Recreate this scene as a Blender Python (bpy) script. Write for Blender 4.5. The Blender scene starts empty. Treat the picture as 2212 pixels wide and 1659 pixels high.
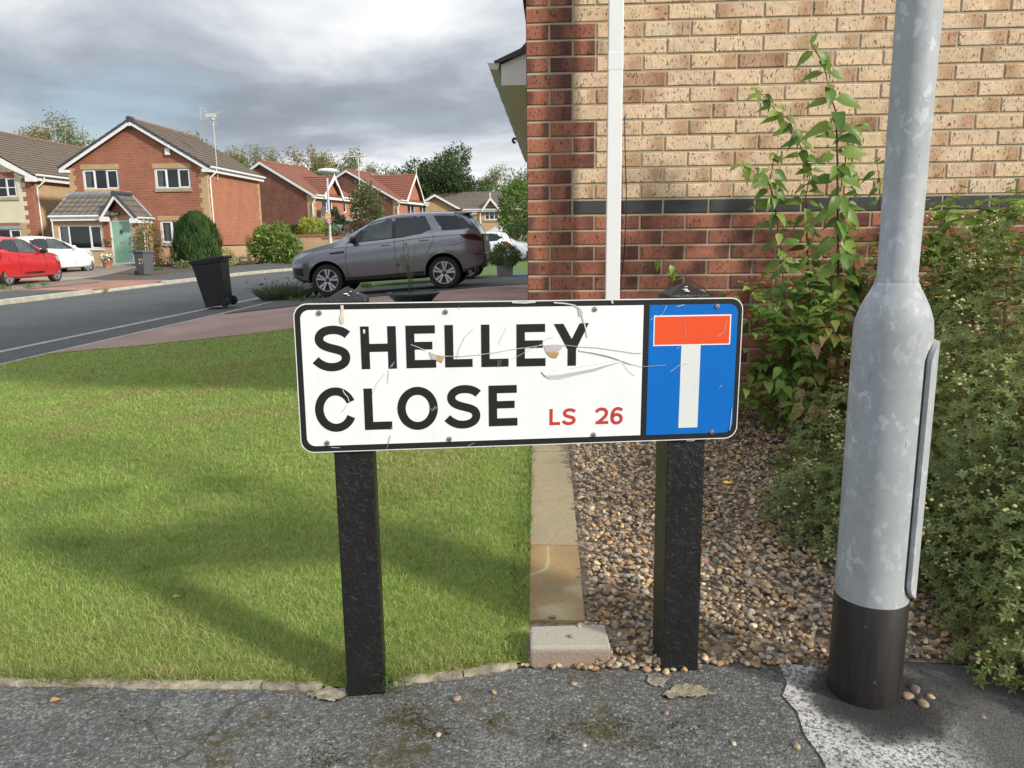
import bpy, bmesh, math, random
import numpy as np
from mathutils import Vector, Matrix
random.seed(7); rng = np.random.default_rng(7)
C = bpy.context.scene.collection
SC = bpy.context.scene
R_ = math.radians

# ------------------------------------------------------------------ camera
EYE = np.array([0.0, 0.0, 1.12])
YAW, PITCH, ROLL = R_(3.2), R_(10.8), 0.0115
PW, PH = 2212.0, 1659.0                      # photograph grid used for surveying
FPX = 1878 * PW / 2500
_f = np.array([-math.sin(YAW)*math.cos(PITCH), math.cos(YAW)*math.cos(PITCH), -math.sin(PITCH)])
_r0 = np.array([math.cos(YAW), math.sin(YAW), 0.0]); _u0 = np.cross(_r0, _f)
_r = _r0*math.cos(ROLL) - _u0*math.sin(ROLL); _u = _u0*math.cos(ROLL) + _r0*math.sin(ROLL)
cam = bpy.data.cameras.new('camera'); cam.sensor_width = 36; cam.lens = 36*FPX/PW
cam.clip_start = 0.05; cam.clip_end = 2000
camo = bpy.data.objects.new('camera', cam); C.objects.link(camo)
camo.matrix_world = Matrix(((_r[0], _u[0], -_f[0], EYE[0]), (_r[1], _u[1], -_f[1], EYE[1]), (_r[2], _u[2], -_f[2], EYE[2]), (0, 0, 0, 1)))
SC.camera = camo

# ------------------------------------------------------------------ light
SUN_AZ, SUN_EL = R_(58), R_(28)              # azimuth measured from -Y (behind the viewer) towards +X
sun_dir = Vector((math.sin(SUN_AZ)*math.cos(SUN_EL), -math.cos(SUN_AZ)*math.cos(SUN_EL), math.sin(SUN_EL)))
sl = bpy.data.lights.new('sun', 'SUN'); sl.energy = 2.9; sl.angle = R_(5.0); sl.color = (1.0, 0.93, 0.82)
so = bpy.data.objects.new('sun', sl); C.objects.link(so)
so.rotation_euler = sun_dir.to_track_quat('Z', 'Y').to_euler()
SC.view_settings.view_transform = 'Standard'; SC.view_settings.look = 'None'
SC.view_settings.exposure = 0.60; SC.view_settings.gamma = 1.0

W = bpy.data.worlds.new('World'); SC.world = W; W.use_nodes = True
nt = W.node_tree; nt.nodes.clear()
def wn(t, **k):
    n = nt.nodes.new(t)
    for a, b in k.items(): setattr(n, a, b)
    return n
def wl(a, b): nt.links.new(a, b)
out = wn('ShaderNodeOutputWorld'); bg = wn('ShaderNodeBackground'); wl(bg.outputs[0], out.inputs[0])
bg.inputs[1].default_value = 0.10
sky = wn('ShaderNodeTexSky', sky_type='NISHITA', sun_disc=False, sun_elevation=SUN_EL, sun_rotation=math.pi - SUN_AZ)
sky.dust_density = 1.5; sky.air_density = 1.0
tc = wn('ShaderNodeTexCoord'); sx = wn('ShaderNodeSeparateXYZ'); wl(tc.outputs['Generated'], sx.inputs[0])
def wmath(op, a, b=None, c=None, clamp=False):
    n = wn('ShaderNodeMath', operation=op); n.use_clamp = clamp
    for i, v in enumerate((a, b, c)):
        if v is None: continue
        if isinstance(v, (int, float)): n.inputs[i].default_value = v
        else: wl(v, n.inputs[i])
    return n.outputs[0]
zz = wmath('ADD', wmath('MAXIMUM', sx.outputs[2], 0.0), 0.16)
cb = wn('ShaderNodeCombineXYZ')
wl(wmath('DIVIDE', sx.outputs[0], zz), cb.inputs[0]); wl(wmath('DIVIDE', sx.outputs[1], zz), cb.inputs[1])
def wnoise(vec, scale, detail=5, rough=.55, off=(0, 0, 0), dist=0.0):
    m = wn('ShaderNodeMapping'); m.inputs['Location'].default_value = off; wl(vec, m.inputs[0])
    n = wn('ShaderNodeTexNoise'); n.inputs['Scale'].default_value = scale; n.inputs['Detail'].default_value = detail
    n.inputs['Roughness'].default_value = rough; n.inputs['Distortion'].default_value = dist
    wl(m.outputs[0], n.inputs['Vector']); return n.outputs[0]
def wramp(v, pts):
    n = wn('ShaderNodeValToRGB'); wl(v, n.inputs[0]); e = n.color_ramp.elements
    while len(e) < len(pts): e.new(0.5)
    for q, (p, c) in zip(e, pts): q.position = p; q.color = c
    return n.outputs[0]
n1 = wnoise(cb.outputs[0], 0.55, 5, .52, (3.1, 1.7, 0), .6)
n2 = wnoise(cb.outputs[0], 1.5, 6, .55, (8.3, 2.2, 0), .4)
el = sx.outputs[2]
def bump_(c, w): return wmath('MULTIPLY', wmath('SUBTRACT', 1.0, wmath('MULTIPLY', wmath('ABSOLUTE', wmath('SUBTRACT', el, c)), 1/w), clamp=True), 1.0)
lum = wmath('ADD', wmath('MULTIPLY', n1, .62), wmath('MULTIPLY', n2, .38))
lum = wmath('SUBTRACT', lum, wmath('MULTIPLY', bump_(.155, .085), .10))
lum = wmath('ADD', lum, wmath('MULTIPLY', wmath('SUBTRACT', 1.0, wmath('MULTIPLY', el, 9.5), clamp=True), .16))
cloud = wramp(lum, [(.36, (2.15, 2.45, 2.85, 1)), (.44, (2.75, 3.05, 3.45, 1)), (.50, (3.9, 4.2, 4.6, 1)), (.56, (5.6, 5.75, 5.95, 1)), (.64, (7.3, 7.3, 7.3, 1))])
n3 = wnoise(cb.outputs[0], .8, 5, .55, (1.3, 7.7, 0))
cover = wramp(n3, [(.30, (.55, .55, .55, 1)), (.46, (1, 1, 1, 1))])
mx = wn('ShaderNodeMixRGB'); wl(cover, mx.inputs[0]); wl(sky.outputs[0], mx.inputs[1]); wl(cloud, mx.inputs[2])
# sky high above the view is brightened to add fill light
fill_gain = wmath('ADD', 1.0, wmath('MULTIPLY', wmath('MULTIPLY', wmath('SUBTRACT', el, .32), 3.0, clamp=True), .95))
mx2 = wn('ShaderNodeVectorMath', operation='SCALE'); wl(mx.outputs[0], mx2.inputs[0]); wl(fill_gain, mx2.inputs[3])
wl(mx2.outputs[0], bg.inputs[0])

# ------------------------------------------------------------------ survey helpers
def ray(x, y): return (x-PW/2)/FPX*_r - (y-PH/2)/FPX*_u + _f
def at(x, y, Y):
    d = ray(x, y); return EYE + d*((Y-EYE[1])/d[1])
def atx(x, y, X):
    d = ray(x, y); return EYE + d*((X-EYE[0])/d[0])
def sm(t): t = min(1, max(0, t)); return t*t*(3-2*t)
def ground(x, y):
    z = -0.30*sm((-x-1.0)/6.0)
    z += 0.085*min(2.0, max(0.0, y-2.0))*sm((x+4.5)/4.0)*(1-sm((y-8)/8))
    if x < -12.9: z += 0.13 + 0.18*sm((y-25)/12)*sm((-x-12.9)/2)
    return z
def on(x, y, dz=0.0):
    d = ray(x, y); t = 0.5; st = .05
    for _ in range(4000):
        p = EYE + d*t
        if p[2] < ground(p[0], p[1]) + dz: break
        t += st; st *= 1.01
    lo, hi = t-st, t
    for _ in range(30):
        m = (lo+hi)/2; p = EYE + d*m
        if p[2] < ground(p[0], p[1]) + dz: hi = m
        else: lo = m
    return EYE + d*hi

# ------------------------------------------------------------------ mesh builder
def wmat(o):
    m = o.matrix_parent_inverse @ o.matrix_basis if o.parent else o.matrix_basis.copy()
    return wmat(o.parent) @ m if o.parent else m
class MB:
    def __init__(s): s.v = []; s.f = []; s.m = []; s.T = None; s.mi = 0
    def add(s, vs, fs, m=None):
        b = len(s.v)
        if s.T is not None: vs = [tuple(s.T @ Vector(v)) for v in vs]
        s.v += [tuple(v) for v in vs]; s.f += [tuple(i+b for i in f) for f in fs]
        s.m += [s.mi if m is None else m]*len(fs); return s
    def box(s, x0, y0, z0, x1, y1, z1, m=None):
        if x0 > x1: x0, x1 = x1, x0
        if y0 > y1: y0, y1 = y1, y0
        if z0 > z1: z0, z1 = z1, z0
        return s.add([(x0,y0,z0),(x1,y0,z0),(x1,y1,z0),(x0,y1,z0),(x0,y0,z1),(x1,y0,z1),(x1,y1,z1),(x0,y1,z1)],
                     [(0,3,2,1),(4,5,6,7),(0,1,5,4),(1,2,6,5),(2,3,7,6),(3,0,4,7)], m)
    def prism(s, poly, axis, a, b, m=None):
        n = len(poly)
        def P(p, t): return {'x': (t, p[0], p[1]), 'y': (p[0], t, p[1]), 'z': (p[0], p[1], t)}[axis]
        ar = sum(poly[i][0]*poly[(i+1) % n][1]-poly[(i+1) % n][0]*poly[i][1] for i in range(n))
        if ar < 0: poly = poly[::-1]
        vs = [P(p, a) for p in poly] + [P(p, b) for p in poly]
        fw = tuple(range(n)); bk = tuple(range(n, 2*n))
        fl = (axis == 'y') != (a > b)
        fs = [fw[::-1] if not fl else fw, bk if not fl else bk[::-1]]
        for i in range(n):
            j = (i+1) % n; q = (i, j, j+n, i+n); fs.append(q if not fl else q[::-1])
        return s.add(vs, fs, m)
    def tube(s, pts, r, n=8, m=None, cap=True):
        pts = [Vector(p) for p in pts]; k = len(pts); rr = r if hasattr(r, '__len__') else [r]*k
        vs = []; fs = []; up = Vector((0, 0, 1)); pr = None
        for i, p in enumerate(pts):
            t = (pts[min(i+1, k-1)]-pts[max(i-1, 0)]).normalized()
            if pr is None:
                a = t.cross(up)
                if a.length < .05: a = t.cross(Vector((1, 0, 0)))
                a.normalize()
            else: a = (pr - t*pr.dot(t)).normalized()
            pr = a; b = t.cross(a)
            for j in range(n):
                q = 2*math.pi*j/n; vs.append(p + (a*math.cos(q)+b*math.sin(q))*rr[i])
        for i in range(k-1):
            for j in range(n):
                j2 = (j+1) % n; fs.append((i*n+j, i*n+j2, (i+1)*n+j2, (i+1)*n+j))
        if cap: fs.append(tuple(range(n))[::-1]); fs.append(tuple(range((k-1)*n, k*n)))
        return s.add(vs, fs, m)
    def lathe(s, prof, n=24, c=(0, 0, 0), m=None, axis='z', capb=True, capt=True):
        vs = []; fs = []; k = len(prof)
        for r, z in prof:
            for j in range(n):
                q = 2*math.pi*j/n; a, b = r*math.cos(q), r*math.sin(q)
                vs.append({'z': (c[0]+a, c[1]+b, c[2]+z), 'y': (c[0]+a, c[1]+z, c[2]-b), 'x': (c[0]+z, c[1]+a, c[2]+b)}[axis])
        for i in range(k-1):
            for j in range(n):
                j2 = (j+1) % n; fs.append((i*n+j, i*n+j2, (i+1)*n+j2, (i+1)*n+j))
        if capb: fs.append(tuple(range(n))[::-1])
        if capt: fs.append(tuple(range((k-1)*n, k*n)))
        return s.add(vs, fs, m)
    def grid(s, fn, nu, nv, m=None):
        vs = [fn(i/nu, j/nv) for j in range(nv+1) for i in range(nu+1)]
        return s.add(vs, [(j*(nu+1)+i, j*(nu+1)+i+1, (j+1)*(nu+1)+i+1, (j+1)*(nu+1)+i) for j in range(nv) for i in range(nu)], m)
    def sphere(s, c, r, n=8, k=5, m=None, sq=(1, 1, 1)):
        vs = [(c[0], c[1], c[2]-r*sq[2])]; fs = []
        for i in range(1, k):
            t = -math.pi/2+math.pi*i/k
            for j in range(n):
                q = 2*math.pi*j/n; vs.append((c[0]+r*sq[0]*math.cos(t)*math.cos(q), c[1]+r*sq[1]*math.cos(t)*math.sin(q), c[2]+r*sq[2]*math.sin(t)))
        vs.append((c[0], c[1], c[2]+r*sq[2]))
        for j in range(n):
            fs.append((0, 1+(j+1) % n, 1+j)); L = 1+(k-2)*n
            fs.append((L+j, L+(j+1) % n, len(vs)-1))
        for i in range(k-2):
            for j in range(n):
                j2 = (j+1) % n; fs.append((1+i*n+j, 1+i*n+j2, 1+(i+1)*n+j2, 1+(i+1)*n+j))
        return s.add(vs, fs, m)
    def build(s, name, mats, parent=None, world=False, smooth=None, bevel=0, loc=None):
        me = bpy.data.meshes.new(name); me.from_pydata(s.v, [], s.f)
        mats = mats if isinstance(mats, (list, tuple)) else [mats]
        for m in mats: me.materials.append(m)
        me.polygons.foreach_set('material_index', s.m)
        if bevel:
            bm = bmesh.new(); bm.from_mesh(me); bmesh.ops.remove_doubles(bm, verts=bm.verts, dist=1e-5)
            es = [e for e in bm.edges if len(e.link_faces) == 2 and e.calc_face_angle(0) > .5]
            bmesh.ops.bevel(bm, geom=es, offset=bevel, segments=2, affect='EDGES', profile=.6); bm.to_mesh(me); bm.free()
        return link(name, me, parent, world, smooth, loc)
def link(name, me, parent=None, world=False, smooth=None, loc=None):
    auto_uv(me)
    if smooth is not None:
        me.shade_smooth()
        if smooth < 180: me.set_sharp_from_angle(angle=R_(smooth))
    o = bpy.data.objects.new(name, me); C.objects.link(o)
    if loc is not None: o.location = loc
    if parent is not None:
        o.parent = parent
        if world: o.matrix_parent_inverse = wmat(parent).inverted()
    return o
def auto_uv(me):
    n = len(me.polygons)
    if not n or me.uv_layers: return
    nl = len(me.loops)
    nor = np.empty(n*3); me.polygons.foreach_get('normal', nor); nor = nor.reshape(-1, 3)
    ls = np.empty(n, int); lt = np.empty(n, int); me.polygons.foreach_get('loop_start', ls); me.polygons.foreach_get('loop_total', lt)
    vi = np.empty(nl, int); me.loops.foreach_get('vertex_index', vi)
    co = np.empty(len(me.vertices)*3); me.vertices.foreach_get('co', co); co = co.reshape(-1, 3)[vi]
    fi = np.empty(nl, int); order = np.argsort(ls); fi = np.repeat(order, lt[order])
    N = nor[fi]; t = np.stack([-N[:, 1], N[:, 0], 0*N[:, 0]], 1); L = np.linalg.norm(t, axis=1)
    flat = L < 1e-3; t[flat] = (1, 0, 0); L[flat] = 1; t /= L[:, None]; b = np.cross(N, t)
    uv = np.stack([(co*t).sum(1), (co*b).sum(1)], 1)
    me.uv_layers.new(name='UVMap').data.foreach_set('uv', uv.ravel())
def np_mesh(name, V, F, mats, parent=None, world=True, smooth=None, mi=None, cols=None, uv=False):
    """V (n,3), F (m,k) equal sized faces, cols (n,3) per vertex colour"""
    me = bpy.data.meshes.new(name); V = np.asarray(V, np.float32); F = np.asarray(F, np.int32); k = F.shape[1]
    me.vertices.add(len(V)); me.vertices.foreach_set('co', V.ravel())
    me.loops.add(F.size); me.loops.foreach_set('vertex_index', F.ravel())
    me.polygons.add(len(F)); me.polygons.foreach_set('loop_start', np.arange(0, F.size, k, dtype=np.int32))
    me.polygons.foreach_set('loop_total', np.full(len(F), k, np.int32))
    for m in (mats if isinstance(mats, (list, tuple)) else [mats]): me.materials.append(m)
    if mi is not None: me.polygons.foreach_set('material_index', np.asarray(mi, np.int32))
    if cols is not None:
        a = me.color_attributes.new('col', 'FLOAT_COLOR', 'POINT')
        c = np.ones((len(V), 4), np.float32); c[:, :3] = cols; a.data.foreach_set('color', c.ravel())
    me.update(calc_edges=True); me.validate()
    if not uv: me.uv_layers.new(name='UVMap')
    return link(name, me, parent, world, smooth)

def thing(name, label, cat, loc=(0, 0, 0), rz=0, group=None):
    o = bpy.data.objects.new(name, None); C.objects.link(o); o.location = tuple(loc); o.rotation_euler = (0, 0, rz)
    o.empty_display_size = .1
    return tag(o, label, cat, group)
def tag(o, label, cat, group=None):
    o['label'] = label; o['category'] = cat
    if group: o['group'] = group
    return o
def struct(o): o['kind'] = 'structure'; return o
def stuff(o, label=None, cat=None):
    o['kind'] = 'stuff'
    if label: o['label'] = label; o['category'] = cat
    return o
def dup(root, loc=None, rz=None, scale=None, label=None):
    r = root.copy(); C.objects.link(r)
    if loc is not None: r.location = loc
    if rz is not None: r.rotation_euler = (0, 0, rz)
    if scale is not None: r.scale = scale if hasattr(scale, '__len__') else (scale,)*3
    if label: r['label'] = label
    def kids(a, b):
        for ch in list(a.children):
            c = ch.copy(); C.objects.link(c); c.parent = b; kids(ch, c)
    kids(root, r); return r

# ------------------------------------------------------------------ materials
class NT:
    def __init__(s, name):
        s.mat = bpy.data.materials.new(name); s.mat.use_nodes = True; s.t = s.mat.node_tree
        s.b = s.t.nodes['Principled BSDF']; s._tc = None
    def n(s, t, **k):
        n = s.t.nodes.new(t)
        for a, b in k.items(): setattr(n, a, b)
        return n
    def l(s, a, b): s.t.links.new(a, b); return s
    def co(s, w='Object'):
        if s._tc is None: s._tc = s.n('ShaderNodeTexCoord')
        return s._tc.outputs[w]
    def attr(s, name='col'):
        n = s.n('ShaderNodeAttribute', attribute_name=name); return n.outputs['Color']
    def mapping(s, v, scale=(1, 1, 1), rot=(0, 0, 0), loc=(0, 0, 0)):
        m = s.n('ShaderNodeMapping'); s.l(v, m.inputs[0]); m.inputs['Scale'].default_value = scale
        m.inputs['Rotation'].default_value = rot; m.inputs['Location'].default_value = loc; return m.outputs[0]
    def noise(s, scale=5, detail=4, rough=.55, v=None, dist=0, col=False):
        n = s.n('ShaderNodeTexNoise'); s.l(v if v is not None else s.co(), n.inputs['Vector'])
        n.inputs['Scale'].default_value = scale; n.inputs['Detail'].default_value = detail; n.inputs['Roughness'].default_value = rough
        n.inputs['Distortion'].default_value = dist
        return n.outputs[1 if col else 0]
    def voro(s, scale=5, v=None, feat='F1', out=0, rnd=1):
        n = s.n('ShaderNodeTexVoronoi', feature=feat); s.l(v if v is not None else s.co(), n.inputs['Vector']); n.inputs['Scale'].default_value = scale
        n.inputs['Randomness'].default_value = rnd; return n.outputs[out]
    def ramp(s, v, pts, interp='LINEAR'):
        n = s.n('ShaderNodeValToRGB'); s.l(v, n.inputs[0]); n.color_ramp.interpolation = interp; e = n.color_ramp.elements
        while len(e) < len(pts): e.new(.5)
        for q, (p, c) in zip(e, pts):
            q.position = p; q.color = (c, c, c, 1) if isinstance(c, (int, float)) else (*c[:3], 1)
        return n.outputs[0]
    def mix(s, f, a, b, mode='MIX'):
        n = s.n('ShaderNodeMixRGB', blend_type=mode)
        for i, v in enumerate((f, a, b)):
            if isinstance(v, (int, float)): n.inputs[i].default_value = v if i == 0 else (v, v, v, 1)
            elif isinstance(v, (tuple, list)): n.inputs[i].default_value = (*v[:3], 1)
            else: s.l(v, n.inputs[i])
        return n.outputs[0]
    def math(s, op, a, b=0, clamp=False):
        n = s.n('ShaderNodeMath', operation=op); n.use_clamp = clamp
        for i, v in enumerate((a, b)):
            if isinstance(v, (int, float)): n.inputs[i].default_value = v
            else: s.l(v, n.inputs[i])
        return n.outputs[0]
    def sep(s, v):
        n = s.n('ShaderNodeSeparateXYZ'); s.l(v, n.inputs[0]); return n.outputs
    def set(s, color=None, rough=None, metal=None, spec=None, bump=None, bs=.3, bd=.01, coat=None, alpha=None, sub=None):
        def p(k, v):
            if v is None: return
            if isinstance(v, (int, float)): s.b.inputs[k].default_value = v
            elif isinstance(v, (tuple, list)): s.b.inputs[k].default_value = (*v[:3], 1)
            else: s.l(v, s.b.inputs[k])
        p('Base Color', color); p('Roughness', rough); p('Metallic', metal); p('Specular IOR Level', spec); p('Coat Weight', coat); p('Alpha', alpha)
        if bump is not None:
            n = s.n('ShaderNodeBump'); n.inputs['Strength'].default_value = bs; n.inputs['Distance'].default_value = bd
            s.l(bump, n.inputs['Height']); s.l(n.outputs[0], s.b.inputs['Normal'])
        return s.mat
MATS = {}
def mat(name, col, rough=.6, metal=0, var=.12, scale=6, spec=.5, bump=0, bscale=60, bd=.003, coat=None, col2=None):
    if name in MATS: return MATS[name]
    s = NT(name); nz = s.noise(scale, 5)
    a = tuple(max(0, c*(1-var)) for c in col); b = tuple(min(1, c*(1+var)) for c in col) if col2 is None else col2
    c = s.mix(s.ramp(nz, [(.3, 0.), (.7, 1.)]), a, b)
    rg = s.math('MULTIPLY', s.ramp(s.noise(scale*2.3, 4), [(.3, .85), (.7, 1.15)]), rough, True)
    s.set(c, rg, metal, spec, coat=coat)
    if bump: s.set(bump=s.noise(bscale, 4), bs=bump, bd=bd)
    MATS[name] = s.mat; return s.mat
def leaf_mat(name, trans=.35, rough=.5, spec=.35):
    """vertex-coloured leaf, lets some light through"""
    if name in MATS: return MATS[name]
    s = NT(name); c = s.attr('col')
    v = s.mix(.35, c, s.mix(s.noise(40, 3), 0.3, 1.5), 'MULTIPLY')
    s.set(v, rough, 0, spec)
    tr = s.n('ShaderNodeBsdfTranslucent'); s.l(s.mix(1, v, (1.3, 1.25, .6), 'MULTIPLY'), tr.inputs[0])
    ms = s.n('ShaderNodeMixShader'); ms.inputs[0].default_value = trans
    s.l(s.b.outputs[0], ms.inputs[1]); s.l(tr.outputs[0], ms.inputs[2])
    s.l(ms.outputs[0], s.t.nodes['Material Output'].inputs[0]); MATS[name] = s.mat; return s.mat
def brick_mat(name, c1, c2, mortar, var=.25, sc=1.0, bump=.4):
    if name in MATS: return MATS[name]
    s = NT(name); uv = s.co('UV')
    b = s.n('ShaderNodeTexBrick'); s.l(uv, b.inputs['Vector'])
    b.inputs['Scale'].default_value = sc; b.inputs['Brick Width'].default_value = .225; b.inputs['Row Height'].default_value = .075
    b.inputs['Mortar Size'].default_value = .0065; b.inputs['Mortar Smooth'].default_value = .1; b.inputs['Bias'].default_value = 0
    b.inputs['Color1'].default_value = (*c1, 1); b.inputs['Color2'].default_value = (*c2, 1); b.inputs['Mortar'].default_value = (*mortar, 1)
    nz = s.ramp(s.noise(1.3, 5, .6), [(.25, 1-var), (.75, 1+var)])
    fine = s.ramp(s.noise(60, 3, .6), [(.3, .85), (.7, 1.12)])
    c = s.mix(1, s.mix(1, b.outputs[0], nz, 'MULTIPLY'), fine, 'MULTIPLY')
    s.set(c, .9, 0, .25, bump=s.math('SUBTRACT', 1, b.outputs[1]), bs=bump, bd=.006); MATS[name] = s.mat; return s.mat
# ================================================================== GROUND, ROADS, LAWN
def sheet(name, poly, m, dz, step=.7, kind=True):
    bm = bmesh.new(); vs = [bm.verts.new((p[0], p[1], 0)) for p in poly]; f = bm.faces.new(vs)
    if f.normal.z < 0 or sum(poly[i][0]*poly[(i+1) % len(poly)][1]-poly[(i+1) % len(poly)][0]*poly[i][1] for i in range(len(poly))) < 0: f.normal_flip()
    bmesh.ops.triangulate(bm, faces=bm.faces[:])
    xs = [p[0] for p in poly]; ys = [p[1] for p in poly]
    for ax, lo, hi in ((0, min(xs), max(xs)), (1, min(ys), max(ys))):
        k = math.ceil(lo/step)*step
        while k < hi:
            co = (k, 0, 0) if ax == 0 else (0, k, 0); no = (1, 0, 0) if ax == 0 else (0, 1, 0)
            bmesh.ops.bisect_plane(bm, geom=bm.verts[:]+bm.edges[:]+bm.faces[:], plane_co=co, plane_no=no, dist=1e-5); k += step
    for v in bm.verts: v.co.z = ground(v.co.x, v.co.y)+dz
    me = bpy.data.meshes.new(name); bm.to_mesh(me); bm.free()
    for p in me.polygons: p.use_smooth = True
    me.materials.append(m); o = link(name, me)
    return struct(o) if kind else o
def asphalt(name, base, dark, moss=0.0, speck=.5, sc=1.0, bump=.8):
    s = NT(name); n1 = s.noise(2.2*sc, 6, .6); n2 = s.noise(150, 3, .7); dv_ = s.mix(.012, s.co(), s.noise(60, 2, col=True), 'ADD'); v = s.math('ADD', s.math('MULTIPLY', s.voro(105, v=dv_), .6), s.math('MULTIPLY', s.voro(240, v=dv_), .4)); cell = s.math('ADD', s.math('MULTIPLY', s.sep(s.voro(105, v=dv_, out=1))[0], .6), s.math('MULTIPLY', s.sep(s.voro(240, v=dv_, out=1))[1], .4))
    c = s.mix(s.ramp(n1, [(.3, 0.), (.7, 1.)]), dark, base)
    c = s.mix(1, c, s.ramp(cell, [(.1, .62), (.5, .95), (.75, 1.25), (.92, 2.0)]), 'MULTIPLY')
    c = s.mix(1, c, s.ramp(v, [(.25, 1.05), (.55, .55)]), 'MULTIPLY')
    c = s.mix(1, c, s.mix(s.noise(.9, 5, .6), (.86, .86, .90), (1.14, 1.10, 1.0)), 'MULTIPLY')
    if moss:
        wv = s.noise(1.7, 3, .5); band = s.ramp(s.noise(2.6, 6, .68, dist=1.2), [(.53, 0.), (.62, 1.)])
        mm = s.math('MULTIPLY', band, s.ramp(s.noise(30, 5, .7), [(.44, 0.), (.56, 1.)]))
        c = s.mix(s.math('MULTIPLY', mm, moss), c, s.mix(s.noise(120, 3), (.028, .024, .009), (.105, .088, .030)))
        pl = s.math('MULTIPLY', s.ramp(s.noise(4.2, 5, .6, v=s.mapping(s.co(), loc=(5, 2, 0))), [(.55, 0.), (.66, 1.)]), s.ramp(s.noise(130, 2, .6), [(.5, 0.), (.58, 1.)]))
        c = s.mix(s.math('MULTIPLY', pl, .45), c, (.36, .35, .32))
        cr = s.ramp(s.voro(2.1, v=s.mix(.12, s.co(), s.noise(5, 4, col=True), 'ADD'), feat='DISTANCE_TO_EDGE'), [(.0, 1.), (.012, 0.)]); c = s.mix(s.math('MULTIPLY', s.math('MULTIPLY', cr, s.ramp(wv, [(.48, 0.), (.6, 1.)])), .75), c, (.03, .03, .025))
    h = s.math('ADD', s.math('MULTIPLY', n2, .6), s.math('MULTIPLY', v, -1.6))
    return s.set(c, .92, 0, .3, bump=h, bs=bump*.7, bd=.005)
M_pave = asphalt('footway_tarmac', (.205, .208, .20), (.158, .162, .158), .95, .6)
M_road = asphalt('road_asphalt', (.155, .168, .172), (.125, .135, .14), 0, .3, .35, .4)
M_farpave = asphalt('far_tarmac', (.165, .165, .165), (.125, .125, .125), 0, .3, .5, .4)
M_conc = mat('pale_concrete', (.36, .34, .29), .9, var=.22, scale=9, bump=.4, bscale=120)
M_soil = mat('soil', (.085, .062, .045), .95, var=.4, scale=14, bump=.6, bscale=50, bd=.01)
s = NT('turf_soil'); M_turf = s.set(s.mix(s.noise(3, 5), (.17, .22, .05), (.24, .28, .085)), .95, 0, .2, bump=s.noise(60, 4), bs=.6, bd=.01)
s = NT('open_ground'); M_open = s.set(s.mix(s.noise(.4, 5), (.06, .085, .025), (.12, .13, .05)), .95, 0, .2)
def paver_mat(name, c1, c2, mortar, w=.2, h=.1):
    s = NT(name); b = s.n('ShaderNodeTexBrick'); s.l(s.mapping(s.co('Object'), rot=(0, 0, 0)), b.inputs['Vector'])
    b.inputs['Brick Width'].default_value = h*2; b.inputs['Row Height'].default_value = h; b.inputs['Mortar Size'].default_value = .005; b.inputs['Scale'].default_value = 1
    for k, v in (('Color1', c1), ('Color2', c2), ('Mortar', mortar)): b.inputs[k].default_value = (*v, 1)
    c = s.mix(1, b.outputs[0], s.ramp(s.noise(.9, 5), [(.3, .8), (.7, 1.2)]), 'MULTIPLY')
    c = s.mix(1, c, s.ramp(s.noise(70, 3), [(.3, .85), (.7, 1.15)]), 'MULTIPLY')
    return s.set(c, .9, 0, .3, bump=s.math('SUBTRACT', 1, b.outputs[1]), bs=.5, bd=.006)
M_block = paver_mat('block_paving', (.38, .235, .195), (.32, .22, .185), (.19, .15, .125))
M_redblock = paver_mat('red_block_paving', (.40, .20, .14), (.34, .18, .13), (.2, .13, .1))

# base terrain to the horizon
xs = sorted(set([-1500, -900, -500, -300, -200, -140, -100, -80, -60, -45, -35, -28, -22, -18, -16, -14, -12.91, -12.895, -10, -8] + [round(-7+.5*i, 2) for i in range(0, 17)] + [2, 4, 8, 14, 25, 45, 80, 140, 250, 500, 900, 1500]))
ys = sorted(set([-1500, -600, -200, -80, -30, -10, -4] + [round(-2+.5*i, 2) for i in range(0, 16)] + [7, 9, 12, 15, 18, 22, 25, 28, 31, 34, 37, 42, 50, 70, 100, 150, 250, 500, 900, 1500]))
vs = [(x, y, ground(x, y)-(.12 if -40 < x < 20 and -20 < y < 60 else .16)) for y in ys for x in xs]; nx = len(xs)
b = MB(); b.add(vs, [(j*nx+i, j*nx+i+1, (j+1)*nx+i+1, (j+1)*nx+i) for j in range(len(ys)-1) for i in range(nx-1)])
struct(b.build('ground', M_open))

KF, KN = -12.87, -7.35                         # far and near kerb lines of the road
def curve_x(x, y):                             # the road bends to the right beyond the houses
    return x + (0 if y < 30 else .020*(y-30)**2)
def strip(name, x0, x1, y0, y1, m, dz, step=2.0, bend=True, top=None, drop=0):
    n = int((y1-y0)/step); L = []; Rr = []
    for i in range(n+1):
        y = y0+(y1-y0)*i/n; L.append((curve_x(x0, y) if bend else x0, y)); Rr.append((curve_x(x1, y) if bend else x1, y))
    b = MB(); vs = []; fs = []
    for a, c in zip(L, Rr):
        za = ground(min(a[0], x0), a[1]) if top is None else top; vs += [(a[0], a[1], za+dz), (c[0], c[1], (ground(min(c[0], x1), c[1]) if top is None else top)+dz-drop*min(1, max(0, 2.4-abs(c[1]-23.05))))]
    fs = [(2*i, 2*i+1, 2*i+3, 2*i+2) for i in range(n)]
    b.add(vs, fs); return struct(b.build(name, m, smooth=180))
strip('road', KF, KN, -40, 62, M_road, 0.0, 1.0, top=-.30)
strip('kerb_line', KN-.06, KN+.07, -40, 24, M_conc, .006, 1.0)
strip('footpath', KN+.07, -6.60, -40, 24, M_farpave, .002, 1.0)
strip('kerb_line', -6.60, -6.51, -40, 24, M_conc, .006, 1.0)
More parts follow.
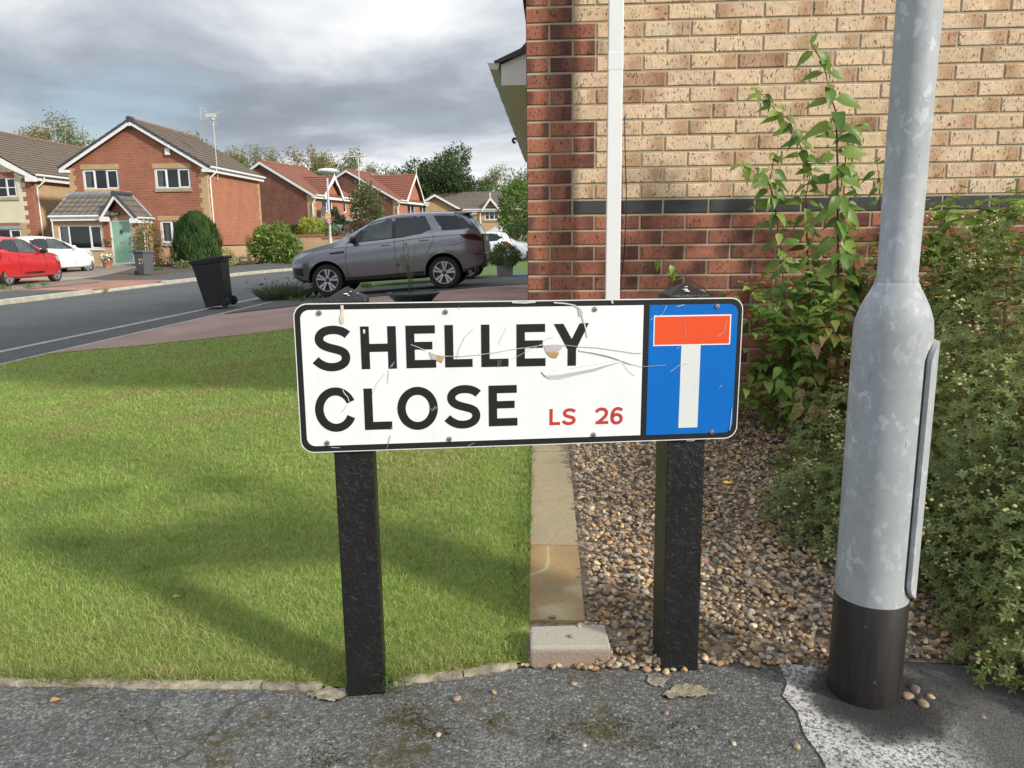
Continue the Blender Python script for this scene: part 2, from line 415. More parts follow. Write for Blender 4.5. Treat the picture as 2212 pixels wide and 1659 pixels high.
# far kerb stones (a raised step, laid in one-metre stones)
y = -6.0; i = 0
b = MB()
while y < 60:
    if not 20.6 < y < 24.6:
        a0, a1 = curve_x(KF, y), curve_x(KF, y+.985); h = .125
        b.add([(a0, y, -.32), (a0-.14, y, -.32), (a0-.14, y, -.30+h), (a0, y, -.30+h-.015), (a1, y+.985, -.32), (a1-.14, y+.985, -.32), (a1-.14, y+.985, -.30+h), (a1, y+.985, -.30+h-.015)],
              [(0, 1, 2, 3), (7, 6, 5, 4), (0, 3, 7, 4), (3, 2, 6, 7), (1, 5, 6, 2)])
    else:
        a0, a1 = curve_x(KF, y), curve_x(KF, y+.985); h = .045
        b.add([(a0, y, -.32), (a0-.14, y, -.32), (a0-.14, y, -.30+h+.03), (a0, y, -.30+h-.015), (a1, y+.985, -.32), (a1-.14, y+.985, -.32), (a1-.14, y+.985, -.30+h+.03), (a1, y+.985, -.30+h-.015)],
              [(0, 1, 2, 3), (7, 6, 5, 4), (0, 3, 7, 4), (3, 2, 6, 7), (1, 5, 6, 2)])
    y += 1.0
struct(b.build('kerb', mat('kerb_concrete', (.42, .39, .32), .9, var=.2, scale=4)))
strip('pavement', KF-2.0, KF-.14, -6, 20.5, M_farpave, .005, 1.0)
strip('pavement', KF-2.0, KF-.14, 25.6, 60, M_farpave, .005, 1.0)
strip('pavement', KF-2.6, KF-.14, 20.5, 25.6, M_redblock, .006, .5, drop=.062)
# driveways of the houses across the road
sheet('driveway', [(-30, 12), (KF-2.0, 12), (KF-2.0, 25.4), (-16.6, 26.5), (-17.3, 29.5), (-19.5, 36.9), (-30, 36.9)], mat('drive_tarmac', (.22, .185, .15), .95, var=.2, scale=2, bump=.5, bscale=90), .006, 2.0)
sheet('driveway', [(-27, 24.0), (-16.4, 24.2), (-16.8, 27.8), (-27, 27.2)], mat('drive_gravel', (.36, .27, .18), .95, var=.35, scale=30, bump=.8, bscale=80, bd=.01), .014, 2.0)
sheet('garden_bed', [(KF-2.0, 25.4), (KF-2.0, 44), (-19.5, 44), (-19.5, 36.9), (-17.3, 29.5), (-16.6, 26.5)], M_soil, .007, 1.0)

def pts(*a): return [tuple(on(x, y)[:2]) for x, y in a]
# lawn, its stone edge, the near tarmac and the gravel bed
lawn_far = pts((0, 775), (196, 757), (364, 742), (500, 727), (640, 711), (800, 692), (960, 674), (1090, 660))
lawn_far[0] = (-6.50, 9.45)
lawn_front = pts((0, 1472), (300, 1478), (600, 1480), (740, 1487), (830, 1476), (1000, 1452), (1138, 1432))
e_near_l, e_far_l = tuple(on(1143, 1352)[:2]), (-.118, 3.97)
e_near_r, e_far_r = tuple(on(1262, 1322)[:2]), (.062, 3.97)
lawn_poly = [(-6.51, 1.72)] + lawn_front + [e_near_l, e_far_l, (-.16, 3.97), (-.16, lawn_far[-1][1])] + lawn_far[::-1] + [(-6.51, lawn_far[0][1]-.1)]
sheet('lawn', lawn_poly, M_turf, .004, .5)
gr_front = pts((1138, 1436), (1300, 1441), (1440, 1445), (1530, 1432), (1680, 1432), (1790, 1442), (1900, 1430))
sheet('gravel_bed', gr_front[:] + [(1.6, 1.9), (3.6, 1.9), (3.6, 3.97), e_far_r, e_near_r, e_near_l], mat('gravel_base', (.26, .21, .155), .95, var=.4, scale=60, bump=.8, bscale=90, bd=.008), .003, .4)
front = [(-7.3, -3), (6, -3), (6, 1.88), (1.6, 1.88)] + gr_front[::-1] + lawn_front[::-1] + [(-6.55, 1.72), (-7.3, 1.72)]
sheet('pavement', front, M_pave, .0, .5)
drive_far = pts((564, 659), (700, 641), (791, 629), (885, 620), (927, 614), (1002, 603), (1077, 596))
sheet('driveway', lawn_far + [(-.15, lawn_far[-1][1]), (-.15, 20)] + drive_far[::-1] + [(-6.51, drive_far[0][1]-.3)], M_block, .010, .8)
# neighbour's strip of grass, tarmac drive and front lawn
sheet('grass_verge', drive_far[1:] + [(-.2, 21.2), (3, 21.2), (3, 22.5), (-1.5, 23.6), (-3.2, 21.4), (-4.9, 20.2), (-5.7, 19.0)], mat('verge_grass', (.09, .14, .03), .95, var=.3, scale=12, bump=.6, bscale=60, bd=.01), .016, 1.0)
sheet('driveway', [(-6.4, 14.5), (-4.6, 16.6), (-2.2, 17.4), (0, 19.0), (6, 23.5), (6, 26), (-1, 22.2), (-6.4, 20.2)], M_farpave, .022, 1.0)
sheet('lawn', [(-6.4, 20.2), (-1, 22.2), (6, 26), (10, 40), (-6.4, 34)], mat('verge_grass', (.09, .14, .03)), .010, 2.0)

# ------------------------------------------------------------------ grass blades (countless: one object)
def in_poly(P, poly):
    x, y = P[:, 0], P[:, 1]; r = np.zeros(len(P), bool); n = len(poly)
    for i in range(n):
        x0, y0 = poly[i]; x1, y1 = poly[(i+1) % n]
        c = ((y0 > y) != (y1 > y)) & (x < (x1-x0)*(y-y0)/(y1-y0+1e-12)+x0); r ^= c
    return r
def ground_np(x, y):
    smv = lambda t: (lambda q: q*q*(3-2*q))(np.clip(t, 0, 1))
    return -.30*smv((-x-1)/6) + .085*np.clip(y-2, 0, 2)*smv((x+4.5)/4)
def vnoise(x, y, s, seed=0):
    """cheap smooth value noise"""
    r = np.random.default_rng(seed); g = r.random((64, 64)); u = (x*s) % 63; v = (y*s) % 63
    i = np.floor(u).astype(int); j = np.floor(v).astype(int); a = u-i; b = v-j; a = a*a*(3-2*a); b = b*b*(3-2*b)
    return g[i, j]*(1-a)*(1-b)+g[i+1, j]*a*(1-b)+g[i, j+1]*(1-a)*b+g[i+1, j+1]*a*b
def blades(P, h, w, base, tip):
    n = len(P); a = rng.random(n)*6.283; lean = (rng.random(n)**.7)*1.05; la = rng.random(n)*6.283
    z0 = ground_np(P[:, 0], P[:, 1])+.010
    d = np.stack([np.cos(a), np.sin(a), 0*a], 1)*w[:, None]/2
    l = np.stack([np.cos(la)*np.sin(lean), np.sin(la)*np.sin(lean), np.cos(lean)], 1)
    l2 = l.copy(); l2[:, 2] *= .55; l2[:, :2] *= 1.25
    p0 = np.stack([P[:, 0], P[:, 1], z0], 1); p1 = p0+l*h[:, None]*.55; p2 = p1+l2*h[:, None]*.5
    V = np.stack([p0-d, p0+d, p1+d*.8, p1-d*.8, p2], 1).reshape(-1, 3)
    o = (np.arange(n)*5)[:, None]
    F = np.concatenate([o+np.array([0, 1, 2]), o+np.array([0, 2, 3]), o+np.array([3, 2, 4])], 0)
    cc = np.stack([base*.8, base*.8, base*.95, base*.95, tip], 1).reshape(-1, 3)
    return V, F, cc
VV, FF, CC = [], [], []; off = 0
for (y0, y1, dens, hh, ww) in ((1.55, 2.3, 34000, .023, .0018), (2.3, 3.2, 20000, .023, .0024), (3.2, 4.6, 10000, .023, .0034), (4.6, 7.0, 3800, .023, .0052), (7.0, 14.5, 1300, .024, .009)):
    x0 = -y1*.78-.3; n = int(dens*(y1-y0)*(-.05-x0))
    P = np.stack([rng.uniform(x0, -.05, n), rng.uniform(y0, y1, n)], 1); P = P[in_poly(P, lawn_poly)]
    n = len(P); t = vnoise(P[:, 0], P[:, 1], 3.0, 1)*.6+vnoise(P[:, 0], P[:, 1], 9.0, 2)*.4
    dry = np.clip((vnoise(P[:, 0]+3, P[:, 1], 2.1, 5)-.62)*3, 0, 1)
    if y0 < 2: dry = np.maximum(dry, np.clip((2.0-P[:, 1])/.28, 0, 1)*.75)
    if y0 < 3: c_patch = np.clip((vnoise(P[:, 0]+9, P[:, 1]+2, 5.5, 31)-.66)*5, 0, 1)
    else: c_patch = np.zeros(n)
    c = np.array([.235, .352, .072])*(1-t)[:, None]+np.array([.365, .482, .140])*t[:, None]
    c = c*(1-dry*.6)[:, None]+np.array([.34, .29, .12])*(dry*.6)[:, None]
    c = c*(1-c_patch*.45)[:, None]+np.array([.07, .17, .035])*(c_patch*.45)[:, None]
    st = rng.random(n) < (.08+.25*dry); c[st] = np.array([.42, .36, .18])
    c *= (.7+.6*rng.random(n))[:, None]
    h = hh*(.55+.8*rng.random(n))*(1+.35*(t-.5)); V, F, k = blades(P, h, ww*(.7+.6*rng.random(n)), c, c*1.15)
    VV.append(V); FF.append(F+off); CC.append(k); off += len(V)
# long tufts round the left post and along the edging
fx, fy = [], []
for (ax_, ay_), (bx_, by_) in zip(lawn_front[:-1], lawn_front[1:]):
    for i in range(int(math.hypot(bx_-ax_, by_-ay_)*420)):
        t = random.random(); fx.append(ax_+(bx_-ax_)*t); fy.append(ay_+(by_-ay_)*t+random.gauss(.012, .012))
nf = len(fx)
tx = np.concatenate([rng.normal(-.405, .03, 60), rng.uniform(-.135, -.088, 420), rng.normal(-1.28, .05, 50), np.array(fx)])
ty = np.concatenate([rng.normal(1.74, .015, 60), rng.uniform(2.05, 3.9, 420), rng.normal(1.735, .02, 50), np.array(fy)])
P = np.stack([tx, ty], 1); n = len(P); c = np.array([.13, .22, .04])*(.7+.6*rng.random(n))[:, None]
c[530:] = np.where(rng.random(nf)[:, None] < .45, np.array([.40, .34, .16]), c[530:])
hts = np.concatenate([.05+.10*rng.random(60), .03+.05*rng.random(420), .04+.05*rng.random(50), .02+.03*rng.random(nf)])
V, F, k = blades(P, hts, np.full(n, .0024), c, c*1.2); VV.append(V); FF.append(F+off); CC.append(k); off += len(V)
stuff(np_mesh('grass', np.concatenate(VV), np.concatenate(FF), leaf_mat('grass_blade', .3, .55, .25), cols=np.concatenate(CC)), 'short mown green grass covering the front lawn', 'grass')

# ------------------------------------------------------------------ pebbles
def ico(sub):
    bm = bmesh.new(); bmesh.ops.create_icosphere(bm, subdivisions=sub, radius=1); bm.verts.ensure_lookup_table()
    v = np.array([x.co[:] for x in bm.verts]); f = np.array([[q.index for q in x.verts] for x in bm.faces]); bm.free(); return v, f
IV, IF = ico(2)
PEB = []
for i in range(14):
    v = IV.copy(); k = rng.normal(size=(7, 3)); k /= np.linalg.norm(k, axis=1)[:, None]
    for q in range(7):                          # flatten a few random facets
        d = v@k[q]; lim = rng.uniform(.42, .80); over = np.clip(d-lim, 0, None); v -= over[:, None]*k[q]*rng.uniform(.7, .95)
    v *= np.array([1, rng.uniform(.65, .95), rng.uniform(.38, .62)]); PEB.append(v)
PCOL = np.array([(.25, .24, .22), (.31, .28, .23), (.19, .18, .17), (.30, .20, .115), (.36, .255, .16), (.22, .165, .12), (.42, .33, .23), (.20, .165, .14), (.28, .19, .135), (.48, .40, .31), (.17, .145, .125), (.33, .215, .12), (.25, .195, .16), (.25, .16, .125), (.40, .29, .16)])*np.array([1.0, 1.0, .98])
s = NT('pebble_stone'); c = s.mix(1, s.attr('col'), s.ramp(s.noise(45, 5, .65), [(.25, .6), (.5, 1.), (.75, 1.35)]), 'MULTIPLY')
M_peb = s.set(c, .62, 0, .35, bump=s.noise(260, 3), bs=.25, bd=.001)
def pebble_mesh(P, r, seed=0):
    n = len(P); g = np.random.default_rng(seed); V = np.empty((n, len(IV), 3), np.float32); cc = np.empty((n, len(IV), 3), np.float32)
    for i in range(n):
        v = PEB[g.integers(14)]*r[i]; q = g.normal(size=4)*np.array([1, .22, .22, 1]); q /= np.linalg.norm(q); w, x, y, z = q
        Rm = np.array([[1-2*(y*y+z*z), 2*(x*y-z*w), 2*(x*z+y*w)], [2*(x*y+z*w), 1-2*(x*x+z*z), 2*(y*z-x*w)], [2*(x*z-y*w), 2*(y*z+x*w), 1-2*(x*x+y*y)]])
        V[i] = v@Rm.T+P[i]; cc[i] = PCOL[g.integers(len(PCOL))]*g.uniform(.84, 1.5)*np.array([.98, .95, .88])
    F = (IF[None]+(np.arange(n)*len(IV))[:, None, None]).reshape(-1, 3)
    return V.reshape(-1, 3), F, cc.reshape(-1, 3)
gpoly = [tuple(on(1150, 1430)[:2])]+gr_front[1:]+[(1.6, 1.88), (2.4, 1.9), (2.4, 3.95), (.075, 3.95), (e_near_r[0]+.02, e_near_r[1]), tuple(on(1322, 1395)[:2])]
n = 24000; P = np.stack([rng.uniform(-.08, 2.4, n), rng.uniform(1.80, 3.95, n)], 1)
P = P[in_poly(P, gpoly)]; n = len(P); r = .0078+.0095*rng.random(n)**1.8
dep = P[:, 1]; keep = rng.random(n) < np.where(dep < 3.0, 1, .8); P = P[keep]; r = r[keep]; n = len(P)
z = ground_np(P[:, 0], P[:, 1])+.006+.018*rng.random(n)+.02*vnoise(P[:, 0], P[:, 1], 4, 9)*np.clip((P[:, 1]-1.95)*4, .1, 1)+.05*np.clip((P[:, 1]-3.2)/.7, 0, 1)
ex = []
for (ax_, ay_), (bx_, by_) in zip(gr_front[:-1], gr_front[1:]):
    for i in range(int(math.hypot(bx_-ax_, by_-ay_)*190)): t = random.random(); ex.append((ax_+(bx_-ax_)*t+random.gauss(0, .01), ay_+(by_-ay_)*t-random.random()**2*.035+.012))
for i in range(60): ex.append((e_near_r[0]+random.gauss(.03, .03), random.uniform(2.02, 2.25)))
ex = np.array(ex); P = np.concatenate([P, ex]); r = np.concatenate([r, .007+.008*rng.random(len(ex))]); z = np.concatenate([z, ground_np(ex[:, 0], ex[:, 1])+.007])
V, F, cc = pebble_mesh(np.column_stack([P, z]), r, 3)
stuff(np_mesh('gravel', V, F, M_peb, smooth=180, cols=cc), 'loose brown and buff pebbles filling the planting bed', 'gravel')
# ================================================================== NEAR BRICK HOUSE
YW = 3.95
X0 = float(at(1138.7, 433, YW)[0]); ZB = float(at(1138.7, 433.4, YW)[2])    # wall corner; joint above the dark course
M_redbrick_far = brick_mat('red_brick', (.30, .105, .065), (.24, .08, .052), (.34, .25, .18))
M_buffbrick = brick_mat('buff_brick', (.46, .31, .185), (.40, .265, .155), (.42, .33, .24), .12)
def brick_wall_mat():
    s = NT('wirecut_brick'); u, v, w = s.sep(s.attr('bk'))[:3]; c = s.attr('col')
    uv = s.sep(s.co('UV'))
    # burnt end: darkens towards the side the kiln flame reached
    side = s.math('SUBTRACT', s.math('MULTIPLY', v, 2), 1); uu = s.math('SUBTRACT', s.math('MULTIPLY', u, 2), 1)
    e = s.math('ADD', s.math('MULTIPLY', uu, side), s.math('MULTIPLY', s.math('SUBTRACT', s.noise(11, 3), .5), .55))
    burn = s.ramp(e, [(.12, 0.), (.62, 1.)])
    isbuff = s.ramp(w, [(.25, 0.), (.26, 1.)], 'CONSTANT'); isblue = s.ramp(w, [(.75, 0.), (.76, 1.)], 'CONSTANT')
    dark = s.mix(isbuff, s.mix(1, c, (.34, .40, .52), 'MULTIPLY'), s.mix(1, c, (.68, .56, .50), 'MULTIPLY'))
    c2 = s.mix(s.math('MULTIPLY', burn, .85), c, dark)
    c2 = s.mix(1, c2, s.ramp(s.noise(30, 4), [(.3, .86), (.7, 1.12)]), 'MULTIPLY')
    st = s.mapping(s.co(), scale=(125, 1, 48), rot=(0, R_(14), 0)); d = s.noise(1.0, 2, .6, v=st, dist=.9)
    pit = s.math('MULTIPLY', s.ramp(d, [(.575, 0.), (.615, 1.)]), s.ramp(s.noise(20, 2, v=s.mapping(s.co(), loc=(3, 1, 2))), [(.36, .15), (.54, 1.)]))
    pit = s.math('MULTIPLY', pit, s.math('SUBTRACT', 1, isblue))
    c3 = s.mix(s.math('MULTIPLY', pit, .92), c2, s.mix(isbuff, (.06, .028, .022), (.13, .065, .035)))
    h = s.math('SUBTRACT', s.math('MULTIPLY', s.noise(70, 3), .5), pit)
    return s.set(c3, .88, 0, .25, bump=h, bs=.5, bd=.0035)
M_brick = brick_wall_mat()
s = NT('mortar'); M_mortar = s.set(s.mix(s.noise(14, 5), (.36, .30, .215), (.49, .415, .305)), .95, 0, .2, bump=s.noise(160, 4), bs=.6, bd=.003)
def near_wall():
    V, F, COL, BK, UVc = [], [], [], [], []
    def brick(x0, x1, z0, z1, typ, rowi):
        g = random.random
        j = lambda: (g()-.5)*.0012
        b = .0035; y0 = YW+(g()-.5)*.0022
        o = len(V)
        fr = [(x0+b+j(), y0, z0+b+j()), (x1-b+j(), y0+j(), z0+b+j()), (x1-b+j(), y0+j(), z1-b+j()), (x0+b+j(), y0, z1-b+j())]
        mid = [(x0+j(), y0+b*.8, z0+j()), (x1+j(), y0+b*.8, z0+j()), (x1+j(), y0+b*.8, z1+j()), (x0+j(), y0+b*.8, z1+j())]
        bk = [(x0, YW+.03, z0), (x1, YW+.03, z0), (x1, YW+.03, z1), (x0, YW+.03, z1)]
        V.extend(fr+mid+bk)
        F.append((o, o+1, o+2, o+3))
        for a in (0, 4):
            for i in range(4): k = (i+1) % 4; F.append((o+a+4+i, o+a+4+k, o+a+k, o+a+i))
        if typ == 0:
            c = random.choice([(.335, .135, .088), (.30, .118, .076), (.36, .145, .09), (.25, .105, .075), (.32, .125, .078)]); side = random.choice([0, 1, 1, 1, .5])
        elif typ == 1:
            c = random.choice([(.64, .475, .315), (.66, .49, .33), (.62, .46, .295), (.65, .49, .335), (.63, .475, .31), (.64, .47, .325)]); side = random.choice([0, 1, 1, 1, .5])
            if random.random() < .05: c = (.42, .27, .17)
            if random.random() < .05: c = (.60, .48, .33)
        else: c = (.062, .060, .064); side = .5
        f = (.96+.11*g()) if typ == 1 else .88+.22*g(); c = tuple(q*f for q in c)
        for q in fr+mid+bk:
            COL.append(c); BK.append(((q[0]-x0)/(x1-x0), side, typ*.5))
    XE, nr = 3.45, 0
    for k in range(-16, 21):                     # k = 0 is the dark course; positive is upward
        z1 = ZB+k*.075-.0054; z0 = ZB+(k-1)*.075+.0054
        even = (k % 2 == 0)
        per = (k-1) % 6 if k > 0 else None       # quoin: three long, three short
        if k > 0: qx = .2225 if (k % 6) in (0, 1, 2) else .335
        x = X0; first = True
        xs_ = []
        if even: xs_ = [0] + [.225*(i+1) for i in range(18)]
        else: xs_ = [0] + [.1125+.225*i for i in range(18)]
        if k > 0 and qx not in xs_: xs_ = sorted(xs_+[.2225+.0025 if qx == .2225 else .3375])
        xs_ = sorted(set(round(q, 4) for q in xs_))
        for a, c in zip(xs_[:-1], xs_[1:]):
            if X0+a > XE: break
            if c-a < .05: continue
            if k > 0: typ = 0 if a+.01 < qx else 1
            elif k == 0: typ = 0 if a < .2 else 2
            else: typ = 0
            brick(X0+a+(0 if a == 0 else .0052), X0+c-.0052, z0, z1, typ, k)
    me = bpy.data.meshes.new('wall'); me.from_pydata(V, [], F); me.materials.append(M_brick); me.materials.append(M_mortar); me.materials.append(M_buffbrick); me.materials.append(M_redbrick_far)
    bm = bmesh.new(); bm.from_mesh(me)
    def poly(p, mi):
        f = bm.faces.new([bm.verts.new(q) for q in p]); f.material_index = mi
    zt = ZB+20*.075
    ym = YW+.0055
    poly([(X0+.003, ym, -.2), (XE, ym, -.2), (XE, ym, zt), (X0+.003, ym, zt)], 1)
    XR, ZE, ZA, YE = X0+8.0, 5.0, 7.9, 18.0
    xm = (X0+XR)/2
    poly([(X0, YW, zt), (XE, YW, zt), (XE, YW, -.2), (XR, YW, -.2), (XR, YW, ZE), (xm, YW, ZA), (X0, YW, ZE)], 2)
    poly([(X0, ym+.001, -.2), (X0, ym+.001, ZE), (X0, YE, ZE), (X0, YE, -.2)], 3)
    poly([(XR, YW, -.2), (XR, YE, -.2), (XR, YE, ZE), (XR, YW, ZE)], 3)
    poly([(X0, YE, -.2), (X0, YE, ZE), (xm, YE, ZA), (XR, YE, ZE), (XR, YE, -.2)], 3)
    bm.to_mesh(me); bm.free()
    n = len(me.vertices); a = me.color_attributes.new('col', 'FLOAT_COLOR', 'POINT'); cc = np.ones((n, 4), np.float32); cc[:len(COL), :3] = COL; a.data.foreach_set('color', cc.ravel())
    a = me.color_attributes.new('bk', 'FLOAT_COLOR', 'POINT'); cc = np.ones((n, 4), np.float32); cc[:len(BK), :3] = BK; a.data.foreach_set('color', cc.ravel())
    return me, (XR, ZE, ZA, YE, xm)
house = thing('brick_house', 'near buff and red brick house with white downpipe right behind the street nameplate', 'house', (X0, YW, 0))
me, (XR, ZE, ZA, YE, xm) = near_wall(); link('wall', me, house, True)
M_upvc = mat('white_upvc', (.76, .77, .77), .35, var=.04, scale=3, spec=.5)
M_tile = mat('brown_roof_tile', (.115, .095, .08), .85, var=.3, scale=5)
M_black = mat('black_plastic', (.012, .012, .013), .45, var=.2)
b = MB()
for s_ in (-1, 1):
    xe = xm+s_*(xm-X0+.35); ze = ZE-.25
    b.add([(xe, YW-.1, ze), (xm, YW-.1, ZA+.1), (xm, YE+.1, ZA+.1), (xe, YE+.1, ze), (xe, YW-.1, ze+.12), (xm, YW-.1, ZA+.22), (xm, YE+.1, ZA+.22), (xe, YE+.1, ze+.12)],
          [(0, 3, 2, 1), (4, 5, 6, 7), (0, 1, 5, 4), (1, 2, 6, 5), (2, 3, 7, 6), (3, 0, 4, 7)])
b.build('roof', M_tile, house, True)
# low canopy roof along the left side of the house: soffit box, tiles and gutter
zf = lambda x, y: ((1170+x/5.53)/1.1302, (100+y/5.53)/1.1302)
YC0, YC1 = 5.4, 11.9
def cp(x, y): p = at(*zf(x, y), YC0); return (float(p[0]), float(p[2]))
A0, A1, A2, A3 = cp(292, 320), cp(620, 165), cp(625, 595), cp(300, 600)
b = MB(); b.prism([A0, A1, (X0, A1[1]+.02), (X0, A2[1]), A2, A3], 'y', YC0, YC1)
cano = b.build('canopy_roof', M_upvc, house, True)
t0, t1, t2 = cp(200, 285), cp(560, 112), cp(640, 40)
b = MB(); b.prism([t0, cp(290, 300), A1, (X0, A1[1]+.03), (X0, A1[1]+.11), t1], 'y', YC0-.03, YC1)
for i in range(12):
    y = YC0+.1+i*.5
    b.prism([(t0[0]-.01, t0[1]), (t0[0]+.02, t0[1]+.035), (t1[0], t1[1]+.03), (t1[0], t1[1])], 'y', y, y+.2)
b.build('canopy_tiles', mat('dark_roof_tile', (.07, .062, .06), .8, var=.3, scale=9), cano, True)
g = [cp(110, 300), cp(280, 300), cp(252, 388), cp(145, 388)]
b = MB(); b.prism(g, 'y', YC0-.01, YC1)
for i in range(9):
    y = YC0+.55+i*.68; q = [(p[0]*1.0+(p[0]-g[2][0])*.07, p[1]+(p[1]-g[0][1])*.07) for p in g]; b.prism(q, 'y', y, y+.05)
b.build('gutter', mat('grey_white_upvc', (.62, .63, .62), .4, var=.05), house, True)
b = MB(); Yb = 10.2; c0 = at(*zf(470, 1345), Yb)
ptsb = [at(*zf(*p), Yb) for p in ((490, 1372), (462, 1368), (450, 1345), (465, 1318), (495, 1318), (520, 1340), (545, 1362), (585, 1372), (640, 1368))]
b.tube(ptsb, .018, 6); b.build('hanging_bracket', M_black, house, True)
# square downpipe with clips, and the thin black cable beside it
px_ = (float(at(1333, 0, 3.79)[0])+float(at(1321, 640, 3.79)[0]))/2
b = MB(); b.box(px_-.034, YW-.185, -.05, px_+.034, YW-.120, 4.8)
b.box(px_-.0352, YW-.1862, 1.87, px_+.0352, YW-.1188, 1.95)
b.build('downpipe', M_upvc, house, True, bevel=.004)
for z in (3.6,): b = MB(); b.box(px_-.037, YW-.188, z, px_+.037, YW-.117, z+.045); b.box(px_-.012, YW-.12, z+.01, px_+.012, YW+.004, z+.03); b.build('pipe_clip', M_upvc, house, True, bevel=.002)
b = MB(); b.tube([at(x, y, YW-.012) for x, y in ((1349, 250), (1350, 300), (1351, 350), (1353, 420), (1352, 480), (1349, 540), (1344, 590), (1338, 640), (1333, 700))], .0028, 6)
b.build('cable', M_black, house, True, smooth=180)

# ================================================================== EDGING SLABS AND CONCRETE BLOCK
def slab_mat(name, a, b_, c):
    s = NT(name); n = s.noise(3.2, 2, .4, dist=.7); col = s.ramp(n, [(.30, a), (.47, b_), (.50, c), (.53, b_), (.75, a)])
    col = s.mix(1, col, s.ramp(s.noise(80, 4, .6), [(.3, .88), (.7, 1.1)]), 'MULTIPLY')
    col = s.mix(s.ramp(s.noise(7, 5), [(.55, 0.), (.75, .5)]), col, (.16, .15, .10))
    return s.set(col, .8, 0, .35, bump=s.noise(50, 5), bs=.3, bd=.004)
M_slab = slab_mat('buff_sandstone', (.30, .25, .155), (.335, .275, .175), (.31, .24, .135)); M_slab2 = slab_mat('banded_sandstone', (.29, .185, .085), (.34, .24, .12), (.45, .38, .22))
def lerp(a, c, t): return (a[0]+(c[0]-a[0])*t, a[1]+(c[1]-a[1])*t)
ty_ = [float(on(1180, y)[1]) for y in (1349, 1185, 1066, 981)] + [3.94, 3.95]
labs = ['orange banded sandstone edging slab nearest the pale concrete block', 'plain buff edging slab just behind the orange banded slab', 'buff edging slab with the top of the nameplate shadow, second behind the banded slab', 'buff edging slab partly hidden under the bottom edge of the nameplate', 'farthest edging slab, hidden behind the nameplate against the house wall']
el = lambda y: e_near_l[0]+(e_far_l[0]-e_near_l[0])*(y-e_near_l[1])/(e_far_l[1]-e_near_l[1])
er = lambda y: e_near_r[0]+(e_far_r[0]-e_near_r[0])*(y-e_near_r[1])/(e_far_r[1]-e_near_r[1])
labs[2] = 'greyish buff edging slab between the plain buff slab and the one cut off by the nameplate'
for i in range(4):
    y0, y1 = ty_[i]+.003, ty_[i+1]-.003; b = MB(); v = []
    for (x, y) in ((el(y0), y0), (er(y0), y0), (er(y1), y1), (el(y1), y1)): v.append((x, y, ground(x, y)-.05))
    v += [(x, y, z+.05+.014+(i % 2)*.002) for x, y, z in v]
    b.add(v, [(0, 3, 2, 1), (4, 5, 6, 7), (0, 1, 5, 4), (1, 2, 6, 5), (2, 3, 7, 6), (3, 0, 4, 7)])
    o = b.build('edging_slab', M_slab2 if i == 0 else M_slab, bevel=.003); tag(o, labs[i], 'paving slab', 'sandstone edging slabs between lawn and gravel')
q = [on(*p) for p in ((1145, 1432), (1314, 1416), (1322, 1398), (1306, 1346), (1144, 1352))]
b = MB(); hb = .052
cb_ = [on(*p, .058) for p in ((1145, 1398), (1320, 1396), (1306, 1347), (1146, 1352))]
v = [(p[0], p[1], -.03) for p in cb_]+[(p[0], p[1], .058) for p in cb_]
b.add(v, [(0, 3, 2, 1), (4, 5, 6, 7), (0, 1, 5, 4), (1, 2, 6, 5), (2, 3, 7, 6), (3, 0, 4, 7)])
s = NT('worn_concrete'); zz_ = s.sep(s.co('Object'))[2]
M_blockc = s.set(s.mix(s.ramp(zz_, [(.040, 0.), (.052, 1.)]), s.mix(s.noise(12, 5), (.27, .205, .16), (.34, .27, .21)), s.mix(s.noise(9, 5, .65), (.34, .32, .265), (.46, .425, .355))), .95, 0, .25, bump=s.noise(110, 5, .7), bs=.7, bd=.006)
tag(b.build('concrete_block', M_blockc, bevel=.007), 'pale worn concrete block closing the end of the sandstone edging', 'concrete block')
# rough stone edging along the foot of the lawn
M_pin = mat('old_edging_concrete', (.27, .235, .17), .95, var=.5, scale=22, bump=.8, bscale=60, bd=.01)
el_px = [((-260, 1482), (225, 1487)), ((228, 1487), (560, 1491)), ((563, 1491), (690, 1494)), ((850, 1484), (1000, 1466)), ((1004, 1465), (1120, 1444))]
ellab = ['long mossy edging stone at the lawn foot, running out of the left of the photo', 'broken pale edging stone at the lawn foot with a grey chip in its face', 'short crumbling edging stone ending at the left black post', 'edging stone half buried in grass just right of the left black post', 'edging stone at the lawn corner beside the loose pebbles and concrete block']
for (a, c), lb in zip(el_px, ellab):
    p0, p1 = on(*a), on(*c); n = 14; b = MB(); vs = []; d = np.array([p1[0]-p0[0], p1[1]-p0[1]]); d /= np.linalg.norm(d); nn = np.array([-d[1], d[0]])
    for i in range(n+1):
        c_ = p0+(p1-p0)*i/n
        for k, (w_, h_) in enumerate(((.002, -.03), (.002, .003), (.007, .008), (.028, .009), (.032, -.02))):
            jj = (random.random()-.5)*.010; vs.append((c_[0]+nn[0]*(w_+jj), c_[1]+nn[1]*(w_+jj), ground(c_[0], c_[1])+h_+(random.random()-.5)*.006))
    b.add(vs, [(i*5+k, (i+1)*5+k, (i+1)*5+k+1, i*5+k+1) for i in range(n) for k in range(4)]+[(0, 1, 2, 3, 4), tuple(n*5+k for k in (4, 3, 2, 1, 0))])
    tag(b.build('edging_stone', M_pin, smooth=50), lb, 'edging stone', 'edging stones along the foot of the lawn')

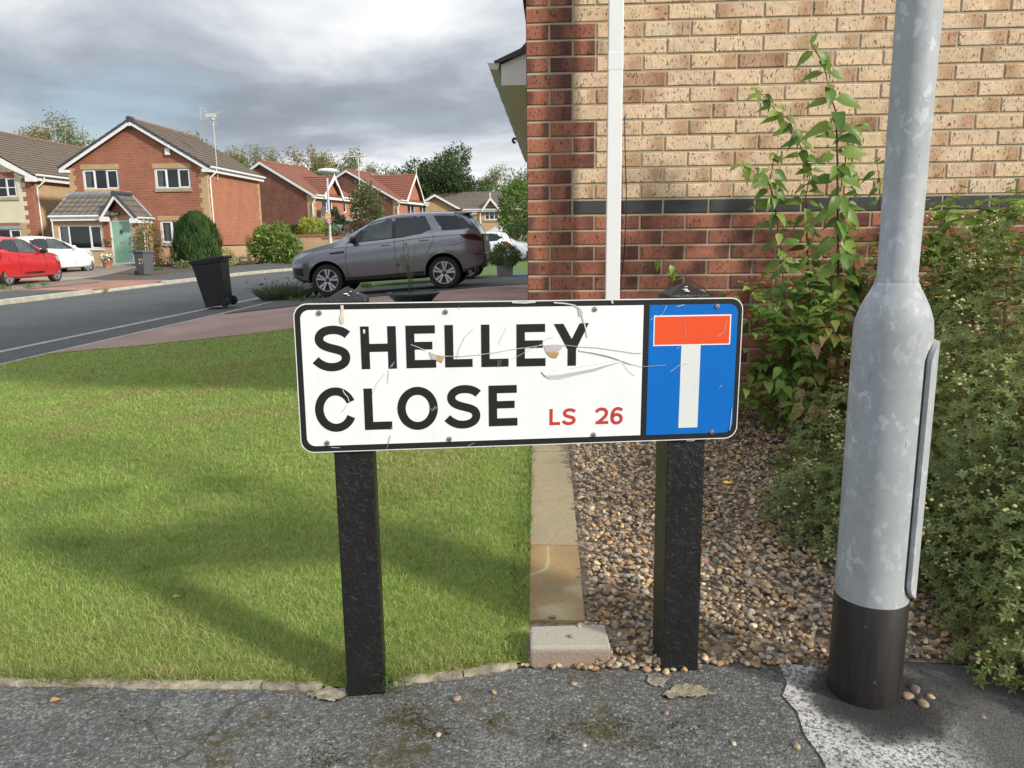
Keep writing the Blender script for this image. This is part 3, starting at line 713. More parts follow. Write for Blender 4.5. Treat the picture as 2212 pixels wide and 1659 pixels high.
# ================================================================== STREET NAMEPLATE
SP = on(750, 1505); SP2 = on(1438, 1453); SRZ = math.atan2(SP2[1]-SP[1], SP2[0]-SP[0])
sd = np.array([math.cos(SRZ), math.sin(SRZ), 0]); sn = np.array([-math.sin(SRZ), math.cos(SRZ), 0])
def sp(x, y, off=.012):
    """photograph point -> (along, up) on the plate"""
    r = ray(x, y); p0 = np.array([SP[0], SP[1], 0])-sn*off; p = EYE+r*(((p0-EYE)@sn)/(r@sn)); return (float((p-p0)@sd), float(p[2]))
zA = lambda x, y: sp((700+x*550/2172)/1.1302, (700+y*550/2172)/1.1302)
zBf = lambda x, y: sp((1250+x*600/2212)/1.1302, (700+y*600/2212)/1.1302)
sign = thing('street_nameplate', 'white SHELLEY CLOSE street nameplate with dead end symbol on two black posts', 'street sign', (SP[0], SP[1], 0), SRZ)
def post_mat():
    s = NT('black_post'); v = s.mapping(s.co(), scale=(1, 1, .55)); n = s.noise(58, 4, .6, v=v, dist=2.2)
    c = s.mix(s.ramp(s.noise(9, 5), [(.3, 0.), (.7, 1.)]), (.006, .006, .006), (.012, .012, .013))
    sc_ = s.math('MULTIPLY', s.ramp(s.noise(300, 2, .7), [(.70, 0.), (.74, 1.)]), s.ramp(s.noise(7, 3), [(.5, 0.), (.65, 1.)]))
    c = s.mix(s.math('MULTIPLY', sc_, .6), c, (.35, .35, .34))
    ge = s.n('ShaderNodeNewGeometry'); left = s.math('MULTIPLY', s.sep(ge.outputs['Normal'])[0], -1)
    c = s.mix(s.math('MULTIPLY', s.ramp(left, [(.6, 0.), (.9, 1.)]), s.ramp(s.noise(16, 4), [(.35, .15), (.65, .8)])), c, (.030, .034, .020))
    return s.set(c, .42, 0, .5, bump=n, bs=.75, bd=.005)
M_post = post_mat(); M_bird = mat('bird_dropping', (.72, .72, .70), .8, var=.15, scale=40); M_scuff = mat('pale_scuff', (.50, .51, .52), .8, var=.3, scale=60)
for (xa, xb, zt, lean) in ((.001, .0925, .982, .0), (.803, .899, .977, .006)):
    b = MB(); w = xb-xa; c = (xa+xb)/2
    pr_ = [(-.05, 0), (zt, 0)]
    def ring(z, s_, dx=0): return [(c-w/2*s_+dx, (1-s_)*w/2, z), (c+w/2*s_+dx, (1-s_)*w/2, z), (c+w/2*s_+dx, w-(1-s_)*w/2, z), (c-w/2*s_+dx, w-(1-s_)*w/2, z)]
    rings = [ring(-.06, 1, lean), ring(.3, 1, lean*.6), ring(zt-.012, 1), ring(zt+.004, 1), ring(zt+.030, .06)]
    vs = sum(rings, []); fs = [(4*i+j, 4*i+(j+1) % 4, 4*i+4+(j+1) % 4, 4*i+4+j) for i in range(4) for j in range(4)]+[(16, 17, 18, 19)]
    b.add(vs, fs); po = b.build('post', M_post, sign, bevel=.004)
    b = MB()
    for k in range(4):                          # droppings on the sloping cap
        a = random.uniform(.1, 1.4); x = c+random.gauss(0, .12)*w; yv = .004+a*.018
        t_ = yv/(w/2*.94); z = zt+.004+.026*t_+.0012
        b.sphere((x, yv, z), .0045*random.uniform(.4, 1.4), 7, 4, sq=(1.2, random.uniform(.6, 1.6), .3))
    b.build('dropping', M_bird, po, smooth=180)
def rrect(x0, z0, x1, z1, r, n=8):
    o = []
    for cx, cz, a in ((x1-r, z0+r, -90), (x1-r, z1-r, 0), (x0+r, z1-r, 90), (x0+r, z0+r, 180)):
        for i in range(n+1): q = R_(a+90*i/n); o.append((cx+r*math.cos(q), cz+r*math.sin(q)))
    return o
plate_rot = R_(-.38); pcx, pcz = .454, .80
def PR(p): x, z = p[0]-pcx, p[1]-pcz; return (pcx+x*math.cos(plate_rot)-z*math.sin(plate_rot), pcz+x*math.sin(plate_rot)+z*math.cos(plate_rot))
def vinyl(name, col, rough=.28, coat=.15):
    s = NT(name); dirt = s.math('MULTIPLY', s.ramp(s.noise(5, 6, .65), [(.35, 1.), (.75, .92)]), s.ramp(s.noise(1, 5, .6, v=s.mapping(s.co(), scale=(70, 1, 5))), [(.55, 1.), (.8, .945)])); c = s.mix(1, col, dirt, 'MULTIPLY')
    sp_ = s.ramp(s.noise(220, 2, .5), [(.76, 0.), (.79, .55)])
    c = s.mix(sp_, c, (.25, .24, .22)); return s.set(c, rough, 0, .45, coat=coat, bump=s.noise(6, 3), bs=.04, bd=.004)
M_white = vinyl('white_vinyl', (.79, .81, .82)); M_bvin = vinyl('black_vinyl', (.014, .014, .015), .35); M_blue = vinyl('blue_vinyl', (.0, .135, .50)); M_redv = vinyl('red_vinyl', (.74, .085, .025)); M_grey = vinyl('silver_vinyl', (.66, .68, .67)); M_redtxt = vinyl('red_lettering', (.50, .045, .045))
b = MB(); b.prism(rrect(-.070, .6315, .977, .9765, .030), 'y', -.0085, -.0120); plate = b.build('plate', mat('plate_edge', (.70, .70, .68), .5), sign)
def layer(name, polys, m, y, parent=plate, raw=False):
    b = MB()
    for p in polys: b.prism([PR(q) for q in p] if not raw else p, 'y', y+.0006, y)
    return b.build(name, m, parent)
dz_ = .0022
b = MB(); b.prism(rrect(-.0678, .6337, .9748, .9743, .0285), 'y', -.0120, -.0124); b.build('border', M_bvin, plate)
for o in (plate,): pass
def rot_all(o):
    o.data.transform(Matrix.Translation((pcx, 0, pcz)) @ Matrix.Rotation(-plate_rot, 4, 'Y') @ Matrix.Translation((-pcx, 0, -pcz)))
rot_all(plate); rot_all(plate.children[0])
wp = rrect(-.0553, .6475, .7330, .9640, .022)
wp = [(min(x, .733), z) for x, z in wp]
# square the inner corners beside the dividing bar
white_poly = [p for p in rrect(-.0553, .6475, .90, .9620, .020) if p[0] < .5]+[(.733, .9620)]
white_poly = sorted([p for p in rrect(-.0553, .6475, .90, .9620, .020) if p[0] < .5], key=lambda p: 0)
left_pts = [p for p in rrect(-.0553, .6475, .90, .9620, .020) if p[0] < .5]      # top-left then bottom-left, counter-clockwise
layer('white_panel', [left_pts+[(.733, .6475), (.733, .9620)]], M_white, -.0130)
rp = [p for p in rrect(.5, .6470, .9640, .9620, .022) if p[0] > .7]
layer('blue_panel', [[(.7475, .6470)]+rp+[(.7475, .9620)]], M_blue, -.0130)
layer('symbol_border', [[(.7583, .8645), (.9480, .8645), (.9480, .9370), (.7583, .9370)]], M_white, -.0136)
layer('symbol_bar', [[(.7612, .8676), (.9450, .8676), (.9450, .9340), (.7612, .9340)]], M_redv, -.0142)
layer('symbol_stem', [[(.8275, .6625), (.8752, .6625), (.8752, .8644), (.8275, .8644)]], M_grey, -.0136)
# lettering, drawn as strokes
LT = MB()
LK = [0]
def L_prism(p, m=0, y=-.0136):
    LK[0] += 1; y -= (LK[0] % 40)*8e-6; LT.prism(p, 'y', y+.0006, y, m)
def rect(x0, z0, x1, z1, m=0): L_prism([(x0, z0), (x1, z0), (x1, z1), (x0, z1)], m)
def stroke(path, w, m=0):
    path = [np.array(p) for p in path]; n = len(path); Lp, Rp = [], []
    for i, p in enumerate(path):
        t = path[min(i+1, n-1)]-path[max(i-1, 0)]; t = t/np.linalg.norm(t); q = np.array([-t[1], t[0]])*w/2; Lp.append(p+q); Rp.append(p-q)
    for i in range(n-1): L_prism([tuple(Lp[i]), tuple(Rp[i]), tuple(Rp[i+1]), tuple(Lp[i+1])], m)
def bez(ps, n=10):
    o = [ps[0]]
    for i in range(0, len(ps)-1, 3):
        a, c, d, e = [np.array(q) for q in ps[i:i+4]]
        for k in range(1, n+1): t = k/n; o.append(tuple(a*(1-t)**3+3*c*t*(1-t)**2+3*d*t*t*(1-t)+e*t**3))
    return o
def arc(cx, cz, rx, rz, a0, a1, n=40): return [(cx+rx*math.cos(R_(a0+(a1-a0)*i/n)), cz+rz*math.sin(R_(a0+(a1-a0)*i/n))) for i in range(n+1)]
Sb = [(.0470, .9050), (.038, .9137), (.027, .9170), (.0145, .9170), (-.003, .9170), (-.0163, .9090), (-.0163, .8965), (-.0163, .8840), (-.002, .8785), (.013, .8745), (.030, .8700), (.0417, .8670), (.0417, .8530), (.0417, .8400), (.028, .8318), (.0095, .8318), (-.006, .8318), (-.018, .8400), (-.0262, .8490)]
SW = .0190
stroke(bez(Sb), SW)
rect(.0758, .8255, .0950, .9235); rect(.1362, .8252, .1555, .9232); rect(.0950, .8650, .1362, .8835)
def letter_e(x0, z0, z1, x1, xm_):
    h = z1-z0; t = .0187; rect(x0, z0, x0+.0196, z1); rect(x0+.0196, z0, x1+.0005, z0+t); rect(x0+.0196, z1-t, x1-.0008, z1); rect(x0+.0196, z0+h*.495-.003-t/2+.0065, xm_, z0+h*.495-.003+t/2+.0055)
letter_e(.1774, .8253, .9236, .2448, .2375); letter_e(.4320, .8232, .9224, .4998, .4935)
def letter_l(x0, z0, z1, x1):
    rect(x0, z0, x0+.0194, z1); rect(x0+.0194, z0, x1, z0+.0187)
letter_l(.2660, .8252, .9234, .3293); letter_l(.3498, .8240, .9229, .4131)
L_prism([(.5196, .9215), (.5420, .9217), (.5622, .8855), (.5727, .8610), (.5727, .8223), (.5527, .8223), (.5527, .8610)]); L_prism([(.5622, .8855), (.5808, .9222), (.6024, .9225), (.5727, .8610)])
def finish_line(nm, m):
    global LT
    o = LT.build(nm, m, plate); rot_all(o); o.data.transform(Matrix.Translation((0, 0, -.0002))); LT = MB()
finish_line('upper_lettering', M_bvin)
letter_e(.3658, .6818, .7796, .4330, .4270); letter_l(.0775, .6825, .7804, .1402)
stroke(arc(.0135, .7328, .0372, .0428, 24, 336), SW); stroke(arc(.2000, .7301, .0372, .0418, 0, 360, 56), SW)
stroke([(x*1.0+.2945, z-.1438) for x, z in bez(Sb)], SW)
finish_line('lower_lettering', M_bvin)
t = .0076
rect(.5103, .6796, .5180, .7194); rect(.5180, .6796, .5359, .6870)
stroke([((x-.0095)*.400+.5568, (z-.8745)*.394+.6992) for x, z in bez(Sb)], t)
stroke(bez([(.6235, .7085), (.6265, .7135), (.631, .7157), (.6372, .7157), (.644, .7157), (.6486, .7115), (.6486, .7055), (.6486, .698), (.640, .692), (.6268, .6818)]), t); rect(.6222, .6786, .6532, .6858)
stroke(arc(.6737, .6906, .0113, .0105, 0, 360, 36), t); stroke(bez([(.6865, .7110), (.6835, .7145), (.679, .7157), (.6755, .7157), (.666, .7157), (.6622, .705), (.6622, .6930)]), t)
finish_line('postcode_lettering', M_redtxt)
# scratches, peeled vinyl and droppings on the plate
def decal(name, ps, m, y=-.0146, f=zA): 
    b = MB(); b.prism([f(*p) for p in ps], 'y', y+.0005, y); return b.build(name, m, plate)
M_patch = mat('bare_grey_backing', (.44, .42, .41), .7, var=.12, scale=30); M_ochre = mat('old_adhesive', (.42, .27, .11), .75, var=.25, scale=50)
decal('peeled_patch', [(1372, 626), (1440, 655), (1520, 668), (1495, 730), (1450, 705), (1395, 700)], M_patch); decal('adhesive_patch', [(1455, 662), (1520, 669), (1496, 731), (1446, 706)], M_ochre, -.0150)
decal('peeled_patch', [(283, 527), (380, 519), (475, 524), (450, 548), (430, 572), (410, 577), (425, 598), (395, 642), (345, 632), (310, 598)], M_patch, f=zBf); decal('adhesive_patch', [(310, 590), (330, 580), (415, 592), (420, 602), (393, 641), (345, 632)], M_ochre, -.0150, zBf)
decal('peeled_patch', [(585, 175), (615, 190), (640, 235), (628, 268), (600, 265)], M_patch, f=zBf)
CR = MB()
def crack(ps, w=.0011, f=zA, m=0, y=-.0152):
    q = [f(*p) for p in ps]
    for a, c in zip(q[:-1], q[1:]):
        d = np.array(c)-np.array(a); n_ = np.linalg.norm(d); d = d/n_; e = np.array([-d[1], d[0]])*w/2; a, c = np.array(a), np.array(c)
        CR.prism([tuple(a+e), tuple(a-e), tuple(c-e), tuple(c+e)], 'y', y+.0004, y, m)
crack([(1195, 555), (1260, 578), (1340, 612)], .0014); crack([(1520, 668), (1690, 668), (1870, 652), (2010, 632), (2172, 600)], .0012)
crack([(0, 562), (140, 545), (280, 522)], .0013, zBf); crack([(475, 524), (600, 538), (780, 549), (960, 575), (1080, 595), (1165, 597)], .0012, zBf, 1)
crack([(0, 650), (140, 575), (270, 512)], .0008, zBf); crack([(275, 495), (320, 465), (375, 450)], .0006, zBf, 1); crack([(270, 762), (480, 745), (680, 712), (850, 682), (985, 664)], .0012, zBf, 1); crack([(985, 664), (1070, 690), (1150, 716), (1220, 715), (1380, 703)], .0009, zBf, 1)
crack([(600, 575), (720, 590), (850, 625), (985, 664)], .0008, zBf, 1); crack([(1000, 680), (1040, 750), (1105, 800)], .0007, zBf, 1)
crack([(375, 142), (480, 150), (560, 165), (610, 200), (640, 300), (665, 390), (676, 455)], .0028, zBf, 2); crack([(0, 140), (110, 144), (212, 136)], .0035, zBf, 0)
crack([(540, 990), (560, 1030), (590, 1060), (604, 1105)], .0018, zA); crack([(588, 1138), (530, 1210)], .0008, zA, 1)
for k in range(6): crack([(1375+k*9, 1165+k*4), (1400+k*9, 1200-k*7), (1425+k*3, 1150)], .0006, zA, 3)
for k in range(4): crack([(995+k*8, 780-k*5), (1015+k*8, 745-k*8)], .0010, zA, 3); crack([(2030+k*10, 770), (2034+k*11, 705)], .0006, zA, 3)
crack([(1000, 1430), (965, 1560)], .0012, zA, 3); crack([(1740, 1535), (1810, 1500)], .0015, zA, 3); crack([(1000, 1375), (1020, 1345)], .0022, zA, 3)
crack([(1640, 700), (1660, 600), (1720, 480), (1800, 405)], .0008, zA, 1); crack([(2040, 560), (2080, 470), (2120, 390)], .0005, zA, 1)
crack([(830, 1030), (870, 930), (950, 835)], .0006, zA, 1); crack([(985, 800), (975, 930)], .0010, zA, 1)
crack([(1240, 296), (1350, 245), (1390, 170)], .0008, zBf); crack([(1850, 445), (1905, 405), (1925, 290)], .0008, zBf); crack([(1420, 765), (1500, 705), (1585, 688)], .0009, zBf); crack([(1480, 178), (1550, 160)], .0013, zBf)
crack([(1975, 1095), (1965, 1220), (1955, 1290)], .0014, zBf); crack([(1550, 460), (1558, 360), (1540, 332)], .0006, zBf); crack([(1565, 1383), (1605, 1385), (1640, 1380)], .0016, zBf); crack([(895, 122), (905, 150)], .0045, zBf)
crack([(1480, 560), (1505, 535)], .0006, zBf); crack([(1860, 905), (1885, 885)], .0007, zBf)
crack([(430, 1545), (515, 1550)], .0012, zA); crack([(1655, 195), (1675, 210)], .0012, zA)
CR.build('scratches', [M_scuff, mat('crack_line', (.40, .41, .41), .8), mat('curled_vinyl', (.60, .61, .60), .6), mat('blue_scuff', (.18, .24, .28), .7)], plate)
# a curled flap and a blister standing off the face
def flap(top, bot, hgt, f=zBf):
    b = MB(); n = len(top); vs = []
    for i in range(n):
        a, c = np.array(f(*top[i])), np.array(f(*bot[i]))
        for k in range(6):
            t_ = k/5; p = a*(1-t_)+c*t_; yy = -.0138-hgt*math.sin(math.pi*min(1, t_*1.0+.12))*math.sin(math.pi*(i+.5)/n)**.7; vs.append((p[0], yy, p[1]))
    b.add(vs, [(i*6+k, (i+1)*6+k, (i+1)*6+k+1, i*6+k+1) for i in range(n-1) for k in range(5)]); return b.build('peeling_vinyl', M_white, plate, smooth=180)
flap([(262, 762), (400, 752), (560, 734), (720, 706), (860, 682), (985, 664)], [(330, 834), (430, 832), (600, 790), (740, 760), (870, 712), (990, 672)], .007)
flap([(598, 560), (720, 575), (850, 600), (960, 640), (1100, 690)], [(610, 585), (730, 606), (850, 632), (950, 662), (1060, 704)], .004)
decal('dropping', [(520, 178), (548, 178), (552, 205), (545, 240), (556, 300), (552, 350), (535, 362), (515, 345), (510, 300), (525, 250)], mat('old_dropping', (.62, .55, .42), .8, var=.3, scale=60), -.0150)
b = MB(); b.sphere((zA(745, 432)[0], -.0142, zA(745, 432)[1]), .0035, 7, 5, sq=(.8, .4, 1.6)); b.build('dropping', M_bird, plate, smooth=180)
M_screw = mat('screw_steel', (.38, .36, .34), .4, .8, var=.2, scale=60)
for f, p in [(zA, q) for q in ((313, 253), (1531, 242), (392, 1504), (1568, 1466))]+[(zBf, q) for q in ((744, 202), (1845, 176), (733, 1330), (1795, 1307))]:
    u_, z_ = f(*p); b = MB(); b.lathe([(.0062, 0), (.0062, -.0010), (.0048, -.0030), (.0020, -.0034)], 16, (u_, -.0136, z_), axis='y', m=0); b.lathe([(.0017, .0008), (.0017, -.0004)], 8, (u_, -.0169, z_), axis='y', m=1)
    b.build('screw', [M_screw, M_black], plate, smooth=40)

# ================================================================== LAMP COLUMN
LX, LY = .768, 1.783
def lz(x, y, Y=LY): return float(at(x, y, Y)[2])
def rad(x0, x1, y): return float(abs(at(x1, y, LY)[0]-at(x0, y, LY)[0]))/2*.985
def galv():
    s = NT('galvanised_steel'); w_ = s.mapping(s.co(), scale=(1, 1, .75)); n = s.noise(9, 3, v=w_, col=True); vv = s.mix(.06, w_, s.mix(.5, n, s.noise(40, 3, v=w_, col=True)), 'ADD')
    cell = s.voro(70, v=vv, out=1); big = s.voro(24, v=vv, out=1)
    g1 = s.ramp(s.sep(cell)[0], [(.0, .0), (.55, .22), (.80, .45), (.86, 1.)]); g2 = s.ramp(s.sep(big)[0], [(.0, .0), (1., 1.)])
    f = s.math('ADD', s.math('MULTIPLY', g1, .55), s.math('MULTIPLY', g2, .45))
    c = s.ramp(f, [(.0, (.325, .348, .362)), (.5, (.368, .392, .406)), (.8, (.42, .446, .46)), (1., (.51, .537, .55))])
    st = s.ramp(s.noise(6, 5, .6, v=s.mapping(s.co(), scale=(1, 1, .25))), [(.3, .86), (.7, 1.1)]); c = s.mix(1, c, st, 'MULTIPLY')
    sc_ = s.ramp(s.noise(22, 5, .7, v=s.mapping(s.co(), scale=(3.0, 3.0, 1)), dist=.5), [(.66, 0.), (.70, .75)]); c = s.mix(sc_, c, (.10, .105, .11))
    return s.set(c, s.ramp(f, [(0, .62), (1, .50)]), .0, .35, bump=s.noise(40, 3), bs=.06, bd=.004)
M_galv = galv()
lamp = thing('lamp_column', 'galvanised steel lamp column with a wide base and black painted foot on the right', 'lamp post', (LX, LY, 0))
R0 = .083
zp = [lz(1924, y) for y in (1300, 715, 688, 662, 640, 622, 612, 606)]
rr = [R0*1.0, rad(1842, 2007, 715), rad(1845, 2004, 688), rad(1855, 1997, 662), rad(1867, 1988, 640), rad(1879, 1980, 622), rad(1884, 1977, 612), rad(1889, 1973, 606)]
R1 = rr[1]
zk = float(at(1875, 1318, LY-R0)[2])
b = MB(); b.lathe([(R1*.99, zk)]+[(r, z) for r, z in zip(rr[1:], zp[1:])], 48, capb=False, capt=False)
b.build('base_section', M_galv, lamp, smooth=60)
rs0, rs1 = rad(1889, 1973, 600), rad(1932, 2029, 10)
b = MB(); b.lathe([(rs0*1.06, zp[-1]-.004), (rs0*1.06, zp[-1]+.006), (rs0, zp[-1]+.010), ((rs0+rs1)/2, (zp[-1]+lz(1980, 0))/2), (rs1, lz(1980, 0)), (rs1*.93, 5.0)], 40)
b.build('shaft', M_galv, lamp, smooth=60)
s = NT('black_foot_paint'); v = s.mapping(s.co(), scale=(30, 30, 2.5))
c = s.mix(s.ramp(s.noise(1, 5, .6, v=v), [(.35, 0.), (.7, 1.)]), (.008, .007, .007), (.028, .023, .020)); c = s.mix(s.ramp(s.noise(50, 4, .7), [(.68, 0.), (.72, .4)]), c, (.2, .19, .17))
M_foot = s.set(c, .5, 0, .45, bump=s.noise(40, 4), bs=.15, bd=.003)
b = MB(); b.lathe([(R0+.001, -.05), (R0+.001, zk-.001), (R1*.985, zk+.002)], 48, capb=False, capt=False)
b.build('painted_foot', M_foot, lamp, smooth=60)
# inspection door: a raised curved panel on the right-hand side
za, zb = lz(1955, 1290, LY-.04), lz(2005, 737, LY-.04)
def door_pt(a, z, r): q = R_(a); return (r*math.sin(q), -r*math.cos(q), z)
b = MB(); nA, nZ = 10, 24
def dd(u, v, r):
    a0, a1 = 35, 104; z = za+(zb-za)*v; v = .5-.5*math.cos(math.pi*v); z = za+(zb-za)*v; e = min(v, 1-v)*(zb-za)/.045; k = math.sqrt(max(0, 1-(1-min(1, e))**2)) if e < 1 else 1
    am = (a0+a1)/2; return door_pt(am+(u-.5)*(a1-a0)*max(k, .05), z, r)
rl = lambda v: R0+(R1-R0)*v
b.grid(lambda u, v: dd(u, v, rl(v)+.0125), nA, nZ); o0 = len(b.v)
b.grid(lambda u, v: dd(1-u, v, rl(v)-.002), nA, nZ)
W1 = nA+1
for i in range(nA): b.f.append((i, i+1, o0+nA-i-1, o0+nA-i)); b.m.append(0); k = nZ*W1; b.f.append((k+i+1, k+i, o0+k+nA-i, o0+k+nA-i-1)); b.m.append(0)
for j in range(nZ): b.f.append((j*W1, o0+j*W1+nA, o0+(j+1)*W1+nA, (j+1)*W1)); b.m.append(0); b.f.append((j*W1+nA, (j+1)*W1+nA, o0+(j+1)*W1, o0+j*W1)); b.m.append(0)
dr = b.build('door', M_galv, lamp, smooth=40)
b = MB(); b.grid(lambda u, v: tuple(np.array(dd(.5+(u-.5)*1.10, .5+(v-.5)*1.012, rl(v)+.0012))), nA, nZ); b.build('door_gap_shade', M_black, dr, smooth=60)  # black sheet painting the dark gap round the door
# the tarmac round the foot, dusted with pale paint overspray
s = NT('oversprayed_tarmac'); p = s.n('ShaderNodeVectorMath', operation='SUBTRACT'); s.l(s.co(), p.inputs[0]); p.inputs[1].default_value = (LX+.01, LY-.05, 0)
ln = s.n('ShaderNodeVectorMath', operation='LENGTH'); s.l(p.outputs[0], ln.inputs[0]); d = s.math('ADD', ln.outputs['Value'], s.math('MULTIPLY', s.math('SUBTRACT', s.noise(9, 4), .5), .12))
dirx = s.sep(p.outputs[0])[0]
pale = s.ramp(d, [(.10, 0.), (.135, .35), (.17, 1.), (.26, .8), (.34, .15)]); black = s.ramp(d, [(.09, 1.), (.14, .9), (.18, .0)])
blk2 = s.math('MULTIPLY', s.ramp(s.noise(7, 3, v=s.mapping(s.co(), loc=(2.3, 0, 0))), [(.45, 0.), (.6, .8)]), s.ramp(d, [(.12, 1.), (.24, 0.)]))
gr = s.ramp(s.noise(150, 3, .7), [(.3, .55), (.5, 1.), (.7, 1.5)]); spk = s.ramp(s.noise(110, 3, .7, v=s.mapping(s.co(), loc=(1, 1, 0))), [(.40, .05), (.54, 1.)])
right = s.ramp(dirx, [(.02, 1.), (.17, .04)])  # spray kept left of the foot; shade on the right painted in
c = s.mix(s.math('MULTIPLY', s.math('MULTIPLY', pale, spk), right), s.mix(1, (.088, .085, .080), gr, 'MULTIPLY'), (.58, .57, .555)); c = s.mix(s.math('MAXIMUM', s.math('MULTIPLY', black, .8), blk2), c, (.016, .016, .016))
M_over = s.set(c, .9, 0, .3, bump=s.math('ADD', s.noise(150, 3, .7), s.voro(190)), bs=.4, bd=.004)
op = pts((1682, 1436), (1700, 1480), (1690, 1505), (1722, 1540), (1738, 1590), (1775, 1640), (1800, 1700))
sheet('pavement', op+[(op[-1][0]+.05, 1.2), (2.4, 1.2), (2.4, 1.92), (1.2, 1.90)]+gr_front[5:7][::-1][:2], M_over, .0035, .3)
# ================================================================== LEAVES AND SHRUBS
def leaf_mesh(P, D, N, L, Wd, cols, fold=.25, droop=.25, ns=4, shape=.75):
    """many leaves in one go: base P, direction D, face normal N, length L, half width Wd; a folded, drooping pointed blade"""
    n = len(P); D = D/np.linalg.norm(D, axis=1)[:, None]; S = np.cross(D, N); S /= np.maximum(1e-6, np.linalg.norm(S, axis=1))[:, None]; N = np.cross(S, D)
    droop = np.broadcast_to(np.asarray(droop, float), (n,)); fold = np.broadcast_to(np.asarray(fold, float), (n,))
    rows = [(P, )]; V = [P[:, None]]; idx = [[0]]; k = 1
    for i in range(1, ns):
        t = i/ns; w = math.sin(math.pi*t**shape)**1.15*(1.12-.3*t)*Wd; c = P+D*(L*t)[:, None]-N*(droop*L*t*t)[:, None]
        e = N*(fold*w)[:, None]; V += [(c+S*w[:, None]+e)[:, None], c[:, None], (c-S*w[:, None]+e)[:, None]]; idx.append([k, k+1, k+2]); k += 3
    V.append((P+D*L[:, None]*.98-N*(droop*L)[:, None])[:, None]); idx.append([k]); k += 1
    V = np.concatenate(V, 1); F = [(0, idx[1][0], idx[1][1]), (0, idx[1][1], idx[1][2])]
    for a, b_ in zip(idx[1:-2], idx[2:-1]):
        for q in (0, 1): F += [(a[q], b_[q], b_[q+1]), (a[q], b_[q+1], a[q+1])]
    a = idx[-2]; e = idx[-1][0]; F += [(a[0], e, a[1]), (a[1], e, a[2])]
    F = (np.array(F)[None]+(np.arange(n)*k)[:, None, None]).reshape(-1, 3)
    return V.reshape(-1, 3), F, np.repeat(cols, k, 0)
def simple_leaves(P, D, N, L, Wd, cols):
    """two-triangle kite leaves for distant or small foliage"""
    D = D/np.linalg.norm(D, axis=1)[:, None]; S = np.cross(D, N); S /= np.maximum(1e-6, np.linalg.norm(S, axis=1))[:, None]
    m = P+D*(L*.45)[:, None]; V = np.stack([P, m+S*Wd[:, None], P+D*L[:, None], m-S*Wd[:, None]], 1).reshape(-1, 3)
    o = (np.arange(len(P))*4)[:, None]; F = np.concatenate([o+np.array([0, 1, 2]), o+np.array([0, 2, 3])], 0)
    return V, F, np.repeat(cols, 4, 0)
def unit(n, up=0.0):
    d = rng.normal(size=(n, 3)); d /= np.linalg.norm(d, axis=1)[:, None]; d[:, 2] += up; return d/np.linalg.norm(d, axis=1)[:, None]
M_leaf = leaf_mat('shrub_leaf', .38, .42, .4)
M_bark = mat('red_brown_stem', (.13, .045, .035), .6, var=.3, scale=20)
M_twig = mat('brown_twig', (.11, .075, .05), .8, var=.3, scale=20)
# ---- tall red-stemmed shrub against the wall
zp5 = lambda x, y: ((1700+x/1.84375)/1.1302, (y/1.84375)/1.1302)
stems = [([(640, 1330), (637, 1000), (635, 700), (628, 500), (600, 420), (578, 300), (520, 200)], 3.55, .0058, 1.15, 0), ([(505, 1290), (495, 1000), (493, 880), (517, 765)], 3.62, .005, .75, 0),
         ([(390, 1200), (357, 950), (330, 820), (352, 690)], 3.60, .005, .85, 0), ([(520, 790), (490, 720), (470, 660), (440, 600), (370, 510), (312, 440), (262, 398)], 3.64, .003, .72, 0),
         ([(655, 1180), (662, 900), (672, 700), (692, 580), (735, 560)], 3.72, .004, .8, 0), ([(822, 940), (826, 860), (815, 730)], 3.7, .0035, .6, 0), ([(330, 830), (270, 760), (200, 740)], 3.55, .0025, .62, 0),
         ([(540, 1900), (510, 1330), (500, 1240)], 3.6, .006, .8, 0), ([(700, 1850), (655, 1500), (640, 1320)], 3.55, .0065, .8, 0), ([(460, 1900), (400, 1420), (385, 1170)], 3.55, .006, .8, 0)]
sh = thing('red_stemmed_shrub', 'tall light green shrub with red stems and pointed leaves against the buff bricks', 'shrub', tuple(on(1700, 905)[:2])+(.15,))
B = MB(); LP, LD, LN, LL, LW, LC, LDr = [], [], [], [], [], [], []
def add_leaf(p, d, n, l, w, c, dr): LP.append(p); LD.append(d); LN.append(n); LL.append(l); LW.append(w); LC.append(c); LDr.append(dr)
GREENS = [(.13, .235, .045), (.17, .29, .055), (.22, .34, .07), (.10, .19, .04), (.27, .38, .09)]
def gcol(): return np.array(random.choice(GREENS))*random.uniform(.75, 1.2)
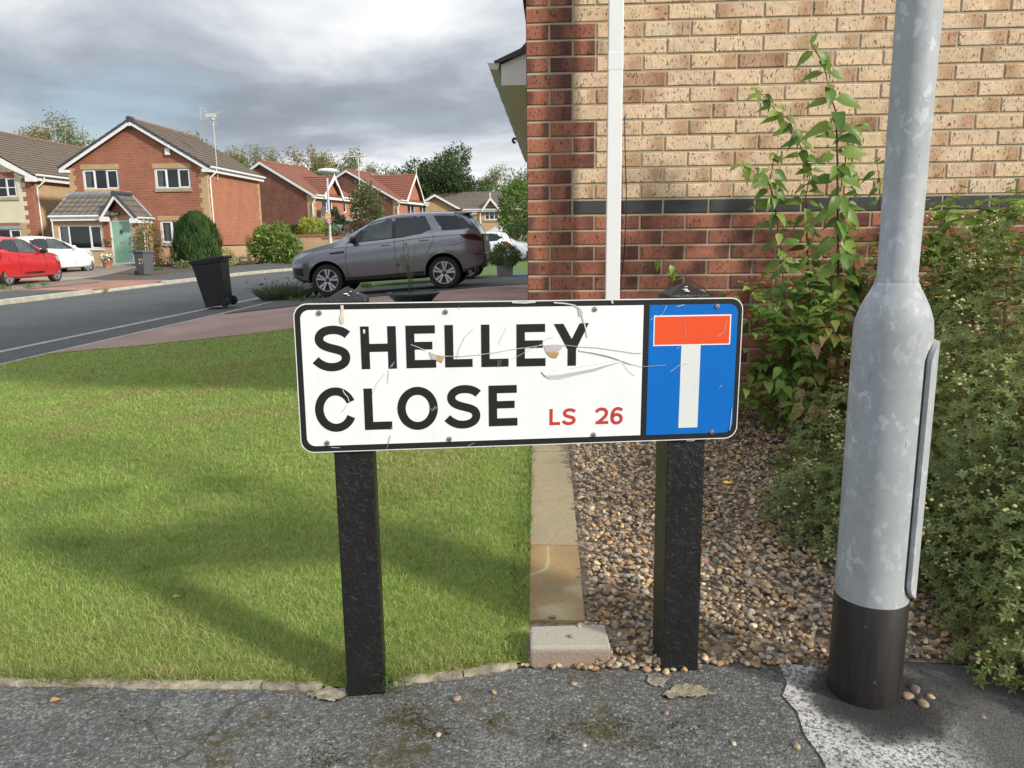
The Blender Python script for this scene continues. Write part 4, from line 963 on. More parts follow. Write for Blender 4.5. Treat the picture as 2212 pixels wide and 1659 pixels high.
for st, Y, r, sc, _ in stems:
    q = [np.array(at(*zp5(*p), Y+.04*math.sin(i*1.7))) for i, p in enumerate(st)]; B.tube(q, [r*(1-.65*i/(len(q)-1)) for i in range(len(q))], 6)
    tot = sum(np.linalg.norm(q[i+1]-q[i]) for i in range(len(q)-1)); s_ = .03; k = 0
    while s_ < tot+.01:
        rem = s_; i = 0
        while i < len(q)-2 and rem > np.linalg.norm(q[i+1]-q[i]): rem -= np.linalg.norm(q[i+1]-q[i]); i += 1
        t = (q[i+1]-q[i]); ln_ = np.linalg.norm(t); t /= ln_; p = q[i]+t*min(rem, ln_)
        a0 = (k % 2)*1.57+random.uniform(-.5, .5)
        for sg in (0, math.pi):
            a = a0+sg; h = np.array([math.cos(a), math.sin(a)*.8, 0]); h[1] = -abs(h[1])*.8; d = h*.8+t*.2+np.array([0, 0, random.uniform(-.9, .0)])
            l = random.uniform(.080, .125)*sc*(1 if s_ < tot*.85 else .8); n_ = np.array([random.uniform(-.4, .4), -.9, .6])
            pet = p+h*.012; B.tube([p, pet], .0011, 4); add_leaf(pet, d, n_, l, l*random.uniform(.19, .26), gcol(), random.uniform(.15, .75))
        s_ += random.uniform(.040, .062)*max(.75, sc); k += 1
    for _k in range(3): d = unit(1, .3)[0]; add_leaf(q[-1], d, np.array([0, -.3, 1.]), .05*sc, .013*sc, np.array((.25, .36, .09)), .4)
# bushy lower part: leafy side shoots
def shoots(n, box, Yr, size, cols, up=.2):
    for i in range(n):
        x, y = random.uniform(box[0], box[2]), random.uniform(box[1], box[3]); Y = random.uniform(*Yr); p = np.array(at(x, y, Y))
        if p[2] < ground(p[0], p[1])+.05: continue
        d0 = unit(1, up)[0]; d0[1] = -abs(d0[1]) if random.random() < .7 else d0[1]; L_ = random.uniform(.08, .2); q = [p+d0*L_*t+np.array([0, 0, -.03*t*t]) for t in (0, .4, .75, 1)]
        B.tube(q, [.0022, .0018, .0014, .001], 4, cap=False)
        for t in (0, .33, .66, 1):
            c = q[0]*(1-t)+q[-1]*t
            for sg in (-1, 1):
                s_ = np.cross(d0, [0, 0, 1]); s_ /= max(.1, np.linalg.norm(s_)); d = s_*sg+d0*.6+np.array([0, 0, random.uniform(-.5, .2)]); l = size*random.uniform(.7, 1.25)
                cc = np.array(random.choice(cols))*random.uniform(.7, 1.25); add_leaf(c, d, np.array([random.uniform(-.3, .3), -.3, 1.]), l, l*random.uniform(.24, .31), cc, random.uniform(.1, .6))
shoots(46, (1618, 585, 1800, 720), (3.42, 3.85), .047, GREENS)
shoots(52, (1610, 680, 1835, 820), (3.35, 3.85), .060, GREENS[:4])
shoots(40, (1605, 800, 1830, 890), (3.3, 3.85), .066, [(.14, .22, .045), (.12, .19, .04), (.19, .26, .055), (.25, .24, .07)])
shoots(22, (1740, 540, 1890, 700), (3.5, 3.85), .062, GREENS)
shoots(16, (1770, 690, 1850, 800), (3.25, 3.5), .062, [(.36, .27, .10), (.40, .25, .13), (.30, .33, .08), (.27, .18, .09)])
for (x, y) in ((1730, 868), (1755, 870), (1775, 872)):
    p = at(x, y, 3.2); add_leaf(p, np.array([(x-1752)/60, -.3, -.75]), np.array([0, -1., .5]), .10, .024, np.array((.38, .29, .12)), .3)
for (x, y, Y) in ((1440, 590, 3.78), (1448, 572, 3.75), (1460, 583, 3.74), (1478, 600, 3.76), (1500, 622, 3.7), (1520, 630, 3.7), (1424, 560, 3.8), (1560, 632, 3.6), (1585, 640, 3.6)):
    add_leaf(at(x, y, Y), unit(1, -.4)[0], np.array([0, -.5, 1.]), .06, .016, gcol(), .4)
B.tube([at(x, y, 3.76) for x, y in ((1428, 556), (1448, 575), (1475, 592), (1505, 612), (1540, 640))], .0022, 5)
B.build('stems', M_bark, sh, True, smooth=180)
V, F, cc = leaf_mesh(np.array(LP), np.array(LD), np.array(LN), np.array(LL), np.array(LW), np.array(LC), .28, np.array(LDr), 5, .7)
np_mesh('leaves', V, F, M_leaf, sh, smooth=180, cols=cc)
# ---- second clump of the same leaf behind the lamp column and the seedy bush
B = MB(); LP, LD, LN, LL, LW, LC, LDr = [], [], [], [], [], [], []
sh2 = thing('broad_leaved_shrub', 'light green broad-leaved shrub rising behind the seedy bush right of the lamp column', 'shrub', (2.1, 3.6, .15))
shoots(34, (2000, 465, 2190, 560), (3.4, 3.8), .072, GREENS, .4); shoots(22, (1990, 560, 2120, 680), (3.3, 3.7), .070, GREENS); shoots(16, (1985, 640, 2080, 760), (3.2, 3.6), .066, GREENS)
shoots(8, (2150, 430, 2230, 480), (3.4, 3.7), .062, GREENS, .4)
for (x0, y0, x1, y1) in ((2100, 900, 2050, 480), (2150, 900, 2180, 420), (2080, 900, 2110, 500), (2040, 900, 2010, 560)): B.tube([at(x0, y0, 3.6), at((x0+x1)/2+8, (y0+y1)/2, 3.6), at(x1, y1, 3.6)], [.005, .004, .002], 5)
B.build('stems', M_bark, sh2, True, smooth=180)
V, F, cc = leaf_mesh(np.array(LP), np.array(LD), np.array(LN), np.array(LL), np.array(LW), np.array(LC), .28, np.array(LDr), 5, .7)
np_mesh('leaves', V, F, M_leaf, sh2, smooth=180, cols=cc)
# ---- small-leaved bush with cream seed heads and a few yellow flowers
po_ = thing('seedy_bush', 'dense small-leaved bush with cream seed heads and yellow flowers beside the lamp column', 'bush', (1.75, 2.7, .1))
ELL = [((1.95, 2.75, .32), (.86, .88, .93)), ((1.55, 2.40, .25), (.48, .55, .62)), ((1.12, 2.62, .14), (.38, .36, .32)), ((1.36, 1.93, .10), (.36, .33, .38)), ((2.0, 3.2, .55), (.75, .5, .72)), ((1.22, 3.0, .18), (.34, .34, .40)), ((1.70, 1.86, .08), (.55, .34, .42))]
def shell(n, e, lo=.52):
    c, r = np.array(e[0]), np.array(e[1]); d = unit(n); rr_ = lo+(1-lo)*rng.random(n)**.5; lump = 1+.24*(vnoise(d[:, 0]*3+5+c[0], d[:, 1]*3+d[:, 2]*2+9, 2.1, int(c[1]*10))-.5)*2
    return c+d*r*(rr_*lump)[:, None], d
def keep_vis(P): return (P[:, 2] > ground_np(P[:, 0], P[:, 1])+.012) & (P[:, 1] < 3.93) & (np.hypot(P[:, 0]-LX, P[:, 1]-LY) > .11) & (P[:, 1] < P[:, 0]*0+4) & ((P[:, 0] > .70) | (P[:, 2] < .4))
PL, DL = [], []
for e, n in zip(ELL, (15500, 7500, 3800, 4200, 8000, 2000, 5500)):
    P, d = shell(n, e); PL.append(P); DL.append(d)
P = np.concatenate(PL); Dd = np.concatenate(DL); k = keep_vis(P); P = P[k]; Dd = Dd[k]; n = len(P)
tone = vnoise(P[:, 0]*5, P[:, 1]*5+P[:, 2]*4, 1.1, 21)[:, None]
base = np.array([.105, .140, .042])*(1-tone)+np.array([.225, .265, .085])*tone
V_, F_, C_ = [], [], []; off = 0
ax = Dd*.8+unit(n)*.6+np.array([0, -.12, .45]); ax /= np.linalg.norm(ax, axis=1)[:, None]; s1 = np.cross(ax, unit(n)); s1 /= np.linalg.norm(s1, axis=1)[:, None]; s2 = np.cross(ax, s1)
for q in range(5):
    a = q*1.2566-1.2; d = (s1*math.cos(a)+s2*math.sin(a))*.95+ax*.30; l = (.0135+.0095*rng.random(n))*(1 if q else 1.15)
    V, F, cc = leaf_mesh(P, d, ax, l, l*.21, base*(.75+.5*rng.random(n))[:, None], .3, .12, 2, 1.0); V_.append(V); F_.append(F+off); C_.append(cc); off += len(V)
np_mesh('leaves', np.concatenate(V_), np.concatenate(F_), leaf_mat('small_leaf', .25, .5, .35), po_, smooth=180, cols=np.concatenate(C_))
B = MB()
for e, n in zip(ELL, (70, 30, 25, 20, 30, 20, 20)):
    P, d = shell(n, e, .9); P = P[keep_vis(P)]; c0 = np.array([e[0][0], e[0][1], .05])
    for p in P:
        m_ = c0+(p-c0)*.5+np.array([random.uniform(-.06, .06), random.uniform(-.06, .06), -.05]); B.tube([c0+(p-c0)*.15, m_, p], [.004, .0026, .001], 4, cap=False)
B.build('twigs', M_twig, po_, True, smooth=180)
VV, FF, CC = [], [], []; off = 0; SVv, SFf = ico(1)
P = []
for e, n in zip(ELL, (230, 130, 95, 85, 100, 40, 95)):
    q, d = shell(n, e, .97); P.append(q+d*.006)
P = np.concatenate(P); P = P[keep_vis(P)]
for p in P:
    col = np.array(random.choice([(.50, .46, .20), (.56, .51, .26), (.44, .43, .16), (.52, .40, .22)]))
    for k in range(random.randint(3, 10)):
        r = random.uniform(.0038, .0064); VV.append(SVv*r*np.array([1, 1, .8])+p+rng.normal(size=3)*.016); FF.append(SFf+off); CC.append(np.repeat((col*random.uniform(.75, 1.2))[None], len(SVv), 0)); off += len(SVv)
s = NT('seed_head'); s.set(s.attr('col'), .8, 0, .3)
np_mesh('seed_heads', np.concatenate(VV), np.concatenate(FF), s.mat, po_, smooth=180, cols=np.concatenate(CC))
M_yel = mat('yellow_petal', (.80, .55, .02), .5, var=.08)
for (x, y, Y) in ((2184, 522, 3.05), (2196, 525, 3.05), (2145, 564, 3.1), (2159, 565, 3.1), (2025, 644, 2.9), (1570, 1044, 2.62), (2195, 585, 2.8)):
    p = np.array(at(x, y, Y)); b = MB()
    for k in range(5):
        a = k*1.2566+.3; d = Vector((math.cos(a), math.sin(a)*.8-.2, .35)); s_ = Vector((-math.sin(a), math.cos(a), 0)); q = Vector(p)
        b.add([q, q+d*.009+s_*.007, q+d*.016+s_*.003, q+d*.016-s_*.003, q+d*.009-s_*.007], [(0, 1, 2, 3, 4)])
    b.sphere(p+np.array([0, 0, .003]), .003, 6, 4); b.build('flower', M_yel, po_, True)

# ================================================================== LOOSE PEBBLES AND LITTER ON THE TARMAC
stones = [((990, 1512), .015, 8, 'cream pebble on the tarmac right of the left black post'), ((1067, 1497), .010, 11, 'small buff pebble on the tarmac in front of the lawn corner'), ((1240, 1478), .0115, 8, 'tan pebble on the tarmac in front of the pale concrete block'),
          ((948, 1590), .011, 6, 'pale chipped pebble lying in the moss on the tarmac'), ((1440, 1545), .0105, 8, 'yellowish pebble on the tarmac below the broken patch'), ((1262, 1610), .008, 6, 'cream pebble near the bottom edge between the two posts'),
          ((1585, 1607), .009, 6, 'white pebble on the tarmac left of the oversprayed patch'), ((1720, 1614), .0115, 4, 'reddish brown pebble at the bottom beside the oversprayed patch'), ((1757, 1575), .008, 5, 'orange pebble on the crack of the oversprayed patch'),
          ((1976, 1493), .020, 10, 'flat pinkish stone, topmost of the heap right of the black foot'), ((1960, 1508), .018, 5, 'round pinkish stone on the left of the heap by the black foot'), ((1993, 1525), .017, 5, 'brown stone at the front of the heap by the black foot'), ((2010, 1508), .012, 4, 'small brown stone on the right of the heap by the black foot'),
          ((1946, 1541), .007, 6, 'tiny cream pebble beside the front of the black foot'), ((2125, 1552), .010, 8, 'tan pebble under the hanging sprigs of the seedy bush'),
          ((1192, 1335), .014, 4, 'pinkish pebble on the orange banded edging slab'), ((1252, 1352), .011, 4, 'brown pebble on the back edge of the concrete block'), ((1232, 1377), .010, 7, 'dark pebble in the middle of the concrete block'),
          ((985, 1450), .012, 8, 'tan pebble in the grass at the lawn foot'), ((1140, 1437), .013, 4, 'brown pebble at the left foot of the concrete block'), ((1210, 1430), .014, 8, 'orange pebble against the front of the concrete block'), ((1700, 1458), .010, 11, 'red stone chip on the edge of the oversprayed patch')]
for i, ((x, y), r, ci, lb) in enumerate(stones):
    top = .058 if 15 < i < 18 else (.016 if i == 15 else .0); p = on(x, y, top); PEBi = PEB[(i*5+3) % 14]*r
    a = random.random()*6.28; Rz = np.array([[math.cos(a), -math.sin(a), 0], [math.sin(a), math.cos(a), 0], [0, 0, 1]]); v = PEBi@Rz.T; v = v+np.array([0, 0, -v[:, 2].min()-.0015])
    col = PCOL[ci % 12]*1.15
    o = np_mesh('pebble', v, IF, M_peb, smooth=180, cols=np.repeat(col[None], len(v), 0)); o.location = tuple(p); tag(o, lb, 'pebble', 'loose pebbles on the tarmac and edging')
def jag(P, n=6, a=.006):
    o = []
    for p, q in zip(P, P[1:]+P[:1]):
        for i in range(n): o.append((p[0]+(q[0]-p[0])*i/n+random.uniform(-a, a), p[1]+(q[1]-p[1])*i/n+random.uniform(-a, a)))
    return o
# crumbled patches in the tarmac by the posts, gone down to pale stone
M_rubble = mat('crumbled_concrete', (.27, .235, .165), .95, var=.5, scale=40, bump=1, bscale=70, bd=.01)
sheet('pavement', jag(pts((1432, 1500), (1475, 1478), (1510, 1484), (1545, 1500), (1505, 1508), (1470, 1508), (1440, 1512))), M_rubble, .005, .5)
sheet('pavement', jag(pts((1398, 1460), (1440, 1470), (1432, 1488), (1400, 1480)), 5, .004), M_rubble, .005, .5)
sheet('pavement', jag(pts((665, 1505), (700, 1488), (748, 1490), (745, 1508), (715, 1522), (690, 1512))), M_rubble, .006, .5)
# cushions of moss and dead grass on the tarmac
V_, F_, C_ = [], [], []; off = 0
for (x, y, sx_, n) in ((700, 1640, 60, 200), (880, 1545, 40, 130), (950, 1585, 34, 110), (910, 1565, 40, 100), (1345, 1565, 40, 90), (1480, 1575, 40, 90), (1190, 1595, 40, 90), (1070, 1560, 30, 40), (1400, 1610, 50, 90), (1280, 1570, 60, 80), (300, 1560, 60, 60), (620, 1570, 50, 60)):
    q = np.array([on(x+random.gauss(0, sx_*.7), y+random.gauss(0, sx_*.3)) for _ in range(n)]); k = rng.normal(size=(n, 3))*.4+np.array([0, 0, 1])
    c = np.array([.085, .075, .022])*(.5+rng.random(n))[:, None]; V, F, cc = simple_leaves(q-np.array([0, 0, .001]), k, unit(n), .003+.005*rng.random(n), .0014+.0016*rng.random(n), c); V_.append(V); F_.append(F+off); C_.append(cc); off += len(V)
for k in range(70):
    p = on(random.uniform(0, 1750), random.uniform(1500, 1655)); d = unit(1)[0]*np.array([1, 1, .12]); V, F, cc = simple_leaves(np.array([p+[0, 0, .003]]), np.array([d]), np.array([[0, 0, 1.]]), np.array([random.uniform(.02, .05)]), np.array([.0009]), np.array([[.40, .33, .2]])); V_.append(V); F_.append(F+off); C_.append(cc); off += len(V)
stuff(np_mesh('moss', np.concatenate(V_), np.concatenate(F_), M_leaf, cols=np.concatenate(C_)), 'brown green moss cushions and dry grass stalks on the tarmac', 'moss')
# fallen leaves on the lawn and path
for (x, y, col, lb) in ((372, 1290, (.55, .40, .06), 'yellow fallen leaf on the lawn in the shade'), (106, 1515, (.62, .38, .12), 'orange fallen leaf on the tarmac at the far left'), (677, 1148, (.35, .16, .10), 'brown fallen leaf on the lawn left of the left post'), (1135, 1170, (.40, .13, .12), 'reddish fallen leaf on the lawn near the edging'), (936, 1048, (.38, .14, .10), 'reddish brown fallen leaf on the lawn right of the left post')):
    p = on(x, y, .035 if y < 1400 else .004); V, F, cc = leaf_mesh(np.array([p]), np.array([[.8, .5, .1]]), np.array([[0, -.2, 1.]]), np.array([.026]), np.array([.008]), np.array([col]), .3, .2, 4)
    tag(np_mesh('fallen_leaf', V, F, M_leaf, smooth=180, cols=cc), lb, 'leaf', 'fallen leaves')
# ================================================================== CARS
def paint(name, col, metal=.0, rough=.28, flake=False):
    s = NT(name); c = s.mix(s.noise(3, 4), tuple(q*.93 for q in col), tuple(min(1, q*1.06) for q in col))
    low = s.ramp(s.sep(s.co())[2], [(.22, .55), (.55, 0.)]); dirt = s.math('MULTIPLY', low, s.ramp(s.noise(9, 5, .65), [(.3, .2), (.7, 1.)]))
    c = s.mix(s.math('MULTIPLY', dirt, .5), c, (.14, .12, .10)); return s.set(c, s.math('ADD', rough, s.math('MULTIPLY', dirt, .4)), metal, .5, coat=.6)
s = NT('car_glass'); M_cglass = s.set((.008, .010, .011), .04, 0, .6)
s = NT('clear_car_glass'); M_cglass2 = s.set(s.mix(s.ramp(s.noise(4, 3, v=s.mapping(s.co(), scale=(1, .2, 1.4))), [(.3, 0.), (.75, 1.)]), (.025, .032, .032), (.075, .10, .095)), .05, 0, .6)
M_tyre = mat('tyre_rubber', (.020, .020, .020), .85, var=.25, scale=10); M_alloy = mat('alloy', (.55, .56, .58), .32, .75, var=.1); M_dalloy = mat('dark_alloy', (.05, .05, .055), .4, .6)
M_trim = mat('black_trim', (.015, .015, .016), .5, var=.2); M_lamp_r = mat('red_lens', (.30, .01, .012), .15, var=.1); M_lamp_d = mat('smoked_lens', (.035, .012, .012), .12, var=.2); M_lamp_c = mat('clear_lens', (.42, .45, .47), .12, var=.3, scale=12)
M_plate_y = mat('yellow_plate', (.72, .50, .03), .4); M_well = mat('arch_liner', (.008, .008, .008), .9)
def interp(pts, x): return float(np.interp(x, [p[0] for p in pts], [p[1] for p in pts]))
def smooth_interp(pts, x, w=.07): return sum(interp(pts, x+d*w)*k for d, k in ((-1, .25), (0, .5), (1, .25)))
class Car:
    def __init__(s, P): s.P = P
    def section(s, x):
        P = s.P; zb = smooth_interp(P['bottom'], x); zt = smooth_interp(P['top'], x, .05); zl = min(smooth_interp(P['belt'], x), zt-.02); wl = smooth_interp(P['width'], x); wt = smooth_interp(P['roofw'], x)
        zm = zb+(zl-zb)*.55; hi = zt-zl
        if hi < .12: wt_ = wl*.93
        else: wt_ = wl*.93+(wt-wl*.93)*min(1, (hi-.12)/.25)
        cr = .035 if hi > .2 else .045
        return [(0, zb), (wl*.86, zb), (wl*.955, zb+.06), (wl*.985, zb+(zl-zb)*.28), (wl, zm), (wl*.985, zb+(zl-zb)*.80), (wl*.955, zl-.012), (wl*.935, zl+min(.03, hi*.25)),
                (wl*.93+(wt_-wl*.93)*.55, zl+hi*.50), (wt_, zl+hi*.84), (wt_-.045, zl+hi*.94), (wt_-.15, zt), (0, zt+cr)]
    def hw(s, x, z):
        q = s.section(x)[1:12]
        for a, b_ in zip(q[:-1], q[1:]):
            if a[1] <= z <= b_[1]: return a[0]+(b_[0]-a[0])*(z-a[1])/max(1e-5, b_[1]-a[1])
        return q[0][0] if z < q[0][1] else q[-1][0]
    def body(s):
        P = s.P; xs = np.unique(np.concatenate([np.linspace(P['x0'], P['x1'], 44), [P['x0']+.03, P['x0']+.08, P['x1']-.03, P['x1']-.08]])); b = MB(); vs = []; n = 13
        for x in xs:
            q = s.section(x); vs += [(x, y, z) for y, z in q]+[(x, -y, z) for y, z in q[-2:0:-1]]
        m = 2*n-2; fs = []
        for i in range(len(xs)-1):
            for j in range(m): k = (j+1) % m; fs.append((i*m+j, (i+1)*m+j, (i+1)*m+k, i*m+k))
        fs.append(tuple(range(m))); fs.append(tuple(range((len(xs)-1)*m, len(xs)*m))[::-1]); b.add(vs, fs); return b
    def panel(s, b, top, bot, off=.004, n=4, both=True, m=0, k=10, sides=None):
        def rs(p):
            L = [0]
            for a, c in zip(p[:-1], p[1:]): L.append(L[-1]+math.hypot(c[0]-a[0], c[1]-a[1]))
            return [(float(np.interp(L[-1]*i/k, L, [q[0] for q in p])), float(np.interp(L[-1]*i/k, L, [q[1] for q in p]))) for i in range(k+1)]
        top, bot = rs(top), rs(bot)
        for sg in (sides or ((1, -1) if both else (1,))):
            vs = []
            for i in range(k+1):
                for j in range(n+1):
                    t = j/n; x = top[i][0]*t+bot[i][0]*(1-t); z = top[i][1]*t+bot[i][1]*(1-t); vs.append((x, sg*(s.hw(x, z)+off), z))
            fs = [(i*(n+1)+j, (i+1)*(n+1)+j, (i+1)*(n+1)+j+1, i*(n+1)+j+1) for i in range(k) for j in range(n)]
            b.add(vs, [f[::-1] for f in fs] if sg > 0 else fs, m)
    def line(s, b, pts_, w=.010, off=.0035, m=0, sides=(1, -1)):
        P2 = []
        for a, c in zip(pts_[:-1], pts_[1:]):
            n = max(2, int(math.hypot(c[0]-a[0], c[1]-a[1])/.06)); P2 += [(a[0]+(c[0]-a[0])*i/n, a[1]+(c[1]-a[1])*i/n) for i in range(n)]
        P2.append(pts_[-1])
        for sg in sides:
            vs = []
            for i, p in enumerate(P2):
                a, c = P2[max(0, i-1)], P2[min(len(P2)-1, i+1)]; d = np.array([c[0]-a[0], c[1]-a[1]]); d /= np.linalg.norm(d); e = np.array([-d[1], d[0]])*w/2
                for k in (-1, 1): x, z = p[0]+e[0]*k, p[1]+e[1]*k; vs.append((x, sg*(s.hw(x, z)+off), z))
            fs = [(2*i, 2*i+1, 2*i+3, 2*i+2) for i in range(len(P2)-1)]; b.add(vs, fs if sg < 0 else [f[::-1] for f in fs], m)
def wheel_parts(car, x, y, r, rr_, spokes, sg, style):
    b = MB(); w = .205 if r > .33 else .175
    b.lathe([(rr_*.98, -w/2), (r*.93, -w/2), (r*.985, -w/2+.03), (r, -w*.2), (r, w*.2), (r*.985, w/2-.03), (r*.93, w/2), (rr_*.98, w/2)], 40, (x, y, r), axis='y', capb=False, capt=False); wh = b.build('wheel', M_tyre, car, smooth=40)
    b = MB(); yo = y+sg*(w/2-.012)
    b.lathe([(rr_*.99, sg*.012), (rr_*.93, sg*.012), (rr_*.90, -sg*.07)], 40, (x, yo, r), axis='y', capb=False, capt=False, m=0)
    b.lathe([(rr_*.92, -sg*.075), (.01, -sg*.075)], 32, (x, yo, r), axis='y', capb=False, capt=False, m=1); b.lathe([(.010, sg*.004), (rr_*.17, sg*.004), (rr_*.20, -sg*.02), (rr_*.2, -sg*.07)], 20, (x, yo, r), axis='y', capb=True, capt=False, m=1)
    for k in range(spokes):
        for dv in ((-.19, .19) if style == 'pair' else (0,)):
            a = 2*math.pi*k/spokes+math.pi/2+dv+.1; tw = .30 if style == 'twist' else 0; vs = []
            for t in (.14, .5, .95):
                aa = a+tw*t*t; wd = (.019 if style == 'pair' else .055)*(1-.15*t)*(r/.37)+(.012 if t > .9 else 0); d = np.array([math.cos(aa), math.sin(aa)]); e = np.array([-d[1], d[0]])
                for q in (-1, 1): p = d*rr_*t+e*wd*q; vs.append((x+p[0], yo+sg*(.008-.012*(1-t)), r+p[1]))
                for q in (-1, 1): p = d*rr_*t+e*wd*q; vs.append((x+p[0], yo-sg*.035, r+p[1]))
            fs = []
            for i in range(2): o = i*4; fs += [(o, o+1, o+5, o+4), (o, o+4, o+6, o+2), (o+1, o+3, o+7, o+5)]
            b.add(vs, fs, 0)
    b.build('rim', [M_alloy if style != 'dark' else M_alloy, M_dalloy], wh, smooth=35)
def cut_arches(o, P):
    b = MB()
    for wx in P['wheels']:
        for sg in (1, -1): b.lathe([(P['arch'], .50*sg), (P['arch'], 1.3*sg)], 40, (wx, 0, P['r']+.015), axis='y')
    c = b.build('cutter', M_well); md = o.modifiers.new('arch', 'BOOLEAN'); md.operation = 'DIFFERENCE'; md.object = c; md.solver = 'EXACT'; md.material_mode = 'TRANSFER'
    dg = bpy.context.evaluated_depsgraph_get(); me = bpy.data.meshes.new_from_object(o.evaluated_get(dg)); o.modifiers.clear(); o.data = me; bpy.data.objects.remove(c)
    me.shade_smooth(); me.set_sharp_from_angle(angle=R_(38))
def make_car(name, label, cat, P, M_paint, group=None):
    car = thing(name, label, cat, group=group); c = Car(P); b = c.body(); b.v and None
    body = b.build('body', [M_paint], None, smooth=38); cut_arches(body, P); body.parent = car
    for (top, bot, mi) in P['windows']:
        for sg in (1, -1): b = MB(); c.panel(b, top, bot, .005, sides=(sg,)); b.build('window', [M_cglass, M_cglass2][mi], car, smooth=60)
    if P.get('pillars'):
        for top, bot in P['pillars']:
            for sg in (1, -1): b = MB(); c.panel(b, top, bot, .0035, k=6, sides=(sg,)); b.build('window_surround', M_trim, car, smooth=60)
    # windscreen and rear window follow the top of the loft
    for nm, (xa, xb), wk in P['screens']:
        b = MB()
        def f(u, v):
            x = xa+(xb-xa)*u; q = c.section(x); z_ = q[12][1]; w = q[11][0]*.97; y = (v-.5)*2*w; t = abs(y)/max(.01, q[11][0]); return (x, y, q[12][1]*(1-t*t)+q[11][1]*t*t+.004+.002)
        b.grid(f, 6, 6); b.build(nm, M_cglass, car, smooth=60)
    for l in P['seams']:
        for sg in (1, -1): b = MB(); c.line(b, l, P.get('seamw', .009), sides=(sg,)); b.build('door_seam', M_trim, car)
    if P.get('sill'):
        for (top, bot), ms_ in zip(P['sill'], (M_trim, M_trim)):
            for sg in (1, -1): b = MB(); c.panel(b, top, bot, .012, k=14, sides=(sg,)); b.build('sill', ms_, car, smooth=60)
    for (x, z) in P['handles']:
        for sg in (1, -1):
            b = MB(); y = c.hw(x, z); b.box(x-.10, sg*(y-.005), z-.012, x+.10, sg*(y+.028), z+.014); b.build('door_handle', M_paint, car, bevel=.006)
    for sg in (1, -1):
        x, z = P['mirror']; y = c.hw(x, z); b = MB(); b.sphere((x, sg*(y+.13), z+.05), .115, 12, 8, sq=(.62, 1, .72)); b.box(x-.03, sg*(y-.02), z-.03, x+.03, sg*(y+.09), z+.02); b.build('wing_mirror', M_trim if P.get('blackmirror', 1) else M_paint, car, smooth=50)
    for nm, top, bot, m in P['lights']:
        for sg_ in (0, 1):
            b = MB(); c.panel(b, top, bot, .006, both=False, k=8)
            if sg_: b.v = [(x, -y, z) for x, y, z in b.v]; b.f = [f[::-1] for f in b.f]
            b.build(nm, m, car, smooth=60)
    for wx in P['wheels']:
        for sg in (1, -1): wheel_parts(car, wx, sg*(P['track']), P['r'], P['rim'], P['spokes'], sg, P['style'])
    return car, c
